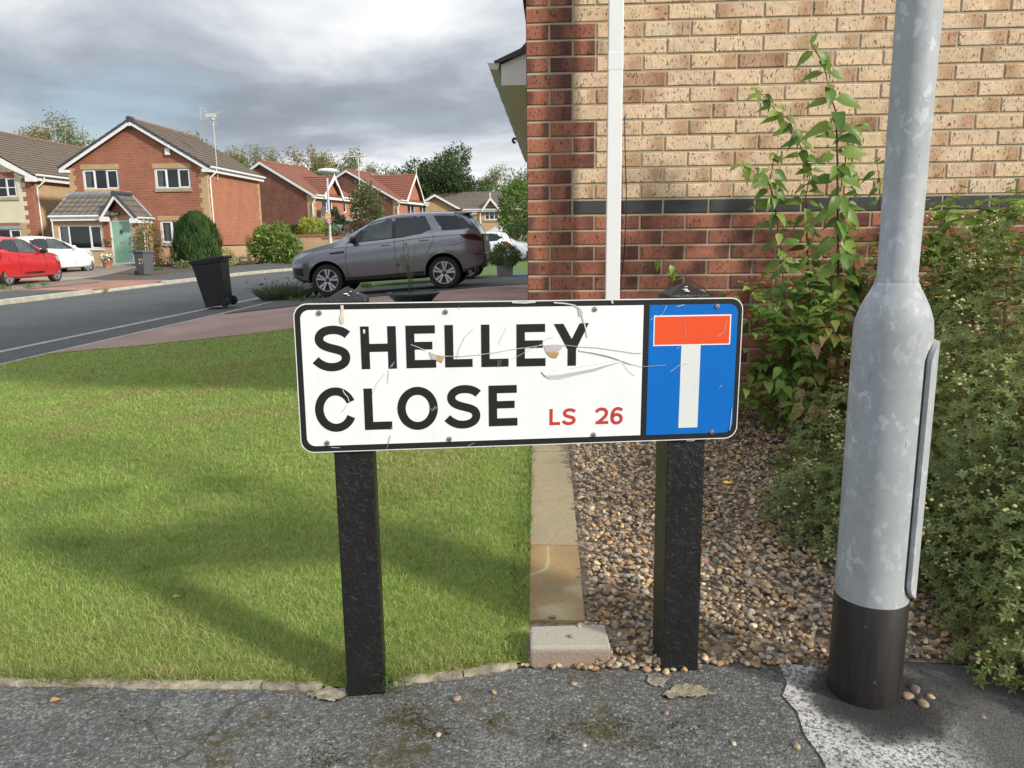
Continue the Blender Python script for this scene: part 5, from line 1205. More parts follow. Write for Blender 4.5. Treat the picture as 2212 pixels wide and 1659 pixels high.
SUV = dict(x0=-.93, x1=3.60, wheels=(0, 2.74), r=.372, rim=.262, arch=.435, track=.80, spokes=5, style='pair',
    top=[(-1.0, 1.05), (-.95, 1.08), (-.93, 1.12), (-.84, 1.36), (-.66, 1.60), (-.45, 1.705), (-.1, 1.735), (.4, 1.765), (.9, 1.768), (1.25, 1.745), (1.55, 1.68), (1.9, 1.52), (2.2, 1.36), (2.48, 1.235), (2.7, 1.205), (3.0, 1.15), (3.25, 1.095), (3.45, 1.035), (3.55, .96), (3.60, .86), (3.65, .82)],
    belt=[(-1, 1.0), (-.9, 1.12), (-.6, 1.28), (-.1, 1.285), (.4, 1.255), (1.2, 1.195), (2.1, 1.14), (2.5, 1.10), (3.1, 1.02), (3.45, .93), (3.6, .78)],
    bottom=[(-1, .62), (-.93, .50), (-.75, .42), (-.45, .36), (.4, .27), (2.3, .27), (3.1, .33), (3.4, .36), (3.6, .48)],
    width=[(-1, .74), (-.93, .80), (-.8, .875), (-.5, .93), (0, .950), (2.6, .945), (3.1, .925), (3.38, .87), (3.52, .79), (3.6, .68)],
    roofw=[(-1, .62), (-.5, .66), (.5, .70), (1.3, .69), (2.0, .70), (2.5, .78), (3.6, .6)],
    windows=[([(1.66, 1.60), (1.58, 1.64), (1.40, 1.665), (1.13, 1.675)], [(2.16, 1.20), (2.10, 1.20), (1.7, 1.215), (1.13, 1.238)], 1),
             ([(1.05, 1.68), (.7, 1.675), (.42, 1.655), (.36, 1.60)], [(1.05, 1.245), (.7, 1.262), (.42, 1.285), (.24, 1.40)], 0),
             ([(.16, 1.668), (-.15, 1.655), (-.40, 1.625)], [(-.06, 1.345), (-.4, 1.345), (-.70, 1.35)], 0)],
    pillars=[([(1.69, 1.625), (1.4, 1.695), (.7, 1.70), (.36, 1.675)], [(2.21, 1.18), (1.4, 1.205), (.7, 1.240), (.22, 1.36)]), ([(.18, 1.69), (-.15, 1.678), (-.44, 1.64)], [(-.04, 1.325), (-.4, 1.325), (-.76, 1.33)])],
    screens=[('windscreen', (2.42, 1.66), .9), ('rear_window', (-.83, -.58), .9)],
    seams=[[(2.20, 1.16), (2.26, .80), (2.20, .38)], [(1.09, 1.22), (1.08, .8), (1.07, .35)], [(.24, 1.36), (.16, 1.15), (.30, .92), (.40, .80)], [(2.62, 1.09), (2.1, 1.10), (1.2, 1.145), (.3, 1.195), (-.5, 1.205)], [(3.45, .96), (3.0, 1.06), (2.5, 1.13)], [(-.10, .98), (-.35, 1.0), (-.55, 1.03)], [(.42, 1.70), (.16, 1.32)]],
    sill=[([(2.33, .36), (.42, .36)], [(2.33, .28), (.42, .28)]), ([(2.30, .40), (.45, .44)], [(2.30, .37), (.45, .37)])], handles=[(1.30, 1.085), (.40, 1.135)], mirror=(2.02, 1.20),
    lights=[('headlight', [(3.52, .955), (3.3, 1.03), (3.02, 1.045)], [(3.54, .86), (3.35, .90), (3.02, 1.03)], M_lamp_c), ('tail_light', [(-.42, 1.205), (-.65, 1.21), (-.92, 1.16)], [(-.50, 1.13), (-.65, 1.075), (-.92, 1.03)], M_lamp_d), ('reflector', [(-.70, .76), (-.9, .77)], [(-.70, .73), (-.9, .735)], M_lamp_r), ('fog_intake', [(3.30, .68), (3.55, .70)], [(3.30, .50), (3.52, .55)], M_trim)])
M_suv = paint('grey_metallic_paint', (.23, .23, .255), .6, .2)
suv, cs = make_car('grey_suv', 'grey metallic SUV parked nose down the drive behind the green plant bowl', 'car', SUV, M_suv)
b = MB(); pts_s = [(-.34, 1.728), (-.72, 1.70), (-.74, 1.675), (-.60, 1.625)]
b.prism([(-.30, 1.745), (-.74, 1.705), (-.745, 1.68), (-.50, 1.665), (-.36, 1.675)], 'y', -.62, .62); b.build('spoiler', M_suv, suv, bevel=.01)
b = MB(); b.prism([(-.18, 1.755), (-.36, 1.735), (-.40, 1.80), (-.30, 1.815)], 'y', -.02, .02); b.build('roof_fin', M_trim, suv)
b = MB(); c0 = [(.02+.030*math.cos(a), 1.40+.018*math.sin(a)) for a in np.linspace(0, 2*math.pi, 17)]; cs.line(b, c0, .008, .006, sides=(1,)); b.build('badge', M_alloy, suv)
b = MB(); cs.panel(b, [(2.62, .995), (2.27, 1.02)], [(2.60, .955), (2.27, .965)], .006, k=6, sides=(1,)); b.build('side_vent', M_trim, suv)
b = MB(); b.box(-.958, -.74, .62, -.915, .74, 1.19); b.build('dark_tail_cover', M_trim, suv, bevel=.01)  # added black cover over the grey tail, standing in for shade
b = MB(); b.prism([(-.99, .74), (-.93, .78), (-.80, .78), (-.80, .44), (-.93, .50), (-.99, .60)], 'y', -.78, .78); b.build('rear_bumper', M_trim, suv, bevel=.015)
b = MB(); b.box(-.966, -.26, 1.03, -.935, .26, 1.14); b.build('number_plate', M_plate_y, suv)
for wx in (0, 2.74):
    for sg in (1, -1):
        b = MB(); vs = []
        for i in range(21):
            a = math.pi*(-.02+1.04*i/20)
            for r_ in (.437, .500): x = wx+r_*math.cos(a); z = .387+r_*math.sin(a); z = max(z, .33); vs.append((x, sg*(cs.hw(min(3.56, max(-.9, x)), z)+.010), z))
        fs = [(2*i, 2*i+1, 2*i+3, 2*i+2) for i in range(20)]; b.add(vs, fs if sg > 0 else [f[::-1] for f in fs]); b.build('arch_trim', M_suv, suv, smooth=60)
rw = at(961.4, 588.7, 17.75+.0); suv.location = (rw[0], rw[1]+.9, rw[2]-.372); suv.rotation_euler = (0, R_(3.3), math.pi)
# small hatchbacks share one set of proportions
HATCH = dict(x0=-.52, x1=3.02, wheels=(0, 2.42), r=.297, rim=.215, arch=.345, track=.69, spokes=5, style='pair',
    top=[(-.6, .85), (-.52, .95), (-.46, 1.05), (-.34, 1.30), (-.2, 1.40), (.1, 1.455), (.6, 1.48), (1.1, 1.455), (1.35, 1.40), (1.7, 1.22), (2.05, 1.02), (2.2, .985), (2.5, .93), (2.8, .83), (2.95, .70), (3.02, .58)],
    belt=[(-.6, .8), (-.5, .94), (-.2, 1.02), (.5, 1.0), (1.5, .94), (2.1, .90), (2.7, .80), (3.0, .58)], bottom=[(-.6, .45), (-.5, .34), (-.3, .26), (.3, .20), (2.2, .20), (2.7, .24), (3.02, .34)],
    width=[(-.6, .6), (-.5, .68), (-.3, .77), (0, .815), (2.4, .815), (2.7, .77), (2.9, .66), (3.02, .50)], roofw=[(-.6, .50), (0, .58), (1.2, .57), (1.9, .60), (2.2, .68), (3.0, .5)],
    windows=[([(1.30, 1.36), (1.1, 1.385), (.72, 1.40)], [(1.80, 1.0), (1.4, .995), (.62, 1.02)], 1), ([(.66, 1.40), (.3, 1.39), (.02, 1.33)], [(.56, 1.03), (.2, 1.05), (-.08, 1.12)], 0)],
    pillars=[([(1.33, 1.38), (1.0, 1.415), (.3, 1.415), (-.02, 1.35)], [(1.86, .98), (1.2, .98), (.3, 1.02), (-.14, 1.10)])], screens=[('windscreen', (2.0, 1.34), .9), ('rear_window', (-.44, -.25), .9)],
    seams=[[(1.86, .96), (1.86, .6), (1.78, .30)], [(.58, 1.0), (.52, .7), (.60, .30)], [(2.86, .76), (2.4, .88), (2.0, .94)]], seamw=.010, sill=None, handles=[(.74, .86)], mirror=(1.72, .99),
    lights=[('headlight', [(2.84, .78), (2.62, .84), (2.42, .86)], [(2.90, .64), (2.7, .66), (2.5, .70)], M_lamp_c), ('tail_light', [(-.16, 1.02), (-.42, 1.04)], [(-.30, .70), (-.47, .70)], M_lamp_r)])
red, cr = make_car('red_hatchback', 'red hatchback with black sill stripe parked across the road at the left edge', 'car', HATCH, paint('red_paint', (.52, .012, .016), 0, .25))
b = MB()
for i, (xa, xb) in enumerate([(1.72, 1.36), (1.34, 1.18), (1.15, 1.06), (1.03, .96), (.93, .88), (.85, .81), (.78, .75)]): cr.panel(b, [(xa, .40), (xb, .40)], [(xa, .33), (xb, .33)], .006, n=2, k=2, sides=(-1,))
b.build('side_stripe', M_trim, red)
red.location = (-17.25, 22.6, ground(-17.25, 22.6)); red.rotation_euler = (0, 0, R_(92))
H2 = dict(HATCH); H2['style'] = 'twist'; H2['spokes'] = 7; H2['blackmirror'] = 0
wh, _ = make_car('white_hatchback', 'small white hatchback behind the red car, in front of the brick extension', 'car', H2, paint('white_paint', (.78, .78, .77), 0, .3))
H3 = dict(HATCH); H3['windows'] = [([(1.28, 1.37), (1.1, 1.39), (.72, 1.405)], [(1.80, 1.0), (1.4, 1.0), (.62, 1.03)], 0), ([(.62, 1.405), (.35, 1.39), (.18, 1.33)], [(.56, 1.03), (.2, 1.06), (-.1, 1.20)], 0)]
H3['lights'] = [HATCH['lights'][0], ('tail_light', [(-.02, 1.0), (-.22, 1.02), (-.46, .98)], [(-.15, .86), (-.3, .82), (-.47, .84)], M_lamp_r)]
wf, _ = make_car('white_hatchback', 'white hatchback with red tail lights behind the bush in the grey planter', 'car', H3, paint('silver_white_paint', (.66, .69, .74), .1, .3))
M_sil = paint('pale_silver_paint', (.60, .65, .70), .2, .3)
sv, _ = make_car('silver_hatchback', 'pale silver hatchback cut off by the near house corner, beyond the planter', 'car', H2, M_sil)
dk, _ = make_car('dark_hatchback', 'dark car standing behind the grey SUV with only its wheels and rear corner in view', 'car', H3, paint('black_paint', (.02, .02, .022), .2, .25))
p = at(173.6, 574.8, 31.0); wh.location = (-20.8, 29.35, ground(-20.8, 29.3)); wh.rotation_euler = (0, 0, R_(75))
def place_rear(car, px, py, wheel_px, rz, r=.297):
    Y = FPX*2*r/wheel_px*.99; p = at(px, py, Y); car.location = (p[0], p[1], p[2]-r); car.rotation_euler = (0, 0, rz); return p
def set_car(car, px, py, Y, rz, lx=0.0):
    """put the wheel at local x = lx on the visible side at photograph point px, py"""
    p = at(px, py, Y); sgn = math.cos(rz); car.location = (p[0]-lx*sgn, Y+.80, p[2]-.297); car.rotation_euler = (0, 0, rz)
set_car(dk, 1011.5, 580, 21.6, math.pi)
p = at(1104, 540, 38.5); wf.location = (p[0]-.50, 39.3, at(1104, 566, 38.5)[2]); wf.rotation_euler = (0, 0, math.pi)
set_car(sv, 1129.3, 549.9, 41.2, 0.0, 2.42)

# ================================================================== WHEELED BINS, POTS, POSTS
def make_bin(label, m, number=None):
    t = thing('wheelie_bin', label, 'wheelie bin'); b = MB()
    def ring(z, xf, xb, w): return [(xf, -w, z), (xb, -w, z), (xb, w, z), (xf, w, z)]     # front is +x, wheels at the back
    R4 = [ring(.03, .20, -.24, .225), ring(.30, .225, -.26, .245), ring(.93, .29, -.30, .285), ring(.935, .31, -.31, .305), ring(.98, .31, -.31, .305)]
    vs = sum(R4, []); b.add(vs, [(4*i+j, 4*i+(j+1) % 4, 4*i+4+(j+1) % 4, 4*i+4+j) for i in range(4) for j in range(4)]+[(3, 2, 1, 0)])
    b.v = [(x, -y, z) for x, y, z in b.v]
    b.build('body', m, t, bevel=.012)
    b = MB(); b.prism([(.345, .975), (.345, 1.005), (.28, 1.035), (-.25, 1.06), (-.33, 1.05), (-.33, .985)], 'y', -.32, .32); lid = b.build('lid', m, t, bevel=.012)
    b = MB(); b.tube([(-.37, -.27, 1.02), (-.37, .27, 1.02)], .018, 10)
    for y in (-.26, -.1, .1, .26): b.box(-.39, y-.02, .985, -.29, y+.02, 1.045)
    b.build('handle', m, t, bevel=.004)
    for sg in (1, -1):
        b = MB(); b.lathe([(.0, -.03), (.075, -.03), (.085, -.022), (.1, -.03), (.1, .03), (.085, .022), (.075, .03), (0, .03)], 28, (-.235, sg*.27, .10), axis='y', capb=False, capt=False); b.build('wheel', M_tyre, t, smooth=40)
    return t
M_binblk = mat('black_bin_plastic', (.014, .015, .016), .5, var=.2, scale=4, bump=.2, bscale=300); M_bingrey = mat('grey_bin_plastic', (.095, .098, .105), .55, var=.12, scale=4)
bin1 = make_bin('black wheelie bin standing at the near kerb of the road', M_binblk)
p = on(462, 668); bin1.location = (p[0], p[1]+.25, ground(p[0], p[1])); bin1.rotation_euler = (0, R_(6.5), R_(180+6)); bin1.location.z += .025
bin2 = make_bin('grey wheelie bin numbered 27 on the drive across the road', M_bingrey)
p = on(309, 594.5); bin2.location = (p[0], p[1]+.2, p[2]); bin2.rotation_euler = (0, 0, R_(-22)); bin2.scale = (.87, .87, .87)
# number 27 painted in pale and yellow strokes on the side of the grey bin
def seg7(b, strokes, w, y, ox, oz, sc, m):
    for pa in strokes:
        for a, c in zip(pa[:-1], pa[1:]):
            d = np.array(c)-np.array(a); d = d/np.linalg.norm(d); e = np.array([-d[1], d[0]])*w/2; a_, c_ = np.array(a)-d*w*.3, np.array(c)+d*w*.3
            b.prism([(ox+q[0]*sc, oz+q[1]*sc) for q in (a_+e, a_-e, c_-e, c_+e)], 'y', y+.001, y, m)
two = [[(0, .8), (.15, 1), (.45, 1), (.6, .8), (.55, .6), (0, 0), (.6, 0)]]; seven = [[(0, 1), (.6, 1), (.25, 0)]]
b = MB(); seg7(b, two, .16, -.2925, .0, .50, .19, 0); seg7(b, seven, .16, -.2925, .15, .50, .19, 1)
b.build('number', [mat('white_sticker', (.75, .75, .72), .5), mat('yellow_sticker', (.75, .60, .18), .5)], bin2)
# green bowl with a leggy plant on the drive
bw = on(893, 656); bowl = thing('plant_bowl', 'wide green glazed bowl with a leggy staked plant on the block drive', 'plant pot', bw)
M_gglaze = mat('green_glaze', (.012, .060, .055), .25, var=.3, scale=12)
k = np.linalg.norm(bw-EYE)/FPX; Rb = 55*k
b = MB(); b.lathe([(Rb*.62, -.02), (Rb*.70, .04), (Rb*.90, .13), (Rb*.96, .165), (Rb*1.02, .17), (Rb*1.02, .20), (Rb*.93, .20), (Rb*.90, .175), (.01, .170)], 36, m=0); b.build('bowl', M_gglaze, bowl, smooth=45)
b = MB(); b.lathe([(Rb*.90, .178), (Rb*.5, .186), (.01, .190)], 24, capb=False); b.build('soil', M_soil, bowl, smooth=180)
b = MB(); q = lambda x, y, dy=0: tuple(np.array(at(x, y, bw[1]+dy))-bw)
for ps, r in (([(884, 638), (882, 600), (876, 572), (872, 545), (871, 520)], .009), ([(886, 638), (888, 600), (880, 570), (868, 560)], .008), ([(888, 638), (893, 590), (896, 540), (898, 525)], .006), ([(889, 638), (890, 580), (894, 545)], .005), ([(884, 638), (884, 590), (882, 550), (884, 535)], .006), ([(888, 632), (898, 622), (908, 612), (911, 603)], .004)):
    b.tube([q(*p_) for p_ in ps], [r*(1-.5*i/(len(ps)-1)) for i in range(len(ps))], 6)
b.build('stems', mat('green_stem', (.13, .15, .06), .7, var=.3, scale=30), bowl, smooth=180)
LP, LD, LN, LL, LW, LC, LDr = [], [], [], [], [], [], []
for (cx, cy, n_) in ((868, 562, 9), (862, 573, 7), (876, 548, 7), (878, 577, 6), (872, 522, 3), (884, 575, 4)):
    for i in range(n_):
        p_ = np.array(at(cx+random.uniform(-7, 7), cy+random.uniform(-7, 7), bw[1]+random.uniform(-.1, .1))); add_leaf(p_, unit(1, -.3)[0], np.array([0, -.4, 1.]), random.uniform(.05, .09), .018, np.array(random.choice([(.10, .16, .05), (.14, .20, .07), (.18, .22, .09)])), .4)
V, F, cc = leaf_mesh(np.array(LP), np.array(LD), np.array(LN), np.array(LL), np.array(LW), np.array(LC), .25, np.array(LDr), 4, .7)
np_mesh('leaves', V, F, M_leaf, bowl, smooth=180, cols=cc)
def leaf_cloud(n, c, r, size, cols, lo=.55, up=.3, flat=None, lump=.25, seed=0, ratio=.42):
    """simple leaves through the outer part of an ellipsoid"""
    d = unit(n); f = 1+lump*(vnoise(d[:, 0]*2.2+4, d[:, 1]*2.2+d[:, 2]*2.6+7, 1.4, seed+3)-.5)*2; rr_ = (lo+(1-lo)*rng.random(n)**.55)*f; P = np.array(c)+d*np.array(r)*rr_[:, None]
    D_ = d*.7+unit(n)*.8; D_[:, 2] += up-.3; t = vnoise(P[:, 0]*2/max(r)+3, P[:, 1]*2/max(r)+P[:, 2]*2.5/max(r)+5, 1.7, seed)
    cols = np.array(cols); cc = (cols[0]*(1-t)[:, None]+cols[1]*t[:, None])*(.65+.7*rng.random(n))[:, None]
    if len(cols) > 2: m_ = rng.random(n) < .10; cc[m_] = cols[2]*(.7+.5*rng.random(m_.sum()))[:, None]
    l = size*(.6+.8*rng.random(n)); return simple_leaves(P, D_, unit(n)+np.array([0, 0, .4]), l, l*ratio*.5, cc)
def cat_(parts):
    V, F, Cc = [], [], []; o = 0
    for v, f, c in parts: V.append(v); F.append(f+o); Cc.append(c); o += len(v)
    return np.concatenate(V), np.concatenate(F), np.concatenate(Cc)
M_fol = leaf_mat('foliage', .30, .55, .3)
# grey planter with a round bush beside the near house
pl = at(1091, 597, 17.2); pt = thing('planter', 'grey square planter with a rounded green bush near the house corner', 'planter', pl); k = 17.3/FPX
b = MB(); w = 17*k; b.add([(-w*.9, -w*.9, 0), (w*.9, -w*.9, 0), (w*.9, w*.9, 0), (-w*.9, w*.9, 0), (-w, -w, 24*k), (w, -w, 24*k), (w, w, 24*k), (-w, w, 24*k)], [(0, 3, 2, 1), (4, 5, 6, 7), (0, 1, 5, 4), (1, 2, 6, 5), (2, 3, 7, 6), (3, 0, 4, 7)])
b.build('pot', mat('grey_fibre_pot', (.17, .18, .19), .7, var=.15), pt, bevel=.01)
V, F, cc = leaf_cloud(2600, (0, 0, 42*k), (32*k, 32*k, 25*k), .055, [(.075, .12, .04), (.13, .19, .07)], seed=4); o = np_mesh('bush', V, F, M_fol, pt, False, cols=cc)
# blue mat on the drive by the house corner
p = on(1130, 598); b = MB(); b.box(-.35, -.25, 0, .35, .25, .035); b.box(-.33, -.23, .035, .30, .20, .055); o = b.build('blue_sack', mat('blue_plastic', (.03, .12, .30), .5, var=.3, scale=14), bevel=.012, loc=(p[0], p[1]+.1, p[2])); o.rotation_euler = (0, 0, .15); tag(o, 'flat blue plastic sack lying on the block drive at the house corner', 'sack')
# lavender and a small shrub at the corner of the drive
p = on(610, 648); lv = thing('lavender_bush', 'grey green lavender with dark dry flower spikes at the drive edge', 'lavender', p)
n = 1500; a = rng.random(n)*6.283; r_ = rng.random(n)**.5; P = np.column_stack([np.cos(a)*r_*.52+.05, np.sin(a)*r_*.30, 0*a]); D_ = np.column_stack([np.cos(a)*r_*.9+rng.normal(size=n)*.2, np.sin(a)*r_*.8+rng.normal(size=n)*.2, np.ones(n)*.85]); l = .26+.22*rng.random(n)
V, F, cc = simple_leaves(P, D_, unit(n), l, np.full(n, .009), np.array([.15, .18, .125])*(.55+.8*rng.random(n))[:, None]); np_mesh('foliage', V, F, M_fol, lv, False, cols=cc)
n = 60; k_ = rng.integers(0, 1500, n); V, F, cc = simple_leaves(P[k_]+D_[k_]*(.42+.14*rng.random(n))[:, None]/np.linalg.norm(D_[k_], axis=1)[:, None], D_[k_], unit(n), np.full(n, .09), np.full(n, .014), np.repeat(np.array([[.06, .05, .06]]), n, 0)); np_mesh('flower_spikes', V, F, M_fol, lv, False, cols=cc)
p = on(683, 640); ps = thing('small_shrub', 'upright light green shrub in front of the grey SUV front wheel', 'shrub', p); b = MB(); parts = []
for i in range(16):
    a = random.uniform(0, 6.28); tip = np.array([math.cos(a)*random.uniform(.08, .5), math.sin(a)*.25, random.uniform(.45, .78) if i > 3 else random.uniform(.85, 1.02)]); b.tube([(0, 0, 0), tuple(tip*.5+np.array([0, 0, .06])), tuple(tip)], [.008, .005, .002], 5)
    for t in np.linspace(.3, 1, 11): parts.append(leaf_cloud(4, tuple(tip*t), (.045, .045, .05), .06, [(.16, .22, .05), (.24, .30, .08)], .2, .6, ratio=.6))
b.build('stems', M_twig, ps, smooth=180); V, F, cc = cat_(parts); np_mesh('foliage', V, F, M_fol, ps, False, cols=cc)
# ================================================================== HOUSES ACROSS THE ROAD
Z2 = lambda x, y: ((120+x/5.53)/1.1302, (280+y/5.53)/1.1302)
Z3 = lambda x, y: ((120+x/5.53)/1.1302, (470+y/5.53)/1.1302)
Z7 = lambda x, y: ((600+x/4.424)/1.1302, (360+y/4.424)/1.1302)
Z0 = lambda x, y: ((x/5.1864)/1.1302, (300+y/5.1864)/1.1302)
ZN = lambda x, y: ((1000+x/4.233)/1.1302, (360+y/4.233)/1.1302)
M_fred = brick_mat('front_red_brick', (.335, .125, .075), (.27, .095, .06), (.42, .27, .19), .16)
M_sred = brick_mat('orange_red_brick', (.40, .15, .085), (.34, .12, .07), (.46, .28, .19), .14)
M_dred = brick_mat('dark_red_brick', (.21, .085, .06), (.15, .06, .045), (.26, .17, .12), .3)
M_buff = brick_mat('far_buff_brick', (.52, .36, .20), (.46, .31, .17), (.46, .35, .23), .12)
M_sold = brick_mat('soldier_course', (.50, .34, .18), (.45, .30, .16), (.42, .32, .2), .1)
M_rend = mat('cream_render', (.62, .58, .42), .9, var=.06, scale=2, bump=.2, bscale=90)
M_sill = mat('stone_sill', (.34, .30, .21), .85, var=.2)
M_dkridge = mat('slate_grey_ridge', (.055, .062, .075), .7, var=.25, scale=8)
def tilemat(name, a, b_, lich=.25):
    s = NT(name); c = s.mix(s.ramp(s.noise(3.2, 6, .65), [(.3, 0.), (.7, 1.)]), a, b_); c = s.mix(s.math('MULTIPLY', s.ramp(s.noise(7, 5, .7), [(.62, 0.), (.72, 1.)]), lich), c, (.34, .33, .28)); return s.set(c, .9, 0, .25)
M_brown = tilemat('brown_tiles', (.135, .108, .085), (.185, .15, .118)); M_redtile = tilemat('red_tiles', (.215, .088, .062), (.28, .12, .085), .15); M_greytile = tilemat('grey_brown_tiles', (.12, .105, .09), (.19, .165, .14), .35)
M_lead = mat('lead_flashing', (.28, .31, .35), .6, var=.25, scale=12)
s = NT('window_glass'); M_glass = s.set((.012, .014, .016), .04, 0, .7)
M_dark = mat('dark_room', (.02, .02, .02), .9); M_curt = mat('net_curtain', (.55, .56, .54), .9, var=.12, scale=20)
def roofplane(b, ea, eb, ra, rb, course=.30, nu=0, amp=.0, lift=.03, m=0):
    """stepped tile courses between an eave edge and a ridge edge, optional rolled profile along the eave"""
    ea, eb, ra, rb = [np.array(q, float) for q in (ea, eb, ra, rb)]; nrm = np.cross(eb-ea, ra-ea); nrm /= np.linalg.norm(nrm)
    if nrm[2] < 0: nrm = -nrm
    n = max(1, int(round(np.linalg.norm((ra+rb)/2-(ea+eb)/2)/course)))
    for j in range(n):
        t0, t1 = j/n, (j+1)/n; L0, R0_, L1, R1_ = ea+(ra-ea)*t0, eb+(rb-eb)*t0, ea+(ra-ea)*t1, eb+(rb-eb)*t1
        w = np.linalg.norm(R0_-L0); k = max(1, int(w/.30*nu)) if nu else 1; vs = []
        for i in range(k+1):
            u = i/k; h = amp*(1-abs(math.sin(math.pi*u*w/.30))**1.2) if nu else 0; p0 = L0+(R0_-L0)*u; p1 = L1+(R1_-L1)*u
            vs += [tuple(p0+nrm*.0), tuple(p0+nrm*(lift+h)), tuple(p1+nrm*(.004+h))]
        fs = []
        for i in range(k): o = 3*i; fs += [(o, o+3, o+4, o+1), (o+1, o+4, o+5, o+2)]
        b.add(vs, fs, m)
def holed(b, x0, x1, z0, z1, holes, y=0.0, rev=.11, m=0):
    xs = sorted({x0, x1, *[q for h in holes for q in (h[0], h[2])]}); zs = sorted({z0, z1, *[q for h in holes for q in (h[1], h[3])]})
    for xa, xb in zip(xs[:-1], xs[1:]):
        for za, zb in zip(zs[:-1], zs[1:]):
            cx, cz = (xa+xb)/2, (za+zb)/2
            if any(h[0] < cx < h[2] and h[1] < cz < h[3] for h in holes): continue
            b.add([(xa, y, za), (xb, y, za), (xb, y, zb), (xa, y, zb)], [(0, 1, 2, 3)], m)
    for a, c, d, e in holes:
        b.add([(a, y, c), (d, y, c), (d, y+rev, c), (a, y+rev, c), (a, y, e), (d, y, e), (d, y+rev, e), (a, y+rev, e)], [(0, 1, 2, 3), (4, 7, 6, 5), (0, 3, 7, 4), (1, 5, 6, 2)], m)
def window(parent, h, T=None, cols=(.33, .33, .34), y=.05, bars=0, curtain=True, fw=.055, sashes=(0, 2)):
    a, c, d, e = h; SASH = []; b = MB(); b.T = T; w = d-a; t = .055
    b.box(a, y, c, a+fw, y+t, e); b.box(d-fw, y, c, d, y+t, e); b.box(a+fw, y, c, d-fw, y+t, c+fw); b.box(a+fw, y, e-fw, d-fw, y+t, e)
    x = a; cells = []
    for i, q in enumerate(cols):
        x2 = x+w*q; cells.append((max(x, a+fw), min(x2, d-fw)))
        if i < len(cols)-1: b.box(x2-fw/2, y+.002, c+fw, x2+fw/2, y+t-.002, e-fw)
        x = x2
    for i, (xa, xb) in enumerate(cells):
        if i in sashes:
            f = .045; ya = y-.014; b0 = b; b = MB(); b.T = T; b.box(xa+.012, ya, c+fw*.9, xa+f+.012, y+.03, e-fw*.9); b.box(xb-f-.012, ya, c+fw*.9, xb-.012, y+.03, e-fw*.9); b.box(xa+f+.012, ya, c+fw*.9, xb-f-.012, y+.03, c+fw*.9+f); b.box(xa+f+.012, ya, e-fw*.9-f, xb-f-.012, y+.03, e-fw*.9); SASH.append(b); b = b0
        if bars: zm = (c+e)/2; b.box(xa+.01, y+.004, zm-.02, xb-.01, y+.034, zm+.02)
    fr = b.build('window', M_upvc, parent, T is not None and abs(T[0][0]) > .5)
    for sb_ in SASH: sb_.build('sash', M_upvc, fr)
    b = MB(); b.T = T; b.add([(a+fw, y+.035, c+fw), (d-fw, y+.035, c+fw), (d-fw, y+.035, e-fw), (a+fw, y+.035, e-fw)], [(0, 1, 2, 3)])
    b.build('pane', M_pane, fr)
    b = MB(); b.T = T; b.add([(a, y+.5, c), (d, y+.5, c), (d, y+.5, e), (a, y+.5, e), (a, y+.06, c), (d, y+.06, c), (d, y+.06, e), (a, y+.06, e)], [(0, 1, 2, 3), (4, 0, 3, 7), (1, 5, 6, 2), (3, 2, 6, 7), (0, 4, 5, 1)]); b.build('room', M_dark, fr)
    if curtain:
        b = MB(); b.T = T; cw = w*curtain if not isinstance(curtain, bool) else w*.17; n = 16
        vs = []
        for i in range(n+1): u = i/n; xx = a+fw+cw*u; yy = y+.12+.018*math.sin(u*22); vs += [(xx-.05*u, yy, c+.04), (xx+.015*math.sin(u*9), yy, e-.03)]
        b.add(vs, [(2*i, 2*i+2, 2*i+3, 2*i+1) for i in range(n)]); b.build('curtain', M_curt, fr, smooth=180)
    return fr
s = NT('window_pane'); gl = s.n('ShaderNodeBsdfGlossy'); gl.inputs['Roughness'].default_value = .03; gl.inputs['Color'].default_value = (.8, .85, .9, 1); tr = s.n('ShaderNodeBsdfTransparent'); tr.inputs[0].default_value = (.72, .74, .74, 1)
ms = s.n('ShaderNodeMixShader'); fz = s.n('ShaderNodeFresnel'); fz.inputs[0].default_value = 1.5; s.l(s.math('ADD', fz.outputs[0], .03), ms.inputs[0]); s.l(tr.outputs[0], ms.inputs[1]); s.l(gl.outputs[0], ms.inputs[2]); s.l(ms.outputs[0], s.t.nodes['Material Output'].inputs[0]); M_pane = s.mat
def barge(b, pl_, y0, y1, h=.17, m=0):
    """white boards along the verge polyline (x, z), extruded between y0 and y1"""
    for a, c in zip(pl_[:-1], pl_[1:]): b.prism([a, c, (c[0], c[1]-h), (a[0], a[1]-h)], 'y', y0, y1, m)
def quoin(b, x, sg, z0, z1, y, wide=.34, narrow=.225, d=.004, T=None):
    k = 0; z = z0
    while z < z1-.05: w = wide if k % 2 == 0 else narrow; b.box(x, y-d, z, x+sg*w, y+.02, min(z+.225, z1)); z += .225; k += 1
def gutter_run(b, p0, p1, r=.055):
    d = np.array(p1)-np.array(p0); b.tube([p0, p1], r, 8)
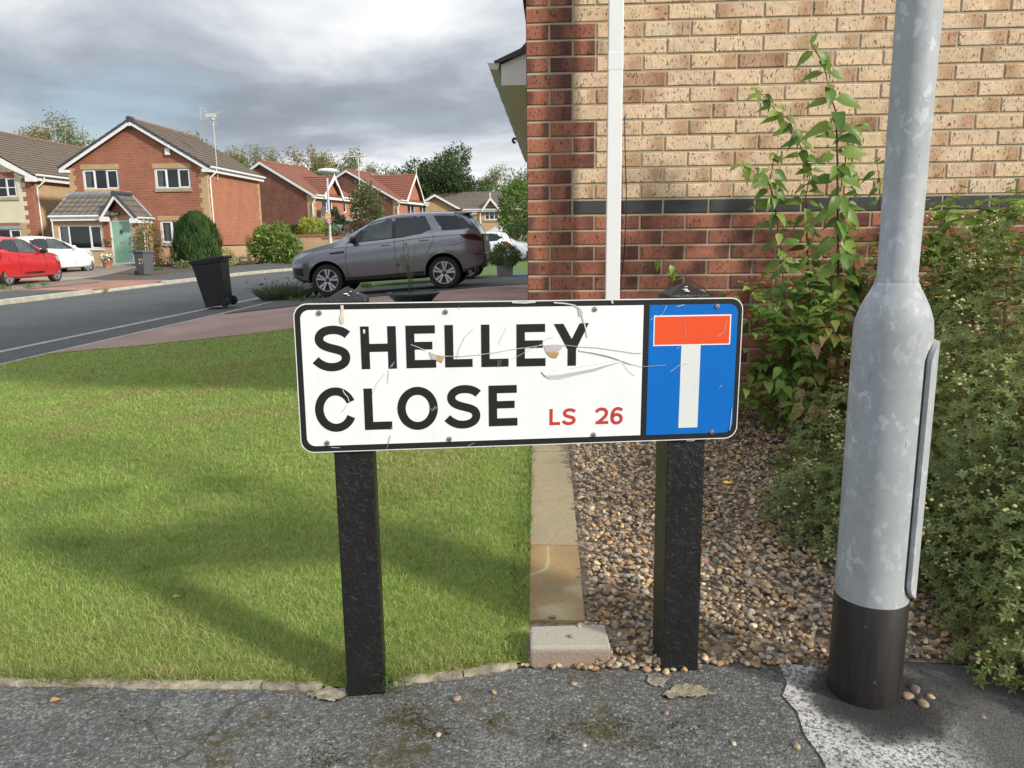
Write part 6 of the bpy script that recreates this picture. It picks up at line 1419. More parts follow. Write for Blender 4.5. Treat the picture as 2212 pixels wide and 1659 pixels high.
# ---- red brick house with the green door
YF = 37.2; wl_ = at(*Z2(250, 710), YF); wr_ = at(*Z2(2115, 740), YF); XA, XB = float(wl_[0]), float(wr_[0]); ap = at(*Z2(1075, 45), YF-.25); lf = at(*Z2(115, 690), YF-.25); rf = at(*Z2(2150, 670), YF-.25)
g0 = ground(-19, 36); YB = 43.95
ho = thing('red_brick_house', 'red brick gabled house with the pale green front door and brown roof', 'house', (XA, YF, g0))
def WX(zf_, x, y, Y): p = at(*zf_(x, y), Y); return float(p[0]), float(p[2])
def rectpx(zf_, x0, y0, x1, y1, Y): a, c = WX(zf_, x0, y1, Y), WX(zf_, x1, y0, Y); return (a[0], a[1], c[0], c[1])
w1 = rectpx(Z2, 468, 732, 925, 1012, YF); w2 = rectpx(Z2, 1436, 718, 1896, 1000, YF); w4 = rectpx(Z3, 1518, 375, 1960, 685, YF)
z_e = 4.62; xm2 = float(ap[0]); z_a = float(ap[2])-.14
To = Matrix.Translation((0, YF, 0))
b = MB(); b.T = To; holed(b, XA, XB, g0-.2, z_e, [w1, w2, w4], m=0)
b.add([(XA, 0, z_e), (XB, 0, z_e), (xm2, 0, z_a)], [(0, 1, 2)], 0); b.T = None
b.add([(XB, YF, .90), (XB, YB, .90), (XB, YB, z_e), (XB, YF, z_e)], [(0, 1, 2, 3)], 1); b.add([(XB, YF, g0-.3), (XB, YB, g0-.3), (XB, YB, .84), (XB, YF, .84)], [(0, 1, 2, 3)], 2)
b.add([(XB+.002, YF, .84), (XB+.002, YB, .84), (XB+.002, YB, .90), (XB+.002, YF, .90)], [(0, 1, 2, 3)], 3)
b.add([(XA, YF, g0-.3), (XA, YF, z_e), (XA, YB, z_e), (XA, YB, g0-.3)], [(0, 1, 2, 3)], 0); b.add([(XA, YB, g0-.3), (XA, YB, z_e), (xm2, YB, z_a), (XB, YB, z_e), (XB, YB, g0-.3)], [(0, 1, 2, 3, 4)], 0)
b.build('wall', [M_fred, M_sred, M_buff, M_black], ho, True)
b = MB(); quoin(b, XA, 1, g0, z_e, YF); b.build('quoin', M_buff, ho, True); b = MB(); quoin(b, XB-.001, -1, .9, z_e, YF, .40, .28); b.build('quoin', M_buff, ho, True)
for e_ in (0, 1):
    b = MB(); z = g0; k = 0
    while z < z_e-.05: w = .28 if k % 2 == 0 else .17; b.box(XB-.02, YB-w if e_ else YF, z, XB+.004, YB if e_ else YF+w, min(z+.225, z_e)); z += .225; k += 1
    b.build('quoin', M_buff, ho, True)
b = MB(); b.box(-19.3, YF-.003, g0, XB-.2, YF+.02, w4[1]-.1); b.build('buff_base', M_buff, ho, True)
for w_ in (w1, w2, w4):
    window(ho, w_, To); b = MB(); b.box(w_[0]-.06, YF-.012, w_[3], w_[2]+.06, YF+.03, w_[3]+.225); b.build('lintel', M_sold, ho, True)
for w_ in (w2, w4): b = MB(); b.box(w_[0]-.02, YF-.06, w_[1]-.15, w_[2]+.03, YF+.05, w_[1]); b.build('sill', M_sill, ho, True)
b = MB(); b.box(w1[0]+.02, YF-.004, w1[1]-.15, w1[2]-.02, YF+.02, w1[1]); b.build('lintel', M_buff, ho, True)
y0, y1 = YF-.25, YB+.15; L_, A_, R2 = (float(lf[0]), float(lf[2])-.10), (xm2, float(ap[2])-.06), (float(rf[0]), float(rf[2])-.10)
b = MB(); roofplane(b, (R2[0]+.04, y0, R2[1]), (R2[0]+.04, y1, R2[1]), (A_[0], y0, A_[1]), (A_[0], y1, A_[1]), .335, lift=.045); roofplane(b, (L_[0]-.04, y0, L_[1]), (L_[0]-.04, y1, L_[1]), (A_[0], y0, A_[1]), (A_[0], y1, A_[1]), .335, lift=.045)
rfm = b.build('roof', M_brown, ho, True)
b = MB(); b.tube([(A_[0], y0+.25, A_[1]+.02), (A_[0], y1, A_[1]+.02)], .10, 10); b.build('ridge_tiles', mat('brown_ridge', (.20, .13, .09), .9, var=.3), rfm, True)
b = MB(); n = 12
for a, c in ((L_, A_), (R2, A_)):
    for i in range(n):
        t0, t1 = i/n, (i+1)/n-.012; p0 = (a[0]+(c[0]-a[0])*t0, a[1]+(c[1]-a[1])*t0); p1 = (a[0]+(c[0]-a[0])*t1, a[1]+(c[1]-a[1])*t1); b.prism([(p0[0], p0[1]+.075), (p1[0], p1[1]+.062), (p1[0], p1[1]-.06), (p0[0], p0[1]-.06)], 'y', y0-.03, y0+.14)
b.tube([(A_[0], y0-.05, A_[1]+.02), (A_[0], y0+.28, A_[1]+.03)], .135, 10); b.build('verge_tiles', M_dkridge, rfm, True)
b = MB(); barge(b, [(L_[0]+.02, L_[1]-.05), (A_[0], A_[1]-.06)], y0, y0+.03); barge(b, [(A_[0], A_[1]-.06), (R2[0]-.02, R2[1]-.05)], y0, y0+.03); b.box(L_[0]+.02, y0+.006, L_[1]-.22, XA+.1, y0+.25, L_[1]-.09); b.box(XB-.1, y0+.006, R2[1]-.24, R2[0]-.02, y0+.25, R2[1]-.09); b.box(xm2-.03, y0-.02, z_a-.22, xm2+.03, y0+.01, z_a+.02)
b.build('bargeboard', M_upvc, ho, True)
b = MB(); b.box(R2[0]-.30, y0+.25, R2[1]-.22, R2[0]-.03, y1, R2[1]-.05); b.build('fascia', M_upvc, ho, True)
b = MB(); gutter_run(b, (R2[0]+.05, y0+.1, R2[1]-.01), (R2[0]+.05, y1, R2[1]-.01)); b.build('gutter', M_upvc, ho, True)
b = MB(); b.tube([(R2[0]+.03, YF+.55, R2[1]-.06), (R2[0]+.02, YF+.5, R2[1]-.20), (XB+.05, YF+.28, R2[1]-.48), (XB+.05, YF+.28, g0)], .035, 8); b.build('downpipe', M_upvc, ho, True, smooth=60)
b = MB(); q = rectpx(Z2, 1578, 450, 1638, 548, YF); b.box(q[0], YF-.12, q[1], q[2], YF, q[3]); b.build('alarm_box', M_upvc, ho, True, bevel=.02)
# mast and aerial on the side of the house
M_metal = mat('aerial_metal', (.42, .43, .44), .45, .6)
def ZM(x, y): return ((480+x/4.757)/1.1302, (240+y/4.757)/1.1302)
Ym = 38.2; pm = [np.array(at(*ZM(*q_), Ym)) for q_ in ((240, 945), (222, 640), (205, 400), (198, 245))]; mx_ = float(np.mean([q_[0] for q_ in pm])); b = MB(); b.tube([(mx_, Ym, pm[0][2]), (mx_, Ym, pm[3][2])], .022, 8)
zt_ = float(pm[3][2]); b.box(XB, Ym-.03, pm[0][2]+.02, mx_, Ym+.03, pm[0][2]+.06); b.box(XB, Ym-.03, pm[0][2]+.45, mx_, Ym+.03, pm[0][2]+.49)
b.tube([(mx_-.38, Ym-.1, zt_+.02), (mx_+.42, Ym+.1, zt_+.38)], .014, 6)
for i in range(7):
    t = i/6; c = np.array([mx_-.30+.72*t, Ym-.08+.18*t, zt_+.06+.32*t]); b.tube([c+np.array([.05, -.22, -.03]), c+np.array([-.05, .22, .03])], .006, 5)
for i in range(5): z = zt_+.0+.13*i; b.tube([(mx_-.50, Ym-.32, z), (mx_-.42, Ym+.32, z+.01)], .008, 5)
for y_ in (-.3, .3): b.tube([(mx_-.47, Ym+y_, zt_-.05), (mx_-.46, Ym+y_, zt_+.56)], .008, 5)
b.box(mx_-.30, Ym-.11, zt_+.08, mx_+.15, Ym+.05, zt_+.26); b.sphere((mx_, Ym, zt_+.02), .11, 10, 6); b.tube([(mx_-.12, Ym-.1, zt_-.12), (mx_+.14, Ym+.1, zt_-.12)], .008, 5); b.tube([(mx_-.10, Ym-.1, zt_-.24), (mx_+.14, Ym+.1, zt_-.24)], .008, 5)
b.build('aerial', mat('pale_aerial', (.62, .61, .55), .5, .2), ho, True)
# front extension: lean-to roof with a little gable over the door
YE_ = 36.0; M_buffw = M_buff
xe0 = WX(Z3, 40, 500, YE_)[0]; xw3 = rectpx(Z3, 150, 437, 708, 770, YE_); dr_ = rectpx(Z3, 872, 370, 1098, 965, YE_); xe1 = WX(Z3, 1215, 500, YE_)[0]; xs1 = WX(Z3, 738, 600, YE_)[0]
dr_ = (dr_[0], g0+.14, dr_[2], dr_[3])
b = MB(); b.T = Matrix.Translation((0, YE_, 0)); holed(b, xe0, xs1, g0-.2, 2.28, [xw3], m=0); holed(b, xs1, dr_[0], .92, 2.28, [], m=1); holed(b, xs1, dr_[0], g0-.2, .86, [], m=0); holed(b, xs1, dr_[0], .86, .92, [], m=2); holed(b, dr_[0], xe1, g0-.2, 2.28, [dr_], m=0)
b.T = None; b.add([(xe1, YE_, g0-.2), (xe1, YF, g0-.2), (xe1, YF, 2.28), (xe1, YE_, 2.28)], [(0, 1, 2, 3)], 0); b.add([(xe0, YE_, g0-.2), (xe0, YE_, 2.28), (xe0, YF, 2.28), (xe0, YF, g0-.2)], [(0, 1, 2, 3)], 0)
ext = b.build('extension_wall', [M_buffw, M_fred, M_black], ho, True)
window(ho, xw3, Matrix.Translation((0, YE_, 0)), (.23, .48, .29), curtain=.20, sashes=(2,)); b = MB(); b.box(xw3[0]-.05, YE_-.07, xw3[1]-.05, xw3[2]+.05, YE_+.05, xw3[1]); b.build('sill', M_upvc, ho, True)
M_green = mat('sage_green_door', (.25, .43, .33), .45, var=.04, scale=3)
b = MB(); f = .07; b.box(dr_[0], YE_+.03, dr_[1], dr_[0]+f, YE_+.10, dr_[3]); b.box(dr_[2]-f, YE_+.03, dr_[1], dr_[2], YE_+.10, dr_[3]); b.box(dr_[0]+f, YE_+.03, dr_[3]-f, dr_[2]-f, YE_+.10, dr_[3]); b.box(dr_[0]-.03, YE_-.02, dr_[1]-.05, dr_[2]+.03, YE_+.10, dr_[1]); b.build('door_frame', M_upvc, ho, True)
b = MB(); b.box(dr_[0]+f, YE_+.05, dr_[1], dr_[2]-f, YE_+.095, dr_[3]-f); do = b.build('door', M_green, ho, True)
dw = dr_[2]-dr_[0]; cxd = (dr_[0]+dr_[2])/2; b = MB(); b.box(cxd-.11, YE_+.035, dr_[3]-.68, cxd+.10, YE_+.05, dr_[3]-.42); b.build('glazing_frame', M_green, do, True); b = MB(); b.box(cxd-.07, YE_+.030, dr_[3]-.64, cxd+.06, YE_+.036, dr_[3]-.46); b.build('glazing', M_glass, do, True)
b = MB(); b.box(cxd-.15, YE_+.035, dr_[1]+.92, cxd+.14, YE_+.05, dr_[1]+.97); b.build('letter_box', M_metal, do, True); b = MB(); b.box(dr_[2]-f-.06, YE_+.01, dr_[1]+1.02, dr_[2]-f-.03, YE_+.05, dr_[1]+1.22); b.build('handle', M_metal, do, True)
b = MB(); b.box(dr_[0]-.35, YE_-.55, g0-.1, dr_[2]+.10, YE_+.0, g0+.10); b.build('door_step', M_conc, ho, True)
b = MB(); b.box(dr_[0]-.07, YE_-.012, dr_[3], dr_[2]+.07, YE_+.02, dr_[3]+.215); b.build('lintel', M_sold, ho, True)
el0, el1 = WX(Z3, -5, 312, YE_-.2), WX(Z3, 1478, 322, YE_-.2); tl0, tl1 = WX(Z3, 270, 22, YF), WX(Z3, 1222, 15, YF)
ze = (el0[1]+el1[1])/2; zt2 = (tl0[1]+tl1[1])/2; ye2 = YE_-.22
b = MB(); xpc = WX(Z3, 872, 20, YE_-.35)[0]; roofplane(b, (el0[0], ye2, ze), (xpc, ye2, ze), (tl0[0], YF-.01, zt2), (xpc+.1, YF-.01, zt2), .33, 8, .035, .035); roofplane(b, (el0[0], YF-.01, ze), (el0[0], ye2, ze), (tl0[0]-.02, YF-.01, zt2), (tl0[0], YF-.01, zt2), .33, lift=.03)
b.build('extension_roof', M_greytile, ho, True)
b = MB(); b.box(tl0[0], YF-.06, zt2-.03, xpc, YF+.01, zt2+.10); b.tube([(tl0[0], YF-.03, zt2+.02), (el0[0]+.05, ye2+.1, ze+.07)], .04, 6); b.build('flashing', M_lead, ho, True)
pg0, pga, pg1 = WX(Z3, 690, 318, YE_-.35), WX(Z3, 872, 20, YE_-.35), WX(Z3, 1166, 338, YE_-.35); yg = YE_-.38
b = MB(); b.add([(pg0[0]+.16, YE_-.002, 2.27), (pg1[0]-.16, YE_-.002, 2.27), (pga[0], YE_-.002, pga[1]-.18)], [(0, 1, 2)]); b.build('porch_gable', M_fred, ho, True)
b = MB(); roofplane(b, (pg1[0]+.03, yg, pg1[1]), (pg1[0]+.03, YF-.1, pg1[1]), (pga[0], yg, pga[1]), (pga[0], YF-.1, pga[1]), .33, lift=.035); roofplane(b, (pg0[0]-.03, YF-.1, pg0[1]), (pg0[0]-.03, yg, pg0[1]), (pga[0], YF-.1, pga[1]), (pga[0], yg, pga[1]), .33, lift=.035); pr_ = b.build('porch_roof', M_greytile, ho, True)
b = MB()
for a in (pg0, pg1):
    for i in range(5): t0, t1 = i/5, (i+1)/5-.02; p0 = (a[0]+(pga[0]-a[0])*t0, a[1]+(pga[1]-a[1])*t0); p1 = (a[0]+(pga[0]-a[0])*t1, a[1]+(pga[1]-a[1])*t1); b.prism([(p0[0], p0[1]+.08), (p1[0], p1[1]+.08), (p1[0], p1[1]-.03), (p0[0], p0[1]-.03)], 'y', yg-.04, yg+.12)
b.tube([(pga[0], yg-.06, pga[1]+.04), (pga[0], YF-.1, pga[1]+.05)], .11, 10); b.build('verge_tiles', M_dkridge, pr_, True)
b = MB(); barge(b, [(pg0[0], pg0[1]-.02), (pga[0], pga[1]-.02)], yg, yg+.03, .20); barge(b, [(pga[0], pga[1]-.02), (pg1[0], pg1[1]-.02)], yg, yg+.03, .20); b.box(pg0[0]-.05, yg+.006, pg0[1]-.25, pg0[0]+.30, yg+.3, pg0[1]-.03); b.box(pg1[0]-.3, yg+.006, pg1[1]-.25, pg1[0]+.02, yg+.3, pg1[1]-.03); b.build('bargeboard', M_upvc, ho, True)
b = MB(); b.box(el0[0]+.04, ye2+.02, ze-.20, pg0[0]+.02, ye2+.14, ze-.03); b.build('fascia', M_upvc, ho, True); b = MB(); b.box(pg1[0]-.16, yg+.3, pg1[1]-.24, pg1[0]-.02, YF, pg1[1]-.06); b.build('fascia', M_upvc, ho, True); b = MB(); gutter_run(b, (pg1[0]+.07, yg+.1, pg1[1]-.01), (pg1[0]+.07, YF, pg1[1]-.01), .05); b.build('gutter', M_upvc, ho, True); b = MB(); b.tube([(pga[0], YF-.06, pga[1]+.06), (pg1[0], YF-.06, pg1[1]+.06)], .06, 6); b.build('flashing', M_lead, ho, True)
b = MB(); gutter_run(b, (el0[0], ye2-.04, ze+.0), (pg0[0]-.05, ye2-.04, ze), .05); b.build('gutter', M_upvc, ho, True)
b = MB(); b.tube([(el0[0]+.06, ye2, ze-.05), (el0[0]+.10, ye2+.05, ze-.25), (xe0+.06, YE_-.05, ze-.5), (xe0+.06, YE_-.05, g0)], .035, 8); b.build('downpipe', M_upvc, ho, True, smooth=60)
b = MB(); b.tube([(pg1[0]+.06, yg+.6, pg1[1]-.05), (pg1[0]-.05, yg+.7, pg1[1]-.4), (xe1+.06, YE_+.3, pg1[1]-.6), (xe1+.06, YE_+.3, g0)], .035, 8); b.build('downpipe', M_upvc, ho, True, smooth=60)
q = rectpx(Z3, 1322, 385, 1392, 540, YF); window(ho, q, Matrix.Translation((0, YF-.03, 0)), (1.,), curtain=False, sashes=())
q = WX(Z3, 1123, 468, YE_); b = MB(); b.box(q[0]-.06, YE_-.10, q[1]-.10, q[0]+.06, YE_, q[1]+.12); b.build('wall_lamp', mat('lamp_cover', (.60, .55, .42), .4), ho, True, bevel=.02)
b = MB(); q = WX(Z3, 1140, 590, YE_)
for k_ in range(6): b.box(q[0]-.1+.035*k_, YE_-.006, q[1]-.03+.02*(k_ % 2), q[0]-.075+.035*k_, YE_+.0, q[1]+.02+.02*(k_ % 2))
b.build('name_plaque', M_lead, ho, True)
# things beside the door
q = WX(Z3, 790, 645, YE_-.12); hb_ = thing('hanging_basket', 'brown hanging basket on the wall left of the green door', 'basket', (q[0], YE_-.12, q[1])); b = MB(); b.lathe([(.02, -.12), (.13, -.08), (.19, .02), (.20, .05), (.02, .05)], 14); b.build('basket', mat('coir', (.30, .18, .08), .95, var=.4, scale=40), hb_, smooth=60)
V, F, cc = leaf_cloud(220, (0, 0, .05), (.22, .18, .08), .06, [(.28, .20, .09), (.35, .25, .10)], .3); np_mesh('dry_plant', V, F, M_fol, hb_, False, cols=cc)
q = on(*Z3(790, 1020)); fp = thing('flower_pot', 'terracotta pot of white flowers left of the green front door', 'plant pot', q); kk = np.linalg.norm(q-EYE)/FPX; b = MB(); b.lathe([(6.5*kk, 0), (8*kk, 10*kk), (9.3*kk, 11*kk), (9.3*kk, 14*kk), (.02, 13*kk)], 18); b.build('pot', mat('terracotta', (.42, .17, .10), .85, var=.15), fp, smooth=45)
V, F, cc = leaf_cloud(300, (0, 0, 18*kk), (11*kk, 11*kk, 6*kk), .09, [(.06, .12, .03), (.12, .2, .05)], .3); np_mesh('leaves', V, F, M_fol, fp, False, cols=cc); V, F, cc = leaf_cloud(150, (0, 0, 20*kk), (11*kk, 11*kk, 6*kk), .08, [(.75, .75, .66), (.8, .8, .74)], .8, ratio=.9); np_mesh('flowers', V, F, M_fol, fp, False, cols=cc)

# ---- cream rendered house at the left edge
Y0 = 38.0; co = WX(Z0, 415, 900, Y0); lo_ = WX(Z0, 400, 650, Y0-.3); hc = thing('cream_rendered_house', 'cream rendered house with red brick quoins and brown roof at the left edge', 'house', (co[0], Y0, ground(-25, 38)))
gz_ = ground(-25, 38); XC = co[0]; XL = XC-8.4; zec = lo_[1]-.06; zap = zec+4.35*.60; Yb0 = 50.5
wa = rectpx(Z0, -190, 690, 195, 948, Y0); wb = rectpx(Z0, -150, 1340, 268, 1560, Y0); zs_ = WX(Z0, 150, 1266, Y0)[1]
b = MB(); b.T = Matrix.Translation((0, Y0, 0)); holed(b, XL, XC, zs_, zec, [wa], m=0); holed(b, XL, XC, gz_-.2, zs_, [wb], m=1); b.add([(XL, 0, zec), (XC, 0, zec), ((XL+XC)/2, 0, zap-.12)], [(0, 1, 2)], 0); b.T = None
b.add([(XC, Y0, gz_-.2), (XC, Yb0, gz_-.2), (XC, Yb0, zec), (XC, Y0, zec)], [(0, 1, 2, 3)], 1); b.build('wall', [M_rend, M_buff], hc, True)
b = MB(); quoin(b, XC-.0, -1, gz_, zec, Y0, .52, .34); b.build('quoin', M_fred, hc, True)
b = MB(); z = gz_; k = 0
while z < zec-.05: w = .42 if k % 2 == 0 else .26; b.box(XC-.02, Y0, z, XC+.005, Y0+w, min(z+.225, zec)); z += .225; k += 1
b.build('quoin', M_fred, hc, True)
window(hc, wa, Matrix.Translation((0, Y0, 0)), (.32, .36, .32), bars=1, curtain=False); window(hc, wb, Matrix.Translation((0, Y0, 0)), (.32, .34, .34), curtain=False)
b = MB(); b.box(wa[0], Y0-.012, wa[3], wa[2]-.06, Y0+.02, wa[3]+.26); b.box(wb[0], Y0-.012, wb[3]+.15, wb[2], Y0+.02, wb[3]+.30); b.build('lintel', M_fred, hc, True)
b = MB(); b.box(wb[0], Y0-.03, wb[3], wb[2], Y0+.02, wb[3]+.15); b.build('lintel', M_lead, hc, True); b = MB(); b.box(wa[0], Y0-.06, wa[1]-.14, wa[2]+.06, Y0+.05, wa[1]); b.build('sill', M_sill, hc, True)
xa_ = (XL+XC)/2; re = WX(Z0, 400, 648, Y0-.3)[0]+.05
b = MB(); roofplane(b, (re, Y0-.3, zec+.02), (re, Yb0, zec+.02), (xa_, Y0-.3, zap), (xa_, Yb0, zap), .335, lift=.045); roofplane(b, (2*xa_-re, Yb0, zec+.02), (2*xa_-re, Y0-.3, zec+.02), (xa_, Yb0, zap), (xa_, Y0-.3, zap), .335, lift=.045); rr0 = b.build('roof', M_brown, hc, True)
b = MB(); b.tube([(xa_, Y0-.3, zap+.03), (xa_, Yb0, zap+.03)], .10, 8); b.build('ridge_tiles', mat('brown_ridge', (.20, .13, .09)), rr0, True)
b = MB(); n = 14
for sg in (-1, 1):
    p = [(xa_-sg*(xa_-re)*-1*(1-t)*1.0 if 0 else xa_+sg*(re-xa_)*t, zap-(zap-zec-.02)*t-.04) for t in np.linspace(0, 1, n)]
    hh = [.20+.13*abs(math.sin(t*2.2*math.pi)) for t in np.linspace(0, 1, n)]
    for i in range(n-1): b.prism([p[i], p[i+1], (p[i+1][0], p[i+1][1]-hh[i+1]), (p[i][0], p[i][1]-hh[i])], 'y', Y0-.32, Y0-.28)
b.box(XC-.1, Y0-.313, zec-.28, re-.02, Y0, zec-.03); b.build('bargeboard', M_upvc, hc, True)
b = MB(); b.box(re-.28, Y0, zec-.22, re-.06, Yb0, zec-.02); b.build('fascia', M_upvc, hc, True); b = MB(); gutter_run(b, (re+.05, Y0-.1, zec+.04), (re+.05, Yb0, zec+.04)); b.build('gutter', M_upvc, hc, True)
b = MB(); b.tube([(re+.03, Y0+.5, zec), (re+.02, Y0+.5, zec-.22), (XC+.06, Y0+.3, zec-.55), (XC+.06, Y0+.3, gz_)], .038, 8); b.build('downpipe', M_upvc, hc, True, smooth=60)
Ya = 47.; pa = [np.array(at(*Z0(*q), Ya)) for q in ((700, 300), (672, 10))]; xm3 = float((pa[0][0]+pa[1][0])/2); zt3 = float(at(*Z0(665, -20), Ya)[2]); b = MB(); b.tube([(xm3, Ya, pa[0][2]-.3), (xm3, Ya, zt3)], .03, 6); b.tube([(xm3-.5, Ya-.2, zt3-.02), (xm3+1.1, Ya+.5, zt3+.22)], .022, 5)
for i in range(9): t = i/8; c = np.array([xm3-.5+1.6*t, Ya-.2+.7*t, zt3-.02+.24*t]); b.tube([c+np.array([.06, -.16, 0]), c+np.array([-.06, .16, 0])], .010, 4)
b.build('aerial', mat('dark_aerial', (.16, .15, .14), .6), hc, True)

# ---- red tiled houses farther along, turned about ten degrees
def turned_house(name, label, Ya_, apx, cornx, ridge_px, fac, tile, wallm, gable_px, wins, pipe=None, solar=None, back=.0):
    A = np.array(at(*Z7(*apx), Ya_)); th = R_(11); g = ground(-13, 45)-.02
    dirw = np.array([math.cos(th), -math.sin(th)]); dird = np.array([math.sin(th), math.cos(th)])
    # right-hand corner of the gable wall: intersect its sight line with the gable plane
    r = ray(*Z7(*cornx)); nrm = np.array([dird[0], dird[1], 0]); P = EYE+r*(((A-EYE)@nrm)/(r@nrm)); hw_ = float((P-A)[:2]@dirw)
    t = thing(name, label, 'house', (P[0], P[1], g), -th); zr = float(A[2])-g; zev = zr-hw_*.72; _late = True
    Pr = EYE+ray(*Z7(*ridge_px))*((A[2]-EYE[2])/ray(*Z7(*ridge_px))[2]); dep = max(7.0, min(16., float((Pr-A)[:2]@dird)))
    def fac_pt(x, y):
        rr_ = ray(*Z7(x, y)); n3 = np.array([dirw[0], dirw[1], 0]); q = EYE+rr_*(((P-EYE)@n3)/(rr_@n3)); return float((q-P)[:2]@dird), float(q[2])-g
    _g = [fac_pt(*q) for q in gable_px]; zev = (_g[1][1]+_g[2][1])/2+.12
    b = MB(); b.add([(-2*hw_, 0, -.3), (0, 0, -.3), (0, 0, zev), (-hw_, 0, zr-.12), (-2*hw_, 0, zev)], [(0, 1, 2, 3, 4)], 0)
    TF = Matrix(((0, -1, 0, 0), (1, 0, 0, 0), (0, 0, 1, 0), (0, 0, 0, 1)))           # facade coordinates: along, inward, up
    W_ = []
    for (x0, y0_, x1, y1_) in wins: a0, a1 = fac_pt(x0, (y0_+y1_)/2), fac_pt(x1, (y0_+y1_)/2); z1, z0 = fac_pt((x0+x1)/2, y0_)[1], fac_pt((x0+x1)/2, y1_)[1]; W_.append((a0[0], z0, a1[0], z1))
    b.T = TF; holed(b, 0, dep, -.3, zev, [w for w in W_], m=1); ga, gb_, gc = [fac_pt(*q) for q in gable_px]
    pj = .02; b.add([(gb_[0], -pj, zev-.05), (gc[0], -pj, zev-.05), (ga[0], -pj, ga[1]-.25)], [(0, 1, 2)], 1); b.T = None
    b.add([(-2*hw_, 0, -.3), (-2*hw_, 0, zev), (-2*hw_, dep, zev), (-2*hw_, dep, -.3)], [(0, 1, 2, 3)], 0); b.add([(0, dep, -.3), (-2*hw_, dep, -.3), (-2*hw_, dep, zev), (-hw_, dep, zr-.12), (0, dep, zev)], [(0, 1, 2, 3, 4)], 0)
    b.build('wall', [wallm, M_sred], t)
    for i, w in enumerate(W_):
        window(t, w, TF, (.5, .5) if w[2]-w[0] > .8 else (1.,), curtain=False, sashes=(), fw=.09)
        b = MB(); b.T = TF; b.box(w[0]-.05, -.015, w[3], w[2]+.05, .02, w[3]+.3); b.build('lintel', M_sold, t)
    b = MB(); ov = .35; ez = zev-.25; roofplane(b, (ov, -.2, ez+.1), (ov, dep+.2, ez+.1), (-hw_, -.2, zr), (-hw_, dep+.2, zr), .33, lift=.04); roofplane(b, (-2*hw_-ov, dep+.2, ez+.1), (-2*hw_-ov, -.2, ez+.1), (-hw_, dep+.2, zr), (-hw_, -.2, zr), .33, lift=.04)
    rf_ = b.build('roof', tile, t); b = MB(); b.tube([(-hw_, -.2, zr+.03), (-hw_, dep+.2, zr+.03)], .10, 8); b.build('ridge_tiles', tile, rf_)
    # the front gable: its ridge runs back into the main slope
    xi = -(zr-ga[1])/((zr-ez-.1)/(hw_+ov))*0; run = (ga[1]-ez-.1)/((zr-ez-.1)/(hw_+ov)); xb = ov-run
    b = MB()
    for e in (gb_, gc):
        ea, eb = (ov, e[0], ez+.1), (ov, e[0], ez+.1)
        roofplane(b, (ov+.02, e[0], ez+.12), (ov-.02, e[0], ez+.12), (ov+.02, ga[0], ga[1]), (xb, ga[0], ga[1]), .33, 8, .03, .05)
    b.build('gable_roof', tile, rf_)
    b = MB(); 
    for e in (gb_, gc):
        n = 8; p = [(e[0]+(ga[0]-e[0])*k/n, ez+.10+(ga[1]-ez-.12)*k/n) for k in range(n+1)]; hh = [.26+.08*math.sin(k/n*9.4) for k in range(n+1)]
        for k in range(n):
            vs = []
            for xx in (ov+.03, ov+.07):
                vs += [(xx, p[k][0], p[k][1]+.06), (xx, p[k+1][0], p[k+1][1]+.06), (xx, p[k+1][0], p[k+1][1]-hh[k+1]), (xx, p[k][0], p[k][1]-hh[k])]
            b.add(vs, [(0, 1, 2, 3), (7, 6, 5, 4), (0, 4, 5, 1), (3, 2, 6, 7)])
    b.box(ov+.02, ga[0]-.04, ga[1]-.3, ov+.08, ga[0]+.04, ga[1]+.45)
    for sgn, x0_ in ((1, ov), (-1, -2*hw_-ov)):
        for k in range(1): 
            p0, p1 = (x0_, ez+.08), (-hw_, zr-.02); b.prism([p0, p1, (p1[0], p1[1]-.22), (p0[0], p0[1]-.22)], 'y', -.22, -.18)
    b.build('bargeboard', M_upvc, t)
    b = MB(); b.box(ov-.3, -.2, ez-.14, ov-.03, dep+.2, ez+.06); b.build('fascia', M_upvc, t); b = MB(); b.tube([(ov+.06, -.1, ez+.09), (ov+.06, gb_[0], ez+.09)], .06, 8); b.tube([(ov+.06, gc[0], ez+.09), (ov+.06, dep+.1, ez+.09)], .06, 8); b.build('gutter', M_upvc, t)
    b = MB(); b.tube([(ov, -.05, ez), (.03, -.08, ez-.55), (.03, -.08, 0)], .05, 8); b.build('downpipe', M_upvc, t)
    b = MB(); z = 0; k = 0
    while z < zev-.1: w = .55 if k % 2 == 0 else .34; b.box(-.03, .0, z, .006, w, min(zev-.1, z+.225)); b.box(-.45, -.006, z, 0, .02, min(zev-.1, z+.225)); z += .225; k += 1
    b.build('quoin', M_buff, t)
    if solar:
        b = MB(); d0, d1 = solar; sl_ = (zr-ez-.1)/(hw_+ov); L1 = lambda x: zr-(x+hw_)*sl_+.10
        b.add([(-hw_+.2, d0, L1(-hw_+.2)), (-hw_+3.2, d0, L1(-hw_+3.2)), (-hw_+3.2, d1, L1(-hw_+3.2)), (-hw_+.2, d1, L1(-hw_+.2))], [(0, 1, 2, 3)]); b.build('solar_panel', mat('solar_panel', (.16, .20, .26), .25, var=.1), t)
    return t, fac_pt, TF, hw_, zev, zr, dep
h2t, fp2, TF2, hw2, ze2_, zr2, dep2 = turned_house('dark_brick_house', 'house with red tiled roof and large dark brick gable behind the brick garden wall', 61., (160, 150), (722, 600), (770, 225), None, M_redtile, M_dred, [(910, 300), (800, 515), (1012, 545)], [(822, 545, 936, 695), (1055, 572, 1090, 705), (1150, 575, 1222, 715)])
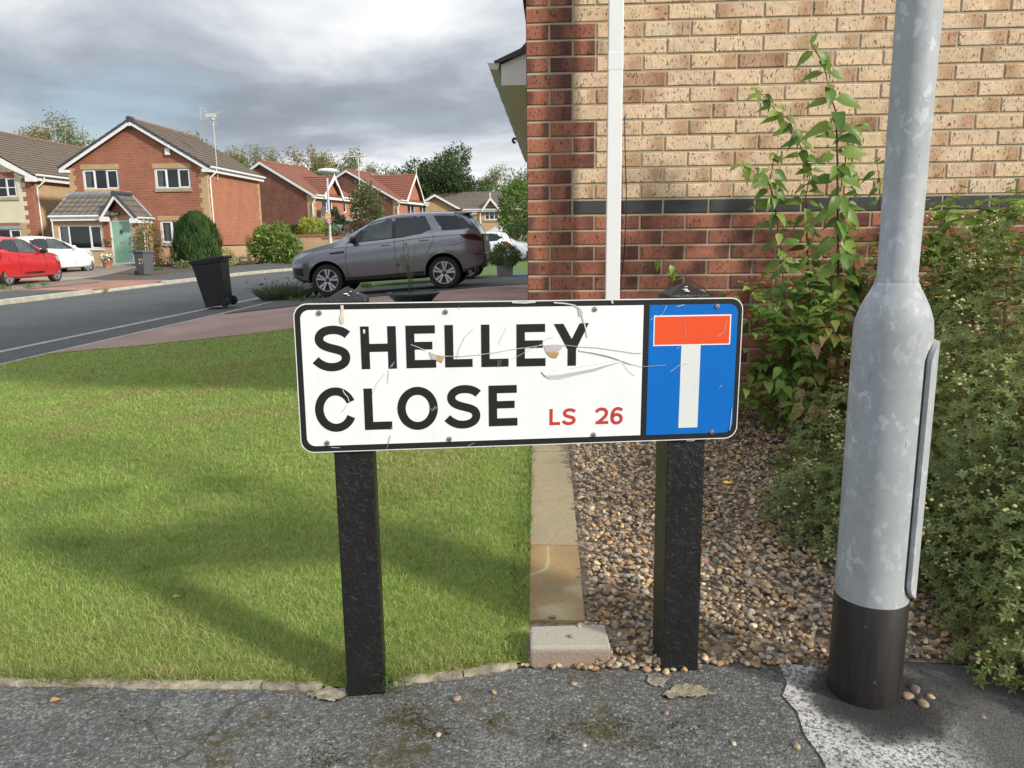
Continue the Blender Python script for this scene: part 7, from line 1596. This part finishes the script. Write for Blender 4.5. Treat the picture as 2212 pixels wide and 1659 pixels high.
a_, c_ = fp2(760, 760), fp2(1250, 800); b = MB(); b.T = TF2; b.box(.3, -.9, a_[1]-.2, a_[0]+9, 0, a_[1]); b.build('bay_roof', M_lead, h2t)
q = fp2(815, 690); b = MB(); b.lathe([(.02, 0), (.30, .06), (.42, .16)], 18, (.35, q[0]-.6, q[1]), axis='x'); b.tube([(0, q[0]-.6, q[1]-.3), (.35, q[0]-.6, q[1])], .03, 5); b.build('satellite_dish', mat('dish_grey', (.09, .09, .095), .6), h2t, smooth=50)
h3t, fp3, TF3, hw3, ze3_, zr3, dep3 = turned_house('red_tiled_house', 'red tiled house with a big front gable and solar panels, beside the dark round tree', 73., (1090, 240), (1640, 640), (1520, 300), None, M_redtile, M_dred, [(1800, 285), (1700, 580), (1895, 592)], [(1748, 595, 1828, 735), (1880, 620, 1948, 735)], solar=(4.5, 8.5))
pm_ = np.array(at(*Z7(1228, 500), 70.)); pt_ = np.array(at(*Z7(1217, 105), 70.)); b = MB(); xx = float((pm_[0]+pt_[0])/2); b.tube([(xx, 70, 1), (xx, 70, pt_[2])], .045, 6)
for i in range(5): b.tube([(xx-.75+.37*i, 69.6, pt_[2]+.04), (xx-.75+.37*i, 70.4, pt_[2]+.04)], .018, 4)
b.tube([(xx-.95, 70, pt_[2]), (xx+1.1, 70, pt_[2]+.12)], .05, 5); b.build('aerial', mat('pale_aerial', (.62, .61, .55)), h3t, True)
# ---- buff brick house at the end of the road
YH4 = 90.0; h4 = thing('buff_brick_house', 'buff brick house with grey brown tiles and small window gable ending the road', 'house', (-8, YH4, 0))
P4 = lambda x, y, Y=YH4: WX(ZN, x, y, Y)
a4, b4, c4 = P4(285, 492), P4(205, 545), P4(530, 637); r0, r1 = P4(240, 468, YH4+4.5), P4(1250, 450, YH4+4.5); e0, e1 = P4(618, 642, YH4+.5), P4(1260, 640, YH4+.5)
wv = P4(770, 650), P4(920, 745); hh4 = (wv[0][0], wv[1][1], wv[1][0], wv[0][1])
b = MB(); b.add([(2*a4[0]-c4[0], YH4-1.5, -.5), (c4[0]-.15, YH4-1.5, -.5), (c4[0]-.15, YH4-1.5, c4[1]), (a4[0], YH4-1.5, a4[1]-.15), (2*a4[0]-c4[0], YH4-1.5, c4[1])], [(0, 1, 2, 3, 4)]); b.add([(c4[0]-.15, YH4-1.5, -.5), (c4[0]-.15, YH4+.8, -.5), (c4[0]-.15, YH4+.8, c4[1]), (c4[0]-.15, YH4-1.5, c4[1])], [(0, 1, 2, 3)])
b.T = Matrix.Translation((0, YH4+.7, 0)); holed(b, c4[0]-.2, e1[0], -.5, e0[1], [hh4]); d0_, d1_, d2_ = P4(838, 520, YH4+.7), P4(758, 640, YH4+.7), P4(938, 640, YH4+.7); b.add([(d1_[0], -.01, d1_[1]-.1), (d2_[0], -.01, d2_[1]-.1), (d0_[0], -.01, d0_[1]-.2)], [(0, 1, 2)]); b.T = None
b.build('wall', M_buff, h4, True); window(h4, hh4, Matrix.Translation((0, YH4+.65, 0)), (.33, .34, .33), bars=1, curtain=False, sashes=(), fw=.10); sq = rectpx(ZN, 552, 655, 587, 692, YH4+.6); window(h4, sq, Matrix.Translation((0, YH4+.55, 0)), (.5, .5), curtain=False, sashes=(), fw=.08)
b = MB(); b.box(hh4[0]-.1, YH4+.68, hh4[3], hh4[2]+.1, YH4+.72, hh4[3]+.32); b.build('lintel', M_fred, h4, True); b = MB(); b.box(hh4[0]-.1, YH4+.60, hh4[1]-.22, hh4[2]+.1, YH4+.75, hh4[1]); b.build('sill', M_sill, h4, True)
b = MB(); roofplane(b, (e0[0]-6, YH4+.3, e0[1]), (e1[0], YH4+.3, e1[1]), (r0[0], YH4+4.5, r0[1]), (r1[0], YH4+4.5, r1[1]), .33, 4, .05, .04); roofplane(b, (c4[0]+.2, YH4-1.9, c4[1]), (c4[0]+.2, YH4+2.5, c4[1]), (a4[0], YH4-1.9, a4[1]), (a4[0], YH4+4.5, a4[1]), .33, lift=.04); roofplane(b, (2*a4[0]-c4[0]-.2, YH4+2.5, c4[1]), (2*a4[0]-c4[0]-.2, YH4-1.9, c4[1]), (a4[0], YH4+4.5, a4[1]), (a4[0], YH4-1.9, a4[1]), .33, lift=.04)
for e in (d1_, d2_): roofplane(b, (e[0], YH4+.15, e[1]-.1), (e[0], YH4+.6, e[1]-.1), (d0_[0], YH4+.15, d0_[1]), (d0_[0], YH4+2.6, d0_[1]), .33, lift=.05)
b.build('roof', M_greytile, h4, True)
b = MB(); barge(b, [(2*a4[0]-c4[0]-.2, c4[1]), (a4[0], a4[1])], YH4-1.95, YH4-1.88, .25); barge(b, [(a4[0], a4[1]), (c4[0]+.2, c4[1])], YH4-1.95, YH4-1.88, .25); barge(b, [(d1_[0]-.1, d1_[1]-.05), (d0_[0], d0_[1]+.05)], YH4+.05, YH4+.13, .35); barge(b, [(d0_[0], d0_[1]+.05), (d2_[0]+.1, d2_[1]-.05)], YH4+.05, YH4+.13, .35); b.box(d0_[0]-.06, YH4+.04, d0_[1]-.2, d0_[0]+.06, YH4+.12, d0_[1]+.55); b.build('bargeboard', M_upvc, h4, True)
b = MB(); b.box(c4[0]+.1, YH4+.25, e0[1]-.25, e1[0], YH4+.32, e0[1]); b.build('fascia', M_upvc, h4, True); b = MB(); b.tube([(c4[0]+.1, YH4+.2, e0[1]), (e1[0], YH4+.2, e1[1])], .07, 6); b.build('gutter', M_upvc, h4, True)
pp = P4(725, 700); b = MB(); b.tube([(pp[0], YH4+.5, e0[1]), (pp[0], YH4+.6, -.4)], .07, 6); b.build('downpipe', M_upvc, h4, True)
# ================================================================== GARDEN WALL, FAR LAMP, SHRUBS AND TREES
ZG = lambda x, y: ((600+x/5.926)/1.1302, (480+y/5.926)/1.1302)
def gw(x, y, Y): p = at(*ZG(x, y), Y); return float(p[0]), float(p[2])
gl0, gl1, gl2 = gw(300, 540, 40.5), gw(1095, 545, 40.5), gw(1560, 572, 41.5); gbase = ground(-13, 41)-.2
gwall = thing('garden_wall', 'buff brick garden wall with red coping beside the leafy bush, stepping down behind the SUV bonnet', 'wall', (gl0[0], 40.5, gbase))
b = MB(); b.box(gl0[0], 40.5, gbase, gl1[0], 40.72, gl1[1]-.12); b.box(gl1[0], 40.52, gbase, gl2[0], 40.74, gl2[1]-.12); b.build('wall', M_buff, gwall, True)
b = MB(); b.box(gl0[0], 40.46, gl1[1]-.12, gl1[0]+.02, 40.76, gl1[1]); b.box(gl1[0], 40.48, gl2[1]-.12, gl2[0], 40.78, gl2[1]); b.build('coping', M_fred, gwall, True)
# lamp column with speed sign
YL = 38.5; t0 = at(712, 369, YL); LXf = float(at(709.5, 440, YL)[0]); fl = thing('street_lamp', 'slim white street lamp with disc head, yellow notice and 20 speed sign beyond the SUV', 'lamp post', (LXf, YL, ground(LXf, YL)))
b = MB(); zf0 = ground(LXf, YL); b.tube([(LXf, YL, zf0), (LXf, YL, zf0+1.5)], .085, 10); b.tube([(LXf, YL, zf0+1.5), (LXf, YL, float(t0[2])-.2)], .055, 10); b.build('pole', mat('pale_grey_pole', (.55, .56, .56), .5), fl, True, smooth=50)
b = MB(); zt_ = float(t0[2]); b.lathe([(.06, -.22), (.12, -.16), (.48, -.10), (.52, -.02), (.42, .08), (.15, .13), (.02, .14)], 22, (LXf+.05, YL, zt_)); b.build('lamp_head', mat('lamp_white', (.66, .70, .68), .4), fl, True, smooth=60)
q0, q1 = at(703, 461, YL-.1), at(715, 474, YL-.1); b = MB(); b.box(q0[0], YL-.11, q1[2], q1[0], YL-.09, q0[2]); yn = b.build('notice', mat('yellow_notice', (.72, .52, .20), .6), fl, True)
b = MB(); zc = (q0[2]*.35+q1[2]*.65)+.06; b.box(q0[0]+.05, YL-.113, zc+.06, q1[0]-.05, YL-.1105, zc+.085); b.box(q0[0]+.05, YL-.113, zc+.0, q1[0]-.05, YL-.1105, zc+.02); b.build('notice_text', mat('brown_print', (.30, .18, .06), .6), yn, True)
cs_ = at(711, 477.5, YL-.1); b = MB(); b.lathe([(.155, 0), (.155, -.012)], 28, (cs_[0], YL-.10, cs_[2]), axis='y', m=0); b.lathe([(.110, -.0125), (.110, -.016)], 28, (cs_[0], YL-.10, cs_[2]), axis='y', m=1)
sg_ = b.build('speed_sign', [mat('sign_red', (.50, .03, .04), .5), mat('sign_white', (.75, .75, .75), .5)], fl, True)
b = MB(); seg7(b, two, .20, YL-.118, cs_[0]-.088, cs_[2]-.055, .11, 0); seg7(b, [[(0, .2), (0, .8), (.15, 1), (.45, 1), (.6, .8), (.6, .2), (.45, 0), (.15, 0), (0, .2)]], .20, YL-.118, cs_[0]+.018, cs_[2]-.055, .11, 0); b.build('number', M_black, sg_, True)
# garden shed
p0, p1 = at(668, 512, 50.), at(690, 500, 50.); shd = thing('garden_shed', 'small shed with a green grey felt roof behind the garden wall', 'shed', (float(at(705, 510, 50)[0]), 50, 0)); c0 = [at(x, y, 50.) for x, y in ((692, 484), (722, 506), (756, 484), (745, 484))]
xr, zr_ = float(at(755, 484, 50)[0]), float(at(755, 484, 50)[2]); xl = float(at(680, 484, 50)[0]); ze_ = float(at(700, 507, 50)[2])
b = MB(); b.box(xl, 50.2, -.2, xr, 52.6, ze_); b.add([(xr, 50.2, ze_), (xr, 52.6, ze_), (xr, 51.4, zr_-.1)], [(0, 1, 2)]); b.build('wall', mat('green_shed_boards', (.16, .22, .17), .8), shd, True)
b = MB(); b.add([(xl, 49.9, ze_-.1), (xr+.15, 49.9, ze_-.1), (xr+.15, 51.4, zr_), (xl, 51.4, zr_), (xl, 52.9, ze_-.1), (xr+.15, 52.9, ze_-.1)], [(0, 1, 2, 3), (3, 2, 5, 4)]); b.build('roof', mat('felt_roof', (.13, .16, .14), .9), shd, True)
def bush(name, label, px, Y, wpx, hpx, cols, n=1400, size=.10, cat='shrub', top=None, depth=.8, lo=.5, seed=0, ratio=.42, up=.3, base_y=None, parts_=None):
    """a shrub whose base sits at photograph point px (x, base y) at depth Y"""
    g = at(px[0], px[1], Y); k = np.linalg.norm(g-EYE)/FPX; t = thing(name, label, cat, g); w, h = wpx*k/2, hpx*k
    V, F, cc = leaf_cloud(n, (0, 0, h*.52), (w, w*depth, h*.52), size, cols, lo, up, seed=seed, ratio=ratio); fo = np_mesh('foliage', V, F, M_fol, t, False, cols=cc)
    b = MB()
    for i in range(7): a = random.uniform(0, 6.28); b.tube([(0, 0, -.15), (math.cos(a)*w*.25, math.sin(a)*w*.25, h*.35), (math.cos(a)*w*.6, math.sin(a)*w*.5, h*.75)], [.03, .02, .008], 5)
    b.build('stems', M_twig, t, smooth=180); return t, (w, h)
# conifer clipped to a dome: upright sprays
g = on(430, 584); g = at(430, 582, 34.0); k = np.linalg.norm(g-EYE)/FPX; cf = thing('dome_conifer', 'dense dome shaped green conifer in front of the red brick house corner', 'conifer', g); w, h = 41*k, 107*k
n = 11000; d = unit(n); d[:, 2] = np.abs(d[:, 2])*1.0; z_ = rng.random(n)**.85; prof = np.interp(z_, [0, .15, .45, .75, .92, 1], [.80, .97, 1.0, .80, .45, .10]); a = rng.random(n)*6.283; rr_ = prof*(.80+.2*rng.random(n)**.5)*(1+.12*np.sin(a*5+z_*9)+.08*np.sin(a*11)+.16*(rng.random(n)-.5)); P = np.column_stack([np.cos(a)*rr_*w, np.sin(a)*rr_*w, z_*h*.97])
D_ = np.column_stack([np.cos(a)*.35+rng.normal(size=n)*.15, np.sin(a)*.35+rng.normal(size=n)*.15, np.ones(n)]); t_ = vnoise(a*3, z_*9, 1.3, 40); cc = (np.array([.050, .105, .035])*(1-t_)[:, None]+np.array([.105, .185, .055])*t_[:, None])*(.6+.7*rng.random(n))[:, None]
V, F, cc = simple_leaves(P, D_, np.column_stack([np.cos(a), np.sin(a), 0*a])+unit(n)*.5, .16+.16*rng.random(n), np.full(n, .028), cc); np_mesh('foliage', V, F, M_fol, cf, False, cols=cc); b = MB(); b.tube([(0, 0, -.2), (0, 0, h*.8)], [.09, .02], 8); b.build('trunk', M_twig, cf)
GM = [(.085, .15, .04), (.15, .23, .06)]; GD = [(.045, .085, .03), (.085, .13, .045)]; GY = [(.19, .24, .06), (.33, .36, .12)]
bush('photinia_shrub', 'loose upright shrub with reddish tips between the green door and the conifer', (325, 582), 35.2, 60, 92, [(.075, .115, .04), (.13, .18, .06), (.24, .10, .06)], 2200, .10, seed=2, lo=.35)
bush('laurel_bush', 'big glossy bright green bush at the far corner of the red brick house', (597, 574), 38.0, 92, 78, [(.12, .20, .045), (.24, .33, .08)], 2600, .20, seed=3, lo=.5, ratio=.5)
bush('olive_green_shrub', 'taller dull green shrub against the right side of the glossy bush', (635, 572), 38.8, 38, 58, [(.12, .16, .06), (.19, .23, .09)], 1300, .10, seed=5)
bush('golden_shrub', 'pale golden variegated shrub right of the dome conifer', (490, 583), 34.6, 44, 40, [(.30, .33, .13), (.46, .46, .22)], 1200, .085, seed=6)
bush('low_grey_shrub', 'low grey green shrub beyond the black bin, right of the golden shrub', (530, 582), 36.0, 42, 26, [(.11, .14, .07), (.18, .20, .10)], 700, .08, seed=7)
bush('round_box_plant', 'tiny round clipped green plant beside the grey wheelie bin', (344, 592), 31.5, 18, 12, [(.06, .13, .02), (.11, .19, .04)], 500, .05, seed=8)
bush('white_flowering_shrub', 'low shrub with white flowers at the foot of the dome conifer', (397, 587), 32.8, 34, 20, [(.10, .15, .05), (.20, .25, .11), (.7, .7, .62)], 900, .07, seed=9)
bush('straggly_shrub', 'straggly low shrub between the reddish shrub and the conifer', (362, 583), 34.6, 46, 26, [(.09, .12, .05), (.17, .20, .09)], 700, .08, seed=10)
bush('fence_shrub', 'dark shrub in the gap between the cream house and the red brick house', (92, 575), 39.5, 40, 62, GD, 700, .13, seed=11)
bush('lime_shrub', 'lime green feathery shrub rising behind the garden wall', (678, 515), 42.5, 54, 42, [(.25, .33, .04), (.40, .46, .08)], 1500, .13, seed=12)
bush('dark_green_shrub', 'dark green shrub showing over the left of the garden wall', (638, 512), 42.8, 26, 24, GD, 600, .12, seed=13)
bush('wall_top_shrub', 'green leafy shrub over the step of the garden wall by the street lamp', (716, 520), 42.6, 32, 34, GM, 700, .12, seed=14)
bush('dark_cypress', 'dark narrow cypress behind the 20 sign and the shed', (724, 514), 52.0, 26, 60, [(.03, .065, .03), (.06, .10, .04)], 1200, .16, seed=15, cat='conifer')
bush('dark_cypress', 'second dark cypress, shorter, right of the one behind the 20 sign', (740, 514), 52.5, 18, 44, [(.03, .065, .03), (.06, .10, .04)], 800, .16, seed=16, cat='conifer')
bush('copper_hedge', 'dark purple brown hedge behind the SUV windscreen', (782, 530), 43.0, 110, 48, [(.060, .028, .022), (.11, .055, .04), (.07, .09, .04)], 2400, .12, seed=17, cat='hedge')
bush('street_tree_bush', 'small grey green tree with an open crown behind the SUV bonnet', (795, 520), 46.0, 74, 118, [(.10, .14, .06), (.18, .22, .10), (.20, .12, .07)], 2600, .20, seed=18, lo=.3, cat='tree')
bush('tall_green_bush', 'fresh green leafy tree in front of the buff brick house, beside the near house corner', (1118, 522), 44.0, 84, 120, [(.085, .16, .035), (.17, .27, .06)], 3600, .19, seed=19, cat='tree')
bush('dark_corner_shrub', 'dark shrub under the leafy tree at the near house corner', (1122, 540), 42.0, 60, 60, GD, 1200, .16, seed=20)
bush('low_hedge', 'low dark hedge behind the cars at the near house corner', (1085, 566), 43.5, 120, 30, GD, 1600, .14, seed=21, cat='hedge')
# conservatory roof showing above the white car
c0 = at(1080, 503, 55.); con = thing('conservatory', 'grey glazed conservatory roof showing above the white hatchback', 'conservatory', (c0[0], 56, 0)); k = 55/FPX
b = MB(); z1 = float(at(1080, 506, 55)[2]); z2_ = float(at(1080, 490, 55)[2]); x0, x1 = float(at(1046, 500, 55)[0]), float(at(1120, 500, 55)[0]); m0, m1 = float(at(1066, 500, 55)[0]), float(at(1096, 500, 55)[0])
b.add([(x0, 55, z1), (x1, 55, z1), (m1, 57, z2_), (m0, 57, z2_), (x1, 60, z1), (x0, 60, z1)], [(0, 1, 2, 3), (1, 4, 2), (0, 3, 5)]); b.build('roof', mat('polycarbonate', (.45, .44, .40), .3, var=.15), con, True)
b = MB(); 
for (p, q) in (((x0, 54.98, z1), (m0, 56.98, z2_+.02)), ((x1, 54.98, z1), (m1, 56.98, z2_+.02)), ((m0, 56.98, z2_+.02), (m1, 56.98, z2_+.02)), ((x0, 54.98, z1), (x1, 54.98, z1)), ((x0*.35+x1*.65, 54.98, z1), (m0*.3+m1*.7, 56.98, z2_+.02))): b.tube([p, q], .06, 5)
b.box(x0, 55, -.3, x1, 60, z1-.03); b.build('frame', mat('grey_frame', (.33, .34, .35), .5), con, True)
# ---- trees: a few grown kinds, then copied
def make_tree(name, label, h, crown, nleaf, size, cols, kind, seed, group=None, barkm=None):
    r = random.Random(seed); t = thing(name, label, 'tree', group=group); b = MB(); tips = []
    trunk = [(0, 0, -1)]; x = y = 0
    for i in range(1, 7): x += r.uniform(-.12, .12)*h*.06; y += r.uniform(-.12, .12)*h*.06; trunk.append((x, y, h*(.92 if kind == 'birch' else .75)*i/6))
    b.tube(trunk, [h*.014*(1-.8*i/6) for i in range(7)], 7)
    for i in range(26 if kind == 'birch' else 22):
        f = r.uniform(.25, .97); k = f*6; j = min(5, int(k)); p = np.array(trunk[j])*(1-k+j)+np.array(trunk[j+1])*(k-j); a = r.uniform(0, 6.283); L = crown*(1.15-.75*f if kind == 'birch' else 1.0-.35*abs(f-.5))*r.uniform(.55, 1.05); el_ = r.uniform(.5, 1.1) if kind == 'birch' else r.uniform(.1, .8)
        e = p+np.array([math.cos(a)*math.cos(el_), math.sin(a)*math.cos(el_), math.sin(el_)])*L; m = (p+e)/2+np.array([0, 0, .06*L]); b.tube([p, m, e], [h*.007*(1.1-f), h*.004, h*.0015], 5); tips += [tuple(e), tuple(m), tuple((m+e)/2)]
    tips.append(trunk[-1]); b.build('trunk', barkm or M_twig, t, smooth=180); parts = []
    if kind == 'birch':
        for q in tips: parts.append(leaf_cloud(int(nleaf/len(tips)), (q[0], q[1], q[2]-.02*h), (crown*.26, crown*.26, crown*.38), size, cols, .1, -.3, seed=r.randint(0, 50)))
    else:
        parts.append(leaf_cloud(int(nleaf*.5), (0, 0, h*.60), (crown, crown, h*.40), size, cols, .55, .2, lump=.35, seed=seed))
        for q in tips[::2]: parts.append(leaf_cloud(int(nleaf*.5/len(tips)*2), q, (crown*.30, crown*.30, crown*.28), size, cols, .5, .2, seed=r.randint(0, 50)))
    V, F, cc = cat_(parts); np_mesh('crown', V, F, M_fol, t, False, cols=cc); return t
M_birch = mat('birch_bark', (.44, .40, .33), .8, var=.35, scale=3)
T = [make_tree('birch_tree', '', 13, 2.8, 4800, .24, [(.19, .20, .085), (.31, .30, .14), (.38, .28, .12)], 'birch', 3, barkm=M_birch), make_tree('birch_tree', '', 13, 3.0, 5600, .24, [(.17, .20, .085), (.27, .28, .13)], 'birch', 8, barkm=M_birch), make_tree('birch_tree', '', 13, 2.5, 2600, .24, [(.19, .175, .08), (.30, .25, .12), (.36, .26, .11)], 'birch', 13, barkm=M_birch),
     make_tree('dense_tree', '', 11, 3.6, 8000, .30, [(.11, .15, .065), (.19, .22, .10)], 'round', 21)]
BIG = make_tree('dark_round_tree', 'large dark green round headed tree beyond the red tiled house', 10.4, 5.6, 36000, .36, [(.045, .080, .034), (.095, .14, .058)], 'round', 34)
pp = at(955, 520, 98.); BIG.location = (pp[0], 98, -.3); BIG.scale = (1.0, 1.0, 1.06)
spec = [(62, 243, 66, 0, 1.0, 'sparse pale birch farthest left above the cream house roof'), (98, 240, 68, 2, 1.0, 'bare stemmed birch with white trunk left of the dark aerial'), (132, 226, 67, 1, .95, 'tallest birch just right of the dark aerial'), (95, 285, 62, 3, 1.0, 'low dense tree behind the cream house ridge'), (160, 290, 62, 3, 1.05, 'low leafy tree right of the dark aerial mast'), (200, 280, 64, 1, .8, 'thin birch top just left of the red brick house apex'),
        (345, 262, 75, 0, .9, 'small birch top just above the red brick house ridge'), (385, 263, 76, 0, 1.0, 'yellowing birch above the middle of the red brick house roof'), (420, 283, 76, 3, .8, 'leafy tree top right of the yellowing birch on the roof line'),
        (478, 326, 84, 1, .7, 'thin tree behind the pale aerial mast'), (510, 300, 88, 0, 1.0, 'birch standing right of the pale aerial'), (530, 325, 82, 3, .8, 'bushy tree filling the gap left of the dark brick gable'), (558, 300, 90, 1, .85, 'slim green birch above the left slope of the dark brick gable'), (592, 306, 92, 1, .9, 'green birch above the ridge start of the first red tiled roof'), (632, 298, 90, 2, 1.2, 'open crowned birch above the middle of the first red tiled roof'),
        (668, 293, 93, 2, .8, 'nearly bare birch right of the open crowned one'), (690, 308, 90, 0, 1.1, 'yellow tinged birch right of the nearly bare one'), (722, 330, 92, 3, 1.0, 'dense green tree behind the street lamp head'), (655, 345, 88, 3, 1.1, 'low dense tree behind the first red tiled roof'), (765, 312, 96, 1, 1.25, 'pointed green birch behind the pale rooftop aerial'), (802, 340, 94, 0, 1.1, 'olive green tree right of the pale rooftop aerial'), (832, 350, 98, 3, 1.1, 'low tree left of the dark round tree'), (742, 345, 99, 1, 1.2, 'blue green tree low between the two red tiled roofs'),
        (1045, 366, 118, 0, 1.1, 'pale green birch just right of the dark round tree'), (1072, 347, 118, 1, 1.3, 'tall feathery birch behind the buff brick house'), (1100, 385, 116, 3, 1.0, 'brown tinged tree low behind the buff brick house ridge'), (1128, 352, 112, 3, 1.1, 'dark tree at the near house corner'), (880, 372, 112, 3, 1.2, 'dark tree on the left shoulder of the round tree'), (1016, 385, 108, 3, .8, 'green tree on the right shoulder of the round tree')]
used = set()
for (x, ytop, Y, k, wd, lb) in spec:
    p = at(x, ytop, Y); hh = (float(p[2])+.3)*1.0; s_ = hh/(13.4 if k < 3 else 11.2); src = T[k]
    if k in used: o = dup(src)
    else: o = src; used.add(k)
    o.location = (p[0], Y, -.3); o.rotation_euler = (0, 0, (x*.37) % 6.28); o.scale = (s_*wd, s_*wd, s_); o['label'] = lb; o['group'] = 'trees on the skyline behind the houses'
# a far belt of woodland closing the horizon
parts = []
for i in range(46): a = -70+i*3.4; parts.append(leaf_cloud(260, (a, 135+8*math.sin(i*2.1), 3.0), (4.2, 3.5, 5.2+1.4*math.sin(i*1.7)), .75, [(.06, .085, .035), (.12, .14, .06)], .4, .1, seed=i % 50))
for i in range(10): parts.append(leaf_cloud(260, (-78-i*4, 120-i*6, 3.0), (4.2, 3.5, 5.5), .75, [(.07, .09, .04), (.13, .15, .06)], .4, .1, seed=i))
V, F, cc = cat_(parts); stuff(np_mesh('woodland', V, F, M_fol, cols=cc), 'belt of woodland far behind the houses', 'woodland')
# tufts of grass and weeds at the far kerb and drive edges
V_, F_, C_ = [], [], []; off = 0
for (x, y, n, w_) in ((10, 625, 60, 16), (62, 622, 30, 8), (95, 618, 30, 6), (228, 632, 25, 4), (792, 622, 90, 10), (660, 652, 80, 40)):
    q = np.array([on(x+random.gauss(0, w_*.6), y+random.gauss(0, 1.2)) for _ in range(n)]); D_ = rng.normal(size=(n, 3))*.4+np.array([0, 0, 1]); V, F, cc = simple_leaves(q, D_, unit(n), .10+.10*rng.random(n), np.full(n, .012), np.array([.13, .18, .05])*(.6+.7*rng.random(n))[:, None]); V_.append(V); F_.append(F+off); C_.append(cc); off += len(V)
stuff(np_mesh('weeds', np.concatenate(V_), np.concatenate(F_), M_fol, cols=np.concatenate(C_)), 'tufts of grass and weeds along the drive edges', 'weeds')
